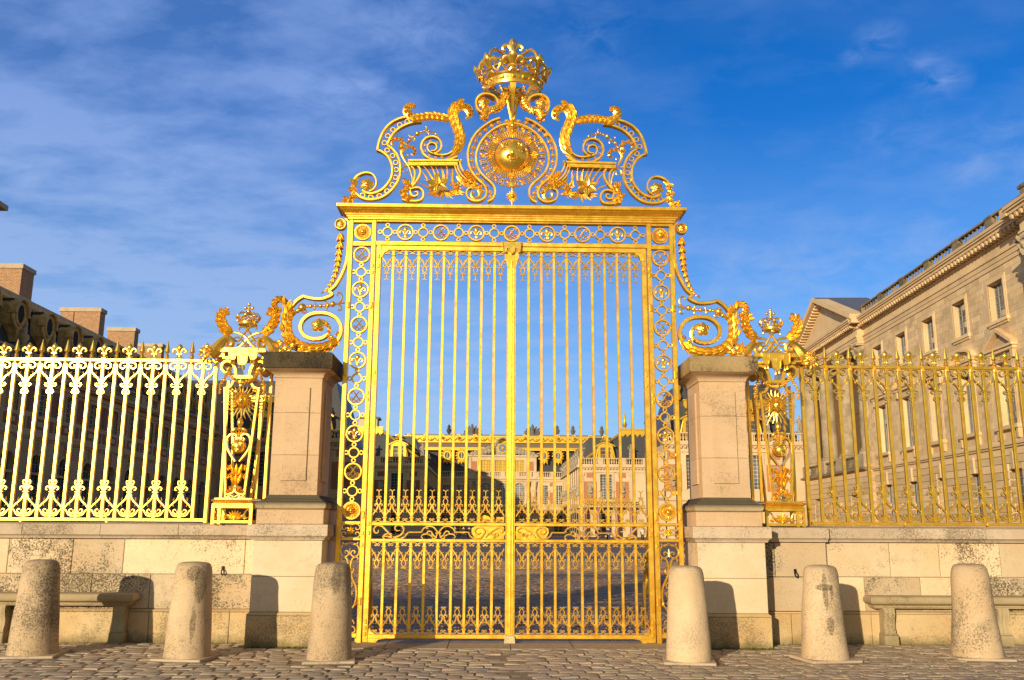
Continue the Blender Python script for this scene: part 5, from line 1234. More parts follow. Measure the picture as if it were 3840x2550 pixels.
def surround(m, x0, x1, z0, z1, w=.22, d=.08):
    for k, (ww, dd) in enumerate(((w, d), (w*.55, d*1.5))):
        m.box(x0-ww, x0, -dd, .0, z0, z1+ww); m.box(x1, x1+ww, -dd, 0, z0, z1+ww); m.box(x0, x1, -dd, 0, z1, z1+ww)
def balustrade(m, u0, u1, z0, z1, y0, nb, seg=None):
    """pedestals every bay with turned balusters between them"""
    n = max(1, round((u1-u0)/(seg or 3.2))); L = (u1-u0)/n; pw = .55
    m.box(u0, u1, y0, y0+.42, z0, z0+.16); m.box(u0, u1, y0-.03, y0+.45, z1-.16, z1)
    for i in range(n+1):
        x = u0+L*i; m.box(max(u0, x-pw), min(u1, x+pw), y0-.02, y0+.44, z0+.16, z1-.16); m.box(max(u0, x-pw-.04), min(u1, x+pw+.04), y0-.07, y0+.49, z1-.17, z1+.03)
        if i < n: m.balusters(x+pw, x+L-pw, y0+.21, z0+.16, z1-.16, nb)

# ---- right wing: pale classical facade raked by the sun
th = .057
FR = Facade((36.5, 0, 0), (sin(th), cos(th), 0), (-cos(th), sin(th), 0))
RW_ = thing('right_wing', 'pale classical stone wing with balustrade, pediment and columns, right of the court', 'building', (40, 70, 0))
t = RW_; S0, S1 = 49.6, 87.0; bays = [55.0+6.53*k for k in range(5)]
holes = [(b+.0, b+2.45, 17.85, 20.95) for b in bays]+[(b-.02, b+2.38, 9.5, 14.5) for b in bays]+[(b+.1, b+2.2, 2.4, 6.2) for b in bays]
m = FR.mb(); windowed_wall(m, S0, S1, 8.3, 22.4, holes, .9); m.build('wall', M_FACE, t, smooth=None)
m = FR.mb()                                     # ashlar joints of the upper wall as fine raised courses
for k in range(28):
    z = 8.5+.5*k
    xs = S0
    while xs < S1:
        L = random.uniform(.9, 1.6); xe = min(S1, xs+L)
        if not any(h[0]-.5 < (xs+xe)/2+(-.6) and (xs-.35) < h[1]+.35 and xe+.35 > h[0]-.35 and z+.5 > h[2]-.3 and z < h[3]+.3 for h in holes) and z+.5 < 22.2: m.box(xs+.012, xe-.012, -.012, .0, z+.012, z+.488)
        xs = xe
m.build('ashlar', M_FACE, t, smooth=None)
m = FR.mb()                                     # rusticated ground storey
for k in range(13):
    z = -.2+k*.62
    hs = [(h[0]-.0, h[1]+.0, z-1, z+1) for h in holes[10:] if h[2] < z+.5 and h[3] > z+.1]
    windowed_wall(m, S0, S1, z+.05, z+.62, hs, .9, -.06)
windowed_wall(m, S0, S1, -.2, 8.0, holes[10:], .7, .03)
m.build('rusticated_wall', M_FACE, t, smooth=None)
m = FR.mb(); m.box(S0-6, 88.2, .95, 14, 0, 24.6); m.box(88.2, 110.4, 4.2, 14, 0, 24.1); m.build('body', M_FACED, t, smooth=None)
for k, b in enumerate(bays):
    window(FR, t, b+.0, b+2.45, 17.85, 20.95, 4, 6, .5, M_WINR, None, .07); window(FR, t, b-.02, b+2.38, 9.5, 14.5, 4, 8, .5, M_WINR, None, .07); window(FR, t, b+.1, b+2.2, 2.4, 6.2, 4, 6, .5, None, None, .07)
    m = FR.mb(); surround(m, b, b+2.45, 17.85, 20.95, .34, .07); m.box(b-.4, b+2.85, -.22, 0, 17.6, 17.85); m.box(b-.3, b+2.75, -.12, 0, 17.4, 17.6)
    surround(m, b-.02, b+2.38, 9.5, 14.5, .32, .07); m.box(b-.6, b+2.96, -.42, 0, 9.2, 9.5)
    for x in (b-.45, b+2.5): m.box(x, x+.3, -.30, 0, 8.46, 9.2)
    for x in (b-.8, b+2.74): m.box(x, x+.42, -.3, 0, 14.55, 15.2)
    m.box(b-.95, b+3.3, -.34, 0, 15.2, 15.45); m.box(b-1.1, b+3.45, -.50, 0, 15.45, 15.62)
    cx = b+1.18
    if k % 2 == 0:
        m.ribbon([(cx-2.25, 15.7), (cx, 17.0), (cx+2.25, 15.7)], .26, -.5, 0, smooth=False, ch=0); m.prism([(cx-2.1, 15.6), (cx+2.1, 15.6), (cx, 16.6)], -.12, 0)
    else:
        m.ribbon([(cx-2.25, 15.7), (cx-1.6, 16.3), (cx-.6, 16.55), (cx, 16.64), (cx+.6, 16.55), (cx+1.6, 16.3), (cx+2.25, 15.7)], .26, -.5, 0, ch=0); m.prism([(cx-2.1, 15.6), (cx+2.1, 15.6), (cx+1.1, 16.2), (cx, 16.5), (cx-1.1, 16.2)], -.12, 0)
    m.box(cx-.16, cx+.16, -.2, 0, 6.2, 7.5)
    m.build('window_surround', M_FACE, t, smooth=None)
m = FR.mb(); m.box(S0, S1, -.35, 0, 8.02, 8.2); m.box(S0, S1, -.22, 0, 7.85, 8.02); m.box(S0, S1, -.12, 0, 8.2, 8.45); m.build('string_course', M_FACE, t, smooth=None)
def entablature(m, a, b, y=0., e=0.):
    m.box(a, b, y-.10, y, 22.0, 22.35); m.box(a, b, y-.16, y, 22.35, 22.75); m.box(a, b, y-.26, y, 22.75, 22.9); m.box(a, b, y-.08, y, 22.9, 23.65)
    m.box(a-e, b+e, y-.25, y, 23.65, 23.8); m.box(a-e, b+e, y-.9, y, 24.15, 24.4); m.box(a-e, b+e, y-1.05, y, 24.4, 24.55); m.box(a-e, b+e, y-1.15, y, 24.55, 24.8)
    n = int((b-a)/.62)
    for k in range(n): x = a+(b-a)*(k+.5)/n; m.box(x-.14, x+.14, y-.85, y, 23.88, 24.14); m.box(x-.11, x+.11, y-.8, y, 23.8, 23.88)
    nd = int((b-a)/.3)
m = FR.mb(); entablature(m, S0, S1); m.build('entablature', M_FACE, t, smooth=None)
m = FR.mb(); balustrade(m, S0, S1-1.2, 24.82, 26.15, -.35, 7, 6.42); m.build('balustrade', M_FACED, t, smooth=35)
# projecting end pavilion at the frame's edge
m = FR.mb(); P0, P1, PY = 43, 49.6, -1.1
windowed_wall(m, P0, P1, -.2, 22.3, [], 2.0, PY); m.build('pavilion', M_FACE, t, smooth=None)
m = FR.mb(); entablature(m, P0, P1, PY, .1); m.box(P1-.02, P1+.16, PY, 0, 22.0, 22.75); m.box(P1, P1+.9, PY-1, 0, 24.15, 24.8); m.build('entablature', M_FACE, t, smooth=None)
m = FR.mb(); m.box(P0, P1, PY+.2, PY+.9, 24.8, 26.2); m.box(P0, P1+.15, PY+.1, PY+1, 26.2, 26.45); m.build('attic', M_FACED, t, smooth=None)
def corinthian(m, x, y, z0, z1, r):
    m.lathe([(r*1.35, 0), (r*1.35, .25), (r*1.25, .3), (r*1.32, .42), (r*1.1, .55), (r*1.15, .65), (r, .72), (r*1.0, (z1-z0)*.35), (r*.86, z1-z0-1.5), (r*.95, z1-z0-1.45), (r*.88, z1-z0-1.35), (r*1.05, z1-z0-.5), (r*1.3, z1-z0-.2)], (x, y, z0), ns=18)
    m.box(x-r*1.3, x+r*1.3, y-r*1.3, y+r*1.3, z1-.2, z1)
    for rw, (zz, rr, n) in enumerate(((-1.3, 1.02, 8), (-.85, 1.12, 8), (-.35, 1.3, 4))):
        for k in range(n):
            a = 2*pi*(k+.5*rw)/n; p = (x+r*rr*cos(a), y+r*rr*sin(a), z1+zz+.25)
            m.tube([(x+r*.9*cos(a), y+r*.9*sin(a), z1+zz), p, (x+r*(rr+.22)*cos(a), y+r*(rr+.22)*sin(a), z1+zz+.38), (x+r*(rr+.2)*cos(a), y+r*(rr+.2)*sin(a), z1+zz+.22)], [r*.18, r*.26, r*.2, r*.1], 5, 2)
m = FR.mb(); corinthian(m, P1-1.5, PY-.25, 9.6, 22.0, .62); m.build('column', M_FACEC, t)
# portico with four giant columns and a pediment
Q0, Q1, QY = 86.0, 110.4, -.7
m = FR.mb(); windowed_wall(m, Q0, Q1, 7.99, 8.25, [], 4.2, QY-.3); arcs = [(89.6, 92.0), (96.7, 99.1), (103.8, 106.2)]
for k in range(13): z = -.2+k*.62; windowed_wall(m, Q0, Q1, z+.05, z+.62, [(a, b, z-1, z+1) for a, b in arcs if z < 4.9], .9, QY-.06)
windowed_wall(m, Q0, Q1, -.2, 8.0, [(a, b, -1, 5.4) for a, b in arcs], .7, QY+.03)
m.box(Q0+.001, Q0+.5, QY+.75, 4.2, -.2, 7.98); m.build('rusticated_wall', M_FACE, t, smooth=None)
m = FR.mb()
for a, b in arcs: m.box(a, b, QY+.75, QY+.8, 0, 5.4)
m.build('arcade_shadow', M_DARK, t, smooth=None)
m = FR.mb(); m.box(Q0-.2, Q1, QY-.55, 0, 8.05, 8.3); m.build('string_course', M_FACED, t, smooth=None)
m = FR.mb()
for a, b in ((88.6, 93.0), (95.7, 100.1), (102.9, 107.2)): m.box(a, b, QY-.2, QY+.2, 8.3, 8.5); m.box(a, b, QY-.25, QY+.25, 9.5, 9.68); m.balusters(a, b, QY, 8.5, 9.5, 10)
m.build('balustrade', M_FACED, t)
for x in (87.3, 94.4, 101.5, 108.6):
    m = FR.mb(); m.box(x-1.25, x+1.25, QY-.35, QY+2.0, 8.3, 9.75); corinthian(m, x, QY+.95, 9.75, 22.0, .95); m.build('column', M_FACEC, t)
m = FR.mb(); windowed_wall(m, Q0, Q1, 8.3, 22, [], .6, 3.6); m.box(Q1-.5, Q1-.02, QY+2.2, 3.59, 8.3, 22); m.build('return_wall', M_FACE, t, smooth=None)
for b in (90.0, 97.2, 104.3): m = FR.mb(); m.M = m.M @ Matrix.Translation((0, 3.6, 0)); surround(m, b, b+1.9, 10, 14.6, .35, .1); m.box(b-.8, b+2.7, -.4, 0, 15.2, 15.6); m.ribbon([(b-.8, 15.7), (b+.95, 16.8), (b+2.7, 15.7)], .25, -.4, 0, smooth=False, ch=0); m.box(b, b+1.9, -.03, -.01, 10, 14.6); m.build('window_surround', M_FACE, t, smooth=None)
m = FR.mb(); entablature(m, Q0, Q1, QY, .3); m.box(Q0-1.1, Q0, QY-1, 0, 24.15, 24.8); m.box(Q0, Q1, QY+.01, 4.2, 22.01, 24.1); m.build('entablature', M_FACE, t, smooth=None)
m = FR.mb(); cx = (Q0+Q1)/2; AP = 30.3
m.prism([(Q0+.4, 24.8), (Q1-.4, 24.8), (cx, AP-.7)], QY+.1, QY+.5); m.build('pediment', M_FACE, t, smooth=None)
m = FR.mb(); m.ribbon([(Q0-1.0, 24.9), (cx, AP-.2), (Q1+1.0, 24.9)], .55, QY-1.15, QY+.5, smooth=False, ch=0); m.ribbon([(Q0-.6, 24.6), (cx, AP-.6), (Q1+.6, 24.6)], .3, QY-.5, QY+.4, smooth=False, ch=0)
for d in (-1, 1):
    for k in range(20): u = cx+d*(k+.7)*.62; z = AP-.85-(abs(u-cx))*(AP-.2-24.9)/(cx-Q0+1.0); m.box(u-.14, u+.14, QY-.8, QY+.1, z-.05, z+.22)
m.build('raking_cornice', M_FACE, t, smooth=None)
m = FR.mb(); m.prism([(Q0-1.0, 25.15), (cx, AP+.1), (Q1+1.0, 25.15), (cx, AP-.3)], QY-1.0, 5.); m.build('portico_roof', M_LEAD, t, smooth=None)

# ---- left wing: in shade, stone and brick under a slate mansard with oculi
FL = Facade((-36, 0, 0), (0, -1, 0), (1, 0, 0))       # local u = -Y so that the frame stays right-handed
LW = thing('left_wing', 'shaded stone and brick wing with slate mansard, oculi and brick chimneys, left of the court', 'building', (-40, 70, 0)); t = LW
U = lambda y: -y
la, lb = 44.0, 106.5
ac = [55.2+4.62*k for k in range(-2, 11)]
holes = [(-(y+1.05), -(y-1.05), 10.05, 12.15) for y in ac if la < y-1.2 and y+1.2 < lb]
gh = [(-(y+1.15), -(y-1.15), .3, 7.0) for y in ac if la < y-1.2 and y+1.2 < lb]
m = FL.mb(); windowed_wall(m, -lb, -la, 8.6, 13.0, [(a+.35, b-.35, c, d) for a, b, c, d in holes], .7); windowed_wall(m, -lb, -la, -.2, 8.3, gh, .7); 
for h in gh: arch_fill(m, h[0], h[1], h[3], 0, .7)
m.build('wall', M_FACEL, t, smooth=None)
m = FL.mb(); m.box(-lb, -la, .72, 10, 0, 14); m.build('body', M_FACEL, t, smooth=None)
m = FL.mb(); m.box(-lb, -la, -.25, 0, 8.3, 8.6); m.box(-lb, -la, -.12, 0, 8.15, 8.3); m.box(-lb, -la, -.12, 0, 12.5, 12.8); m.box(-lb, -la, -.5, 0, 13.0, 13.15); m.box(-lb, -la, -.7, .3, 13.15, 13.45); m.box(-lb, -la, -.06, 0, 5.4, 5.6); m.build('cornice', M_FACEL, t, smooth=None)
for y in ac:
    if not (la < y-1.2 and y+1.2 < lb): continue
    for q in [(-y+d*1.95-.38, -y+d*1.95+.38, -.03, -.001, 10.2, 12.2) for d in (-1, 1)]+[(-y-1.0, -y+1.0, -.03, -.001, 8.95, 9.75)]+[(-y+d*1.85-.3, -y+d*1.85+.3, -.03, -.001, 8.9, 9.8) for d in (-1, 1)]:
        m = FL.mb(); m.box(*q); m.build('brick_panel', M_BRICKD, t, smooth=None)
for y in ac:
    if not (la < y-1.2 and y+1.2 < lb): continue
    m = FL.mb()
    surround(m, -y-.7, -y+.7, 10.05, 12.15, .2, .06); m.box(-y-.6, -y+.6, -.05, 0, 9.15, 9.55)
    pts = [(-y+1.35*cos(a*pi/12), 5.85+1.35*sin(a*pi/12)) for a in range(13)]; m.ribbon(pts, .3, -.10, 0, n=1, ch=0); m.box(-y-1.5, -y-1.15, -.10, 0, 0, 5.85); m.box(-y+1.15, -y+1.5, -.10, 0, 0, 5.85)
    m.box(-y-.16, -y+.16, -.2, 0, 6.9, 8.15)
    m.build('window_surround', M_FACEL, t, smooth=None)
for y in ac:
    if la < y-1.2 and y+1.2 < lb: window(FL, t, -y-.7, -y+.7, 10.05, 12.15, 2, 5, .3, M_WINR, M_FRAMEW); window(FL, t, -y-1.15, -y+1.15, .3, 7.0, 4, 9, .4)
m = FL.mb(); balustrade(m, -lb, -la, 13.46, 14.55, -.35, 8, 4.62); m.build('balustrade', M_FACEL, t)
m = FL.mb(); m.loops([[(x, y, z) for y, z in ((.4, 13.5), (.4, 14.2), (2.25, 18.9), (8.0, 19.75), (14, 18.9), (15, 13.5))] for x in (-lb, -la)]); m.build('roof', M_SLATE, t, smooth=None)
m = FL.mb(); m.loops([[(x, y, z) for y, z in ((2.05, 18.8), (1.85, 18.85), (1.8, 19.1), (1.95, 19.45), (2.4, 19.7), (3.2, 19.75), (3.2, 18.8))] for x in (-lb-.2, -la)])
M_BRONZE = simple('dull_gilded_lead', (.78, .36, .05), .5, .2, 3, .45, .5)
m.build('ridge_moulding', M_BRONZE, t, smooth=None)
m = FL.mb(); u = -lb
while u < -la: 
    m.prism([(u, 18.85), (u+.5, 18.85), (u+.45, 18.5), (u+.35, 18.35), (u+.25, 18.05), (u+.15, 18.35), (u+.05, 18.5)], 1.76, 2.3); m.lathe([(.02, 0), (.10, .08), (.12, .2), (.04, .32)], (u+.25, 1.74, 18.05), (0, 0, -1), 6); u += .56
M_OLDG = simple('weathered_lead_and_shaded_gilding', (.52, .33, .12), .7, .1, 5, .4); m.build('ridge_fringe', M_OLDG, t, smooth=None)
M_OCU = simple('oculus_lead', (.62, .37, .13), .75, .05, 3, .4, .4)
for y in [y_+0.0 for y_ in (52.6+.4, 57.2+.4, 61.9+.4, 66.5+.4, 71.1+.4, 75.7+.4, 80.3+.4, 84.9+.4, 89.5+.4, 94.1+.4, 98.7+.4, 48.4+.4)]:
    y = y+2.6; m = FL.mb(); c = -y; z = 17.35
    m.ribbon([(c+.62*cos(a*pi/12), z+.82*sin(a*pi/12)) for a in range(24)], .22, .25, .9, closed=True, smooth=False, ch=.3)
    m.ribbon([(c-1.0, z-.1), (c-.9, z+.55), (c-.5, z+1.0), (c, z+1.15), (c+.5, z+1.0), (c+.9, z+.55), (c+1.0, z-.1)], .2, .1, .8, ch=.3)
    m.prism([(c-1.0, z+.6), (c-.95, z-.1), (c-.85, z-.9), (c-.5, z-1.25), (c-.3, z-1.7), (c+.3, z-1.7), (c+.5, z-1.25), (c+.85, z-.9), (c+.95, z-.1), (c+1.0, z+.6), (c+.6, z+1.0), (c, z+1.15), (c-.6, z+1.0)], .42, 1.4)
    for d in (-1, 1): m.tube([(c+d*.9, .4, z-.1), (c+d*1.0, .35, z-.5), (c+d*.8, .3, z-.95), (c+d*.5, .3, z-1.15), (c+d*.35, .3, z-1.6)], [.1, .14, .14, .12, .08], 7)
    m.box(c-.35, c+.35, .3, 1.5, z-2.2, z-1.65)
    o = m.build('oculus', M_OCU, t)
    m = FL.mb(); m.lathe([(.02, 0), (.56, 0), (.56, .06), (.02, .06)], (c, .40, z), (0, -1, 0), 18, sx=1, sy=1.35); m.build('pane', M_DARK, o)
    m = FL.mb(); m.box(c-.8, c+.8, .6, 2.2, z+.95, z+1.1); m.build('dormer_roof', M_SLATE, o, smooth=None)
    m = FL.mb(); m.lathe([(.28, 0), (.28, .3), (.14, .45), (.34, .8), (.36, 1.1), (.15, 1.3), (.2, 1.5), (.05, 1.8)], (c, -.14, 14.58), ns=10); m.build('urn', M_FACEL, t)
for k, (x0, x1, y0, y1, z) in enumerate(((-50, -42, 65.7, 67.85, 23.85), (-46.26, -44.9, 82.4, 83.4, 23.9), (-44.7, -42, 82.19, 83.48, 23.85), (-45.1, -42, 91.76, 92.95, 23.8), (-44.9, -42, 100.67, 101.65, 23.7))):
    m = MB(); m.box(x0, x1, y0, y1, 18, z); o = m.build('chimney', M_CHIM, t, smooth=None)
    m = MB(); m.box(x0-.12, x1+.12, y0-.12, y1+.12, z, z+.42); m.box(x0-.08, x1+.08, y0-.08, y1+.08, z-2.75, z-2.45); m.build('chimney_cap', M_COPING, o, smooth=None)

m = MB(); m.box(-60, -34.9, 38, 45.5, 0, 22.1); m.box(-60, -34.3, 38, 46.2, 22.1, 22.4); m.box(-60, -33.9, 38, 46.6, 22.4, 22.6); m.box(-60, -33.5, 38, 47.0, 22.6, 22.95)
m.build('near_pavilion', M_FACEL, LW, smooth=None)
# ================================================================== THE PALACE ACROSS THE COURTS
def statue(m, x, y, z, h, seat=False, seed=0):
    r = random.Random(seed)
    m.box(x-h*.16, x+h*.16, y-h*.14, y+h*.14, z, z+h*.12)
    m.lathe([(h*.13, .1*h), (h*.15, .3*h), (h*.11, .48*h), (h*.14, .62*h), (h*.15, .74*h), (h*.06, .82*h), (h*.05, .85*h), (h*.075, .92*h), (h*.05, .99*h), (h*.01, 1.02*h)], (x, y, z), ns=8, sy=.8)
    for d in (-1, 1): m.tube([(x+d*h*.14, y, z+.72*h), (x+d*h*(.2+.06*r.random()), y-.08*h, z+(.55+.2*r.random())*h), (x+d*h*.15*r.random(), y-.14*h, z+(.45+.5*r.random())*h)], [h*.05, h*.04, h*.03], 6, 2)
    for k in range(3): m.tube([(x+(k-1)*h*.06, y-h*.13, z+.6*h), (x+(k-1)*h*.09, y-h*.16, z+.3*h), (x+(k-1)*h*.08, y-h*.12, z+.1*h)], [h*.03, h*.04, h*.04], 5, 2)
def gdormer(parent, x, y, z0, z1, w=2.6):
    """gilded dormer with curved head and side consoles"""
    h = z1-z0; m = MB()
    for d in (-1, 1):
        m.prism([(x+d*w*.27, z0), (x+d*w*.5, z0), (x+d*w*.52, z0+.1*h), (x+d*w*.42, z0+.2*h), (x+d*w*.40, z0+.55*h), (x+d*w*.27, z0+.6*h)], y-.35, y+.3)
        m.tube([(x+d*w*.5, y-.2, z0+.12*h), (x+d*w*.45, y-.3, z0+.35*h), (x+d*w*.38, y-.3, z0+.55*h)], [.16, .12, .1], 6)
    m.ribbon([(x-w*.52, z0+.60*h), (x-w*.4, z0+.66*h), (x, z0+.76*h), (x+w*.4, z0+.66*h), (x+w*.52, z0+.60*h)], .22, y-.5, y+.3, n=3)
    m.prism([(x-w*.42, z0+.56*h), (x+w*.42, z0+.56*h), (x+w*.36, z0+.66*h), (x, z0+.74*h), (x-w*.36, z0+.66*h)], y-.3, y+2)
    for k in range(7): m.ball((x+(k-3)*w*.075, y-.3, z0+(.84+.05*(k % 2)-.012*abs(k-3))*h), .2, ns=6, nr=4)
    m.fleur(x, z0+.82*h, y-.3, .24*h, .7)
    o = m.build('gilded_dormer', M_GOLDF, parent)
    m = MB(); m.box(x-w*.28, x+w*.28, y-.1, y+.1, z0, z0+.6*h); m.build('pane', M_WINR, o, smooth=None)
    m = MB(); m.box(x-.06, x+.06, y-.16, y-.1, z0, z0+.6*h)
    for q in range(1, 4): m.box(x-w*.27, x+w*.27, y-.15, y-.1, z0+.15*h*q-.03, z0+.15*h*q+.03)
    m.build('window_frame', M_GOLDF, o, smooth=None)
def crestline(parent, x0, x1, y, z0, z1, big=False):
    m = MB(); h = z1-z0; m.box(x0, x1, y-.25, y+.3, z0+h*.35, z1-h*.12); m.box(x0-.1, x1+.1, y-.45, y+.3, z1-h*.14, z1); m.box(x0, x1, y-.35, y+.3, z0+h*.26, z0+h*.35)
    u = x0
    while u < x1-.2:
        if big:
            m.tube([(u, y-.35, z0+.75*h), (u+.4, y-.45, z0+.5*h), (u+.9, y-.45, z0+.45*h), (u+1.4, y-.45, z0+.62*h), (u+1.8, y-.35, z0+.75*h)], .12, 6, 3); m.ball((u+.9, y-.4, z0+.62*h), .2, ns=7); m.leaf(u+.2, z0+.62*h, y-.4, -.8, .5, .25, .8, H=.1); u += 1.8
        else: m.prism([(u, z0+.3*h), (u+.8, z0+.3*h), (u+.65, z0+.08*h), (u+.4, z0-.12*h), (u+.15, z0+.08*h)], y-.3, y); m.ball((u+.4, y-.3, z0+.05*h), .17, ns=6, nr=4); u += .95
    return m.build('gilded_cresting', M_GOLDF, parent)
def palace_block(name, label, x0, x1, y0, y1, wy, inner, brick, stonem, shade, balc=True):
    """two storeys with brick panels, busts, tall windows, balustrade, slate roof with gilded cresting; wy = window centres"""
    t = thing(name, label, 'building', ((x0+x1)/2, y0, 0)); F = Facade((0, y0, 0), (1, 0, 0), (0, -1, 0))
    hs = [(x-1.15, x+1.15, 6.9, 11.6) for x in wy]+[(x-1.0, x+1.0, .3, 4.6) for x in wy]
    m = F.mb(); windowed_wall(m, x0, x1, -.2, 12.9, hs, .6); m.build('wall', stonem, t, smooth=None)
    m = F.mb(); m.box(x0+.05, x1-.05, .62, y1-y0, 0, 13.2); m.build('body', stonem, t, smooth=None)
    m = F.mb(); m.box(x0, x1, -.12, 0, 12.0, 12.2); m.box(x0-.3, x1+.3, -.3, 0, 12.75, 12.95); m.box(x0-.55, x1+.55, -.6, .4, 12.95, 13.35)
    n = int((x1-x0)/.6)
    for k in range(n): u = x0+(x1-x0)*(k+.5)/n; m.box(u-.12, u+.12, -.42, 0, 12.55, 12.75)
    m.box(x0-.2, x1+.2, -.35, 0, 5.35, 5.75); m.build('cornice', stonem, t, smooth=None)
    m = F.mb(); balustrade(m, x0-.3, x1+.3, 13.36, 14.7, -.4, 7, 4.4); m.build('balustrade', stonem, t)
    m = F.mb(); xs = sorted(wy); edges = [x0]+[(a+b)/2 for a, b in zip(xs[:-1], xs[1:])]+[x1]
    for x in xs:
        for d in (-1, 1):
            c = x+d*3.05
            for q in ((c-1.25, c+1.25, -.04, -.001, 6.6, 10.3), (c-.7, c+.7, -.04, -.001, 11.0, 11.9)): mb_ = F.mb(); mb_.box(*q); mb_.build('brick_panel', brick, t, smooth=None)
            mp = F.mb(); mp.ball((c, -.3, 8.9), .36, sy=.8, sz=1.3, ns=8, nr=6); mp.lathe([(.12, -.7), (.55, -.55), (.42, -.1), (.15, 0)], (c, -.25, 8.7), ns=8, sy=.6); mp.box(c-.5, c+.5, -.12, -.04, 7.6, 10.0); mp.box(c-.2, c+.2, -.35, 0, 7.3, 7.9); mp.build('bust', M_STAT, t)
    for x in xs:
        surround(m, x-1.15, x+1.15, 6.9, 11.6, .4, .1); m.box(x-1.8, x+1.8, -.3, 0, 12.0, 12.2)
        for d in (-1, 1): m.box(x+d*4.7-.4, x+d*4.7+.4, -.15, 0, 5.75, 12.0); m.box(x+d*4.7-.55, x+d*4.7+.55, -.25, 0, 11.4, 11.9); m.box(x+d*4.7-.45, x+d*4.7+.45, -.2, 0, .0, 5.3)
    m.build('pilasters', stonem, t, smooth=None)
    for x in xs:
        window(F, t, x-1.15, x+1.15, 6.9, 11.6, 4, 9, .3, M_WINR if not shade else M_WIN, M_FRAMEW if not shade else M_FRAME, .08); window(F, t, x-1.0, x+1.0, .3, 4.6, 2, 6, .3, M_WIN, M_GOLDF, .1)
    return t, F, xs
def hip_roof(t, x0, x1, y0, y1, z0, z1, sx0, sx1, sy):
    m = MB(); m.loops([[(x0, y0, z0), (x1, y0, z0), (x1, y1, z0), (x0, y1, z0)], [(x0+sx0, y0+sy, z1), (x1-sx1, y0+sy, z1), (x1-sx1, y1-sy, z1), (x0+sx0, y1-sy, z1)]]); return m.build('roof', M_SLATE, t, smooth=None)
AX = lambda d: .0108*d
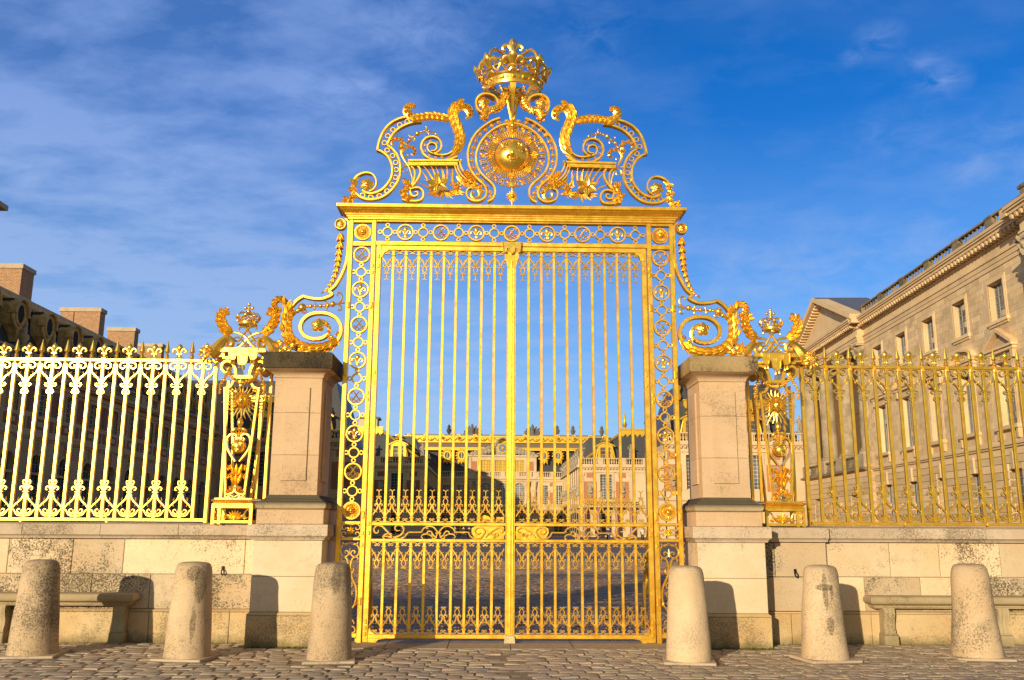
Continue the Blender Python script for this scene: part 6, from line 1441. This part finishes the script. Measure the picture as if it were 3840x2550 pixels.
# far inner pavilions that frame the marble court
for sgn in (-1, 1):
    side = 'left' if sgn < 0 else 'right'
    if sgn < 0: x0, x1 = -44, -12.9
    else: x0, x1 = 16.5, 46
    e = x1 if sgn < 0 else x0; wy = [e-sgn*-5.1*1 if sgn > 0 else e-5.1]
    wy = [e+sgn*5.1+sgn*(13.2*k) for k in range(2)]
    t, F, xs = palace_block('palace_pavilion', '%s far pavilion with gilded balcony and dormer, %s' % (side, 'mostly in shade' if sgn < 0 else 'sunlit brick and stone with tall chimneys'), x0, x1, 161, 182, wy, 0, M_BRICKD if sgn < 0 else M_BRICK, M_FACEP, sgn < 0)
    t['group'] = 'far pavilions flanking the court'
    hip_roof(t, x0+.3, x1-.3, 161.6, 182, 13.4, 19.9, 8.6 if sgn > 0 else 1, 8.6 if sgn < 0 else 1, 2.2)
    xa, xb = (x0+1, x1-8.4) if sgn < 0 else (x0+8.4, x1-1)
    crestline(t, xa, xb, 163.6, 19.1, 20.6)
    m = MB(); xc = (x1-8.6, x1-.3) if sgn < 0 else (x0+8.6, x0+.3); m.tube([(xc[0], 163.6, 20.0), (xc[1], 161.4, 13.9)], .24, 6, 6); m.build('gilded_hip', M_GOLDF, t)
    for k, x in enumerate(xs): gdormer(t, x, 160.9+.9, 13.9, 19.0, 3.6)
    for k, x in enumerate([q+sgn*4.8 for q in xs]+[e+sgn*.4]): m = MB(); statue(m, x, 160.8, 14.72, 2.6, seed=k+5); m.build('statue', M_STAT, t)
    m = F.mb()                                              # gilded balcony carried on marble columns
    for x in xs[:1]:
        m.box(x-5, x+5, -2.2, 0, 5.45, 5.75)
    m.build('balcony_slab', M_FACEP, t, smooth=None)
    m = F.mb()
    for x in xs[:1]:
        for k in range(26): u = x-4.9+9.8*k/25; m.box(u-.04, u+.04, -2.15, -2.05, 5.75, 6.85); m.ball((u+.2, -2.12, 6.3+.12*(-1)**k), .17, ns=6, nr=4)
        m.box(x-5, x+5, -2.2, -2.0, 6.8, 6.95)
    m.build('balcony_railing', M_GOLDF if sgn > 0 else M_OLDG, t, smooth=None)  # left gilding takes a duller tone, its shade put into the colour
    for x in xs[:1]:
        for q in (-4.4, -1.7, 1.7, 4.4): m = F.mb(); m.lathe([(.42, 0), (.34, .2), (.32, 4.3), (.28, 4.6), (.42, 5.0), (.42, 5.45)], (x+q, -1.7, 0), ns=12); m.build('marble_column', M_MARB, t)
    if sgn > 0:
        for (cx, w, z) in ((x0+15.1-.0, 2.2, 22.2), (x0+22.6, 1.6, 25.6), (x0+25.2, 2.6, 27.6), (x0+28.0, 2.0, 23.0)):
            m = MB(); m.box(cx-w/2, cx+w/2, 166, 168.5, 18, z); o = m.build('chimney', M_FACEP, t, smooth=None); m = MB(); m.box(cx-w/2-.2, cx+w/2+.2, 165.8, 168.7, z-.1, z+.35); m.box(cx-w*.25, cx+w*.25, 165.95, 166, 20.6, z-.6); m.build('chimney_cap', M_STATD, o, smooth=None)
        m = MB(); m.lathe([(.3, 0), (.2, .4), (.5, 1.0), (.2, 1.7), (.3, 2.2), (.05, 3.4)], (x0+9.2, 163.6, 20.4), ns=10); m.build('finial', M_GOLDF, t)
    else:
        m = MB(); m.box(x1-13.2, x1-9.6, 164, 167, 18, 22.2); o = m.build('chimney', M_FACEP, t, smooth=None); m = MB(); m.box(x1-13.6, x1-9.2, 163.8, 167.2, 22.2, 22.6); m.build('chimney_cap', M_STATD, o, smooth=None)
    # side wall of the marble court, receding from the pavilion to the main front
    s = MB(); X = e; xo = X+sgn*.6
    s.box(min(X, X+sgn*8), max(X, X+sgn*8), 182, 205, 0, 12.9); s.build('side_body', M_FACEP, t, smooth=None)
    s = MB(); s.box(min(X-sgn*.5, X+sgn*.4), max(X-sgn*.5, X+sgn*.4), 161, 205, 12.9, 13.35); s.box(min(X-sgn*.3, X), max(X-sgn*.3, X), 161, 205, 5.3, 5.7)
    for k in range(9): s.box(min(X-sgn*.2, X), max(X-sgn*.2, X), 163+k*4.7, 163.7+k*4.7, 5.7, 12.9)
    s.build('side_cornice', M_FACEP, t, smooth=None)
    s = MB()
    for k in range(8): s.box(min(X-sgn*.04, X), max(X-sgn*.04, X), 164.6+k*4.7, 166.8+k*4.7, 6.9, 11.6); s.box(min(X-sgn*.04, X), max(X-sgn*.04, X), 164.6+k*4.7, 166.8+k*4.7, .6, 4.6)
    s.build('side_windows', M_WIN, t, smooth=None)
    s = MB()
    for k in range(9): s2 = MB(); statue(s2, X-sgn*.0, 164+k*4.7, 13.3, 2.9, seed=k+30); s2.build('statue', M_STAT if sgn > 0 else M_STATD, t)
    for k in range(8): s.ball((X-sgn*.4, 163.3+k*4.7, 9.1), .45, sz=1.3, ns=7, nr=5); s.box(min(X-sgn*.5, X), max(X-sgn*.5, X), 162.9+k*4.7, 163.7+k*4.7, 7.6, 8.5)
    s.build('bust', M_STAT if sgn > 0 else M_STATD, t)
    s = MB(); s.loops([[(X+sgn*.8, y, 13.4), (X+sgn*3, y, 19.5), (X+sgn*8, y, 19.5), (X+sgn*8, y, 13.4)] for y in ((170, 206) if sgn > 0 else (206, 170))]); s.build('side_roof', M_SLATE, t, smooth=None)
    # nearer old-wing pavilion
    if sgn < 0: x0, x1 = -60, -19.9
    else: x0, x1 = 23.8, 43.2
    ws = [x1-4.0-sgn*0-8.2*k if sgn < 0 else x0+4.0+8.2*k for k in range(2)]
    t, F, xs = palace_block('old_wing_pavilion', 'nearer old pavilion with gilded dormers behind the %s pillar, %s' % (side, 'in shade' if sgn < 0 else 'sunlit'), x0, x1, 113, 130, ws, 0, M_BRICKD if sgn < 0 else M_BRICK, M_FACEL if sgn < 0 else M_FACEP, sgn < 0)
    t['group'] = 'nearer palace pavilions'
    if sgn < 0: m = MB(); m.box(-60, -36.8, 106.4, 113.1, 0, 20); m.build('link_block', M_FACEL, t, smooth=None)
    hip_roof(t, x0+.3, x1-.3, 113.6, 130, 13.4, 22.0, 2.4, 2.4, 3.)
    crestline(t, x0+1.5 if sgn < 0 else x0+3.2, x1-5 if sgn < 0 else x1-2.5, 115.2, 18.4, 19.6)
    for x in xs: gdormer(t, x, 113.9, 13.9, 18.4, 3.2)
    for k in range(5): m = MB(); statue(m, x0+.5+(x1-x0-1)*k/4, 112.9, 14.72, 2.5, seed=k+50); m.build('statue', M_STAT if sgn > 0 else M_STATD, t)
    m = MB()
    for x in ((x1-5.2,) if sgn < 0 else (x0+2.6,)): m.lathe([(.3, 0), (.5, .5), (.25, 1.2), (.45, 1.8), (.05, 3.0)], (x, 115.5, 19.6), ns=10)
    m.build('finial', M_GOLDF, t)
# central block round the marble court
t = thing('central_palace', 'central palace front with clock, gilded roof cresting and round arched windows', 'building', (2.5, 204, 0)); CX = 2.45; CY = 204
F = Facade((0, CY, 0), (1, 0, 0), (0, -1, 0))
cw = [CX-3.95, CX, CX+3.95]; sw = [CX-11.6, CX-9.0-.3+1.4-.6, CX+9.0-.6, CX+11.7+.6]
sw = [CX-13.2, CX-9.8, CX+9.8, CX+13.2]
hs = [(x-1.35, x+1.35, 6.9, 11.9) for x in cw]+[(x-.95, x+.95, 7.0, 11.4) for x in sw]+[(x-1.1, x+1.1, .3, 4.6) for x in cw+sw]
m = F.mb(); windowed_wall(m, -13, 18, -.2, 12.9, hs, .6)
for x in cw: arch_fill(m, x-1.35, x+1.35, 11.9, 0, .6)
m.build('wall', M_FACEP, t, smooth=None)
m = F.mb(); m.box(-13, 18, .62, 16, 0, 13.2); m.build('body', M_FACEP, t, smooth=None)
m = F.mb(); m.box(-13, 18, -.5, .3, 12.85, 13.25); m.box(-13, 18, -.25, 0, 12.3, 12.85); m.box(-13, 18, -.4, 0, 5.35, 5.7)
a0, a1 = CX-8.1, CX+8.1
m.box(a0, a1, -.6, 0, 12.85, 13.4); m.build('cornice', M_FACEP, t, smooth=None)
for x in cw: window(F, t, x-1.35, x+1.35, 6.9, 11.9, 6, 10, .3, M_WINR, M_FRAMEW, .08)
for x in sw: window(F, t, x-.95, x+.95, 7.0, 11.4, 4, 9, .3, M_WIN, M_FRAMEW, .08)
for x in cw+sw: window(F, t, x-1.1, x+1.1, .3, 4.6, 2, 4, .3, M_WIN, M_GOLDF, .1)
for x in (CX-2.0, CX+2.0, CX-6.4, CX+6.4, CX-11.5, CX+11.5):
    for q in ((x-.35, x+.35, -.04, 0, 7.2, 9.8), (x-.35, x+.35, -.04, 0, 11.2, 12.1)): m = F.mb(); m.box(*q); m.build('brick_panel', M_BRICK, t, smooth=None)
m = F.mb()
for x in (CX-7.6, CX+7.6, CX-2.0, CX+2.0, CX-6.0, CX+6.0): m.lathe([(.45, 0), (.4, .3), (.36, 5.2), (.5, 6.0), (.5, 6.6)], (x, -.35, 5.7), ns=10)
for x in cw: m.ribbon([(x+1.6*cos(a*pi/12), 10.55+1.6*sin(a*pi/12)) for a in range(13)], .3, -.12, 0, n=1, ch=0)
m.build('columns', M_FACEP, t)
m = F.mb(); balustrade(m, -13, a0, 13.26, 14.6, -.3, 6, 3.); balustrade(m, a1, 18, 13.26, 14.6, -.3, 6, 3.); balustrade(m, a0+1.2, a1-1.2, 13.42, 14.6, -.5, 6, 3.3); m.build('balustrade', M_FACEP, t)
# attic storey with the clock
ah = [(x-1.2 if x != CX else x-1.85, x+1.2 if x != CX else x+1.85, 14.6, 17.3) for x in cw]
m = F.mb(); windowed_wall(m, a0, a1, 13.3, 18.1, ah, .6, -.1); m.box(a0, a1, .52, 6, 13.3, 18.1); m.box(a0-.3, a1+.3, -.5, .3, 18.1, 18.5)
for x in (a0+.4, CX-2.5, CX+2.5, a1-.4, CX-5.6, CX+5.6): m.box(x-.3, x+.3, -.28, -.1, 14.5, 18.0)
m.build('attic', M_FACEP, t, smooth=None)
for x in (CX-6.8, CX+6.8): m = F.mb(); m.box(x-.7, x+.7, -.14, -.1, 14.8, 17.0); m.build('brick_panel', M_BRICK, t, smooth=None)
for h in ah: window(F, t, h[0], h[1], h[2], h[3], 4, 4, .2, M_SHUT, M_GOLDF, .1)
m = F.mb(); m.box(CX-1.7, CX+1.7, -.5, .4, 18.5, 21.2); m.ribbon([(CX-1.9, 20.6), (CX-1.2, 22.0), (CX, 22.6), (CX+1.2, 22.0), (CX+1.9, 20.6)], .4, -.7, .3)
for d in (-1, 1):
    for k in range(7):
        x = CX+d*(2.4+k*.8); z = 18.6+1.9*(1-k/7)
        m.ball((x, -.2, 18.6+(z-18.6)*.5), .55, sz=1.1+.4*(1-k/7), ns=7, nr=5); m.ball((x+.2*d, -.4, z+.1), .28, ns=6, nr=5); m.tube([(x, -.3, z), (x+d*.7, -.5, z-.3), (x+d*1.1, -.4, 18.9)], [.22, .18, .14], 6, 2)
m.build('sculpture', M_STAT, t)
m = F.mb(); m.lathe([(.02, .0), (1.0, 0), (1.0, -.1), (.02, -.1)][::-1], (CX-.05, -.62, 20.1), (0, -1, 0), 28); ck = m.build('clock', M_BLUE, t)
m = F.mb(); m.ring(CX-.05, 20.1, 1.08, .22, -.75, -.55, 28)
for k in range(12): a = k*pi/6; m.leaf(CX-.05+.12*cos(a), 20.1+.12*sin(a), -.75, a, .42, .12, 0, H=.03); m.box(CX-.05+.78*cos(a)-.04, CX-.05+.78*cos(a)+.04, -.76, -.74, 20.1+.78*sin(a)-.04, 20.1+.78*sin(a)+.04)
m.ball((CX-.05, -.75, 20.1), .16); m.build('clock_rim', M_GOLDF, ck)
m = F.mb(); m.loops([[(x, y, z) for y, z in ((.5, 13.3), (.6, 14.4), (3.0, 20.4), (10, 20.4), (12, 13.3))][::-1] for x in (-21, 26)]); m.build('roof', M_SLATE, t, smooth=None)
m = F.mb(); m.box(-21, 26, 1.5, 5, 20.3, 22.0); m.build('roof_band', simple('brown_roof_band', (.16, .115, .075), .7), t, smooth=None)
m = F.mb(); m.box(-21, 26, 1.2, 1.8, 19.7, 20.25); m.box(-21, 26, 1.0, 1.8, 20.15, 20.35); m.build('gilded_band', M_GOLDF, t, smooth=None)
crestline(t, -21, 26, CY+1.4, 20.95, 23.1, True)
m = MB()
for k in range(12): m.fleur(-19.9+k*3.95, 22.7, CY+1.0, 1.0, .7); m.ball((-19.9+k*3.95, CY+.8, 22.6), .4, sz=.8)
m.build('gilded_cresting', M_GOLDF, t)
m = MB(); m.box(-21, 26, CY+1.4, CY+8, 23.1, 23.5); m.build('roof_cap', M_LEAD, t, smooth=None)
for x in sw+[CX-6.6]*0:
    m = F.mb(); z = 18.4
    m.ribbon([(x+.75*cos(a*pi/10), z+.95*sin(a*pi/10)) for a in range(20)], .4, .3, 1.4, closed=True, smooth=False)
    for k in range(14): a = k*2*pi/14; m.leaf(x+.9*cos(a), z+1.1*sin(a), .4, a, .6, .5, .5, H=.15)
    for k in range(3): m.leaf(x+(k-1)*.5, z-1.1, .4, -pi/2+(k-1)*.4, 1.0, .6, 0, H=.15)
    o = m.build('gilded_oculus', M_GOLDF, t)
    m = F.mb(); m.lathe([(.02, 0), (.72, 0), (.72, -.05), (.02, -.05)][::-1], (x, .5, z), (0, -1, 0), 16, sy=1.3); m.build('pane', M_WINR, o)
    m = F.mb(); m.box(x-.06, x+.06, .38, .46, z-.9, z+.9); m.build('window_frame', M_FRAMEW, o)
for x in (CX-7.4, CX+7.2):
    m = MB()
    for k in range(9): a = pi*k/8; m.tube([(x+.6*cos(a), CY+3, 23.6+.4*sin(a)), (x+1.9*cos(a), CY+3, 23.8+1.6*sin(a)), (x+2.2*cos(a)+.2, CY+2.8, 23.7+2.1*sin(a))], [.4, .34, .12], 6, 2)
    m.lathe([(.6, 0), (.5, .8), (.6, 1.6), (.25, 1.9), (.34, 2.3), (.1, 2.8)], (x, CY+2.6, 23.4), ns=8); m.build('roof_trophy', M_STATD, t)
for x in (CX-17.0+4, CX-13.6+.6, CX+13.2, CX+17.0, CX+24): m = MB(); m.lathe([(.6, 0), (.25, .4), (.55, .9), (.6, 1.4), (.25, 1.7), (.45, 2.0), (.1, 2.6)], (x, CY+3, 23.4), ns=8); m.build('roof_urn', M_STATD, t)
m = F.mb(); m.box(CX-6.5, CX+6.5, -2, 0, 5.4, 5.7)
m.build('balcony_slab', M_FACEP, t, smooth=None)
m = F.mb(); m.box(CX-6.5, CX+6.5, -2, -1.9, 6.6, 6.75)
for k in range(40): u = CX-6.4+12.8*k/39; m.box(u-.04, u+.04, -1.98, -1.92, 5.7, 6.6); m.ball((u, -1.95, 6.15), .14, ns=5, nr=4)
m.build('balcony_railing', M_GOLDF, t, smooth=None)
m = MB()
for k in range(5): m.box(-12.8, 17.2, 178+k*.7, 182, k*.16-.01, (k+1)*.16)
m.build('court_steps', M_SLAB, smooth=None)['kind'] = 'structure'

# ================================================================== PEOPLE FAR ACROSS THE COURT
def skin_obj(name, verts, edges, radii, mat, parent, root=0, sub=1):
    me = bpy.data.meshes.new(name); org = ORG.get(parent.name, Vector()); me.from_pydata([Vector(v) for v in verts], edges, []); me.materials.append(mat)
    o = bpy.data.objects.new(name, me); col.objects.link(o); o.parent = parent; ORG[o.name] = org
    sk = o.modifiers.new('skin', 'SKIN'); sk.use_smooth_shade = True
    if not me.skin_vertices: 
        me.attributes
    bmx = __import__('bmesh').new(); bmx.from_mesh(me); lay = bmx.verts.layers.skin.verify(); bmx.verts.ensure_lookup_table()
    for i, v in enumerate(bmx.verts): v[lay].radius = (radii[i], radii[i]*.85); v[lay].use_root = (i == root)
    bmx.to_mesh(me); bmx.free()
    ss = o.modifiers.new('sub', 'SUBSURF'); ss.levels = ss.render_levels = sub
    return o
M_SKIN = simple('skin', (.55, .36, .26), .6)
def person(x, y, lab, top, leg, hairc, stride=.12, arm=0., rz=0., h=1.0):
    t = thing('person', lab, 'person', (x, y, 0), None); t.rotation_euler = (0, 0, rz); s = stride
    ORG[t.name] = Vector()
    V = [(0, 0, .95), (0, 0, 1.15), (0, 0, 1.38), (0, 0, 1.5), (0, -.01, 1.60), (0, -.01, 1.72), (-.18, 0, 1.40), (-.25, .04, 1.13), (-.24, -.06-arm, .92+arm), (-.24, -.09-arm, .84+arm*1.3), (.18, 0, 1.40), (.25, .02, 1.13), (.24, -.05, .90), (.24, -.07, .82),
         (-.09, 0, .9), (-.10, -s*.6, .5), (-.10, -s, .09), (-.10, -s-.14, .04), (.09, 0, .9), (.10, s*.3, .5), (.10, s, .09), (.10, s-.13, .04)]
    Ed = [(0, 1), (1, 2), (2, 3), (3, 4), (4, 5), (2, 6), (6, 7), (7, 8), (8, 9), (2, 10), (10, 11), (11, 12), (12, 13), (0, 14), (14, 15), (15, 16), (16, 17), (0, 18), (18, 19), (19, 20), (20, 21)]
    Rr = [.13, .12, .14, .055, .085, .08, .065, .05, .04, .035, .065, .05, .04, .035, .09, .065, .05, .04, .09, .065, .05, .04]
    skin_obj('body', V, Ed, Rr, M_SKIN, t)
    i = [0, 1, 2, 6, 7, 8, 10, 11, 12]; mp = {a: b for b, a in enumerate(i)}
    skin_obj('coat', [V[k] for k in i], [(mp[a], mp[b]) for a, b in Ed if a in mp and b in mp], [Rr[k]*1.22 for k in i], top, t)
    i = [0, 14, 15, 16, 18, 19, 20]; mp = {a: b for b, a in enumerate(i)}
    skin_obj('trousers', [V[k] for k in i], [(mp[a], mp[b]) for a, b in Ed if a in mp and b in mp], [Rr[k]*1.2 for k in i], leg, t)
    m = MB(); m.ball((0, .02, 1.69), .105, sz=1.05); m.build('hair', hairc, t)
C1 = simple('dark_cloth', (.025, .025, .03), .9); C2 = simple('blue_cloth', (.02, .05, .16), .9); C3 = simple('grey_cloth', (.12, .12, .13), .9); C4 = simple('white_cloth', (.6, .58, .55), .9); C5 = simple('red_cloth', (.3, .05, .04), .9); HB = simple('brown_hair', (.05, .03, .02), .8)
def gpos(px, Y): p = at(px, 2000, Y); return p.x
for px, Y, lab, top, leg, a, rz in ((1511, 84, 'person in dark coat and light scarf at the left of the court', C1, C3, .25, .3), (1602, 88, 'person in dark clothes behind the middle scroll of the left gate leaf', C1, C1, 0, 0), (1706, 86, 'person in dark jacket carrying a white bag near the centre', C1, C1, .0, -.5),
                                   (1738, 82, 'left one of the pair in black coats close together', C1, C1, .1, .2), (1759, 82.6, 'right one of the pair in black coats close together', C1, C1, .0, 2.8), (2241, 74, 'person in black coat before the right pavilion', C1, C1, .1, .5),
                                   (2281, 76, 'person in blue jacket before the right pavilion door', C2, C2, 0, 0), (2409, 84, 'person in white top at the right of the court', C4, C1, .2, 0), (2433, 90, 'person in grey coat at the far right of the court', C3, C1, 0, 1.)):
    person(gpos(px, Y), Y, lab, top, leg, HB, arm=a, rz=rz)

# ================================================================== LIGHT
SUN_AZ, SUN_EL = radians(28.2), radians(10.6)       # sun stands behind the camera, to its left
sd = Vector((-sin(SUN_AZ)*cos(SUN_EL), -cos(SUN_AZ)*cos(SUN_EL), sin(SUN_EL)))
sl = bpy.data.lights.new('sun', 'SUN'); sl.energy = 5.0; sl.angle = radians(.5); sl.color = (1, .84, .58)
so = bpy.data.objects.new('sun', sl); col.objects.link(so); so.rotation_euler = sd.to_track_quat('Z', 'Y').to_euler()
w = bpy.data.worlds.new('World'); scn.world = w; w.use_nodes = True; t = NT(w.node_tree)
bg = t.n['Background']; sky = t.add('ShaderNodeTexSky'); sky.sky_type = 'NISHITA'; sky.sun_disc = False; sky.sun_elevation = SUN_EL; sky.sun_rotation = math.atan2(sd.x, sd.y); sky.altitude = 100; sky.air_density = 1.; sky.dust_density = .6; sky.ozone_density = 2.5
tc = t.add('ShaderNodeTexCoord'); dv = tc.outputs['Generated']
SKY_K = .12
hs_ = t.add('ShaderNodeHueSaturation'); hs_.inputs['Saturation'].default_value = 1.35; t.link(sky.outputs[0], hs_.inputs['Color'])
sp = t.add('ShaderNodeSeparateXYZ'); t.link(dv, sp.inputs[0])
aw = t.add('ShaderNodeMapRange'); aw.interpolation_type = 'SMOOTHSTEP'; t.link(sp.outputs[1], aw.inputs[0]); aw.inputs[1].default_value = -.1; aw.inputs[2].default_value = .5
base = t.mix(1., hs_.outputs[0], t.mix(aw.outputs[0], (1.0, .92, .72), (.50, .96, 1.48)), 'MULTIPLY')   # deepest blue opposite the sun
# clouds laid on a plane high above, so they shrink toward the horizon
zc_ = t.math('ADD', t.math('MAXIMUM', sp.outputs[2], 0.0), .12)
cb = t.add('ShaderNodeCombineXYZ'); t.link(t.math('DIVIDE', sp.outputs[0], zc_), cb.inputs[0]); t.link(t.math('DIVIDE', sp.outputs[1], zc_), cb.inputs[1])
n_soft = t.noise(cb.outputs[0], .75, 5, .5, .4)
mp = t.add('ShaderNodeMapping'); mp.inputs['Rotation'].default_value = (0, 0, .6); mp.inputs['Scale'].default_value = (1.0, 1.45, 1); t.link(cb.outputs[0], mp.inputs[0])
n_fine = t.noise(mp.outputs[0], 4.2, 8, .58, .15)
left = t.add('ShaderNodeMapRange'); t.link(sp.outputs[0], left.inputs[0]); left.inputs[1].default_value = .16; left.inputs[2].default_value = -.30; left.interpolation_type = 'SMOOTHSTEP'
hz = t.add('ShaderNodeMapRange'); t.link(sp.outputs[2], hz.inputs[0]); hz.inputs[1].default_value = .42; hz.inputs[2].default_value = .08
cov = t.math('ADD', t.math('MULTIPLY', left.outputs[0], .28), t.math('MULTIPLY', hz.outputs[0], .26))
c1 = t.ramp(t.math('ADD', n_soft, cov), [(.50, 0), (1.0, 1)])
c2 = t.ramp(t.math('ADD', n_fine, t.math('MULTIPLY', cov, .35)), [(.48, 0), (.72, 1)])
cf = t.math('MINIMUM', t.math('ADD', t.math('MULTIPLY', c1, .55), t.math('MULTIPLY', c2, t.math('ADD', .14, t.math('ADD', t.math('MULTIPLY', left.outputs[0], .34), t.math('MULTIPLY', hz.outputs[0], .28))))), .85)
puffs = None
for px, py, rad, amp in ((3520, 305, .022, .9), (3465, 235, .017, .6), (3300, 150, .020, .6), (3195, 215, .010, .5), (3690, 610, .030, .6), (3280, 475, .02, .35), (1560, 110, .07, .5), (1330, 360, .06, .55), (2200, 120, .05, .35), (3050, 1010, .16, .5), (2700, 1080, .12, .4), (3780, 560, .05, .5), (3350, 520, .04, .35)):
    d0 = ray(px, py).normalized(); vd = t.add('ShaderNodeVectorMath', operation='SUBTRACT'); t.link(dv, vd.inputs[0]); vd.inputs[1].default_value = d0
    vs = t.add('ShaderNodeVectorMath', operation='MULTIPLY'); t.link(vd.outputs[0], vs.inputs[0]); vs.inputs[1].default_value = (1, 1, 1.5 if rad < .1 else 3.5)
    ln = t.add('ShaderNodeVectorMath', operation='LENGTH'); t.link(vs.outputs[0], ln.inputs[0])
    f = t.ramp(t.math('DIVIDE', ln.outputs['Value'], rad*1.6), [(0, amp), (1, 0)]); puffs = f if puffs is None else t.math('MAXIMUM', puffs, f)
pn = t.add('ShaderNodeMapping'); pn.inputs['Rotation'].default_value = (0, .5, 0); pn.inputs['Scale'].default_value = (1, 1, 1.9); t.link(dv, pn.inputs[0])
pf = t.math('MULTIPLY', puffs, t.ramp(t.noise(pn.outputs[0], 26, 7, .62, .6), [(.38, 0), (.66, 1)]))
cf = t.math('MINIMUM', t.math('ADD', cf, t.math('MULTIPLY', pf, .75)), .9)
base = t.mix(t.math('MULTIPLY', t.math('MULTIPLY', hz.outputs[0], aw.outputs[0]), .42), base, (3.4, 5.1, 7.6))
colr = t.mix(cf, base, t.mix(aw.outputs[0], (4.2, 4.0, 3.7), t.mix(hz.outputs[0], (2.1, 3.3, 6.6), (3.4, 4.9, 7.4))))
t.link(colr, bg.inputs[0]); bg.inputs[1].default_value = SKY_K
scn.view_settings.view_transform = 'Standard'; scn.view_settings.look = 'None'; scn.view_settings.exposure = 0; scn.view_settings.gamma = 1
scn.cycles.max_bounces = 6; scn.cycles.sample_clamp_indirect = 6
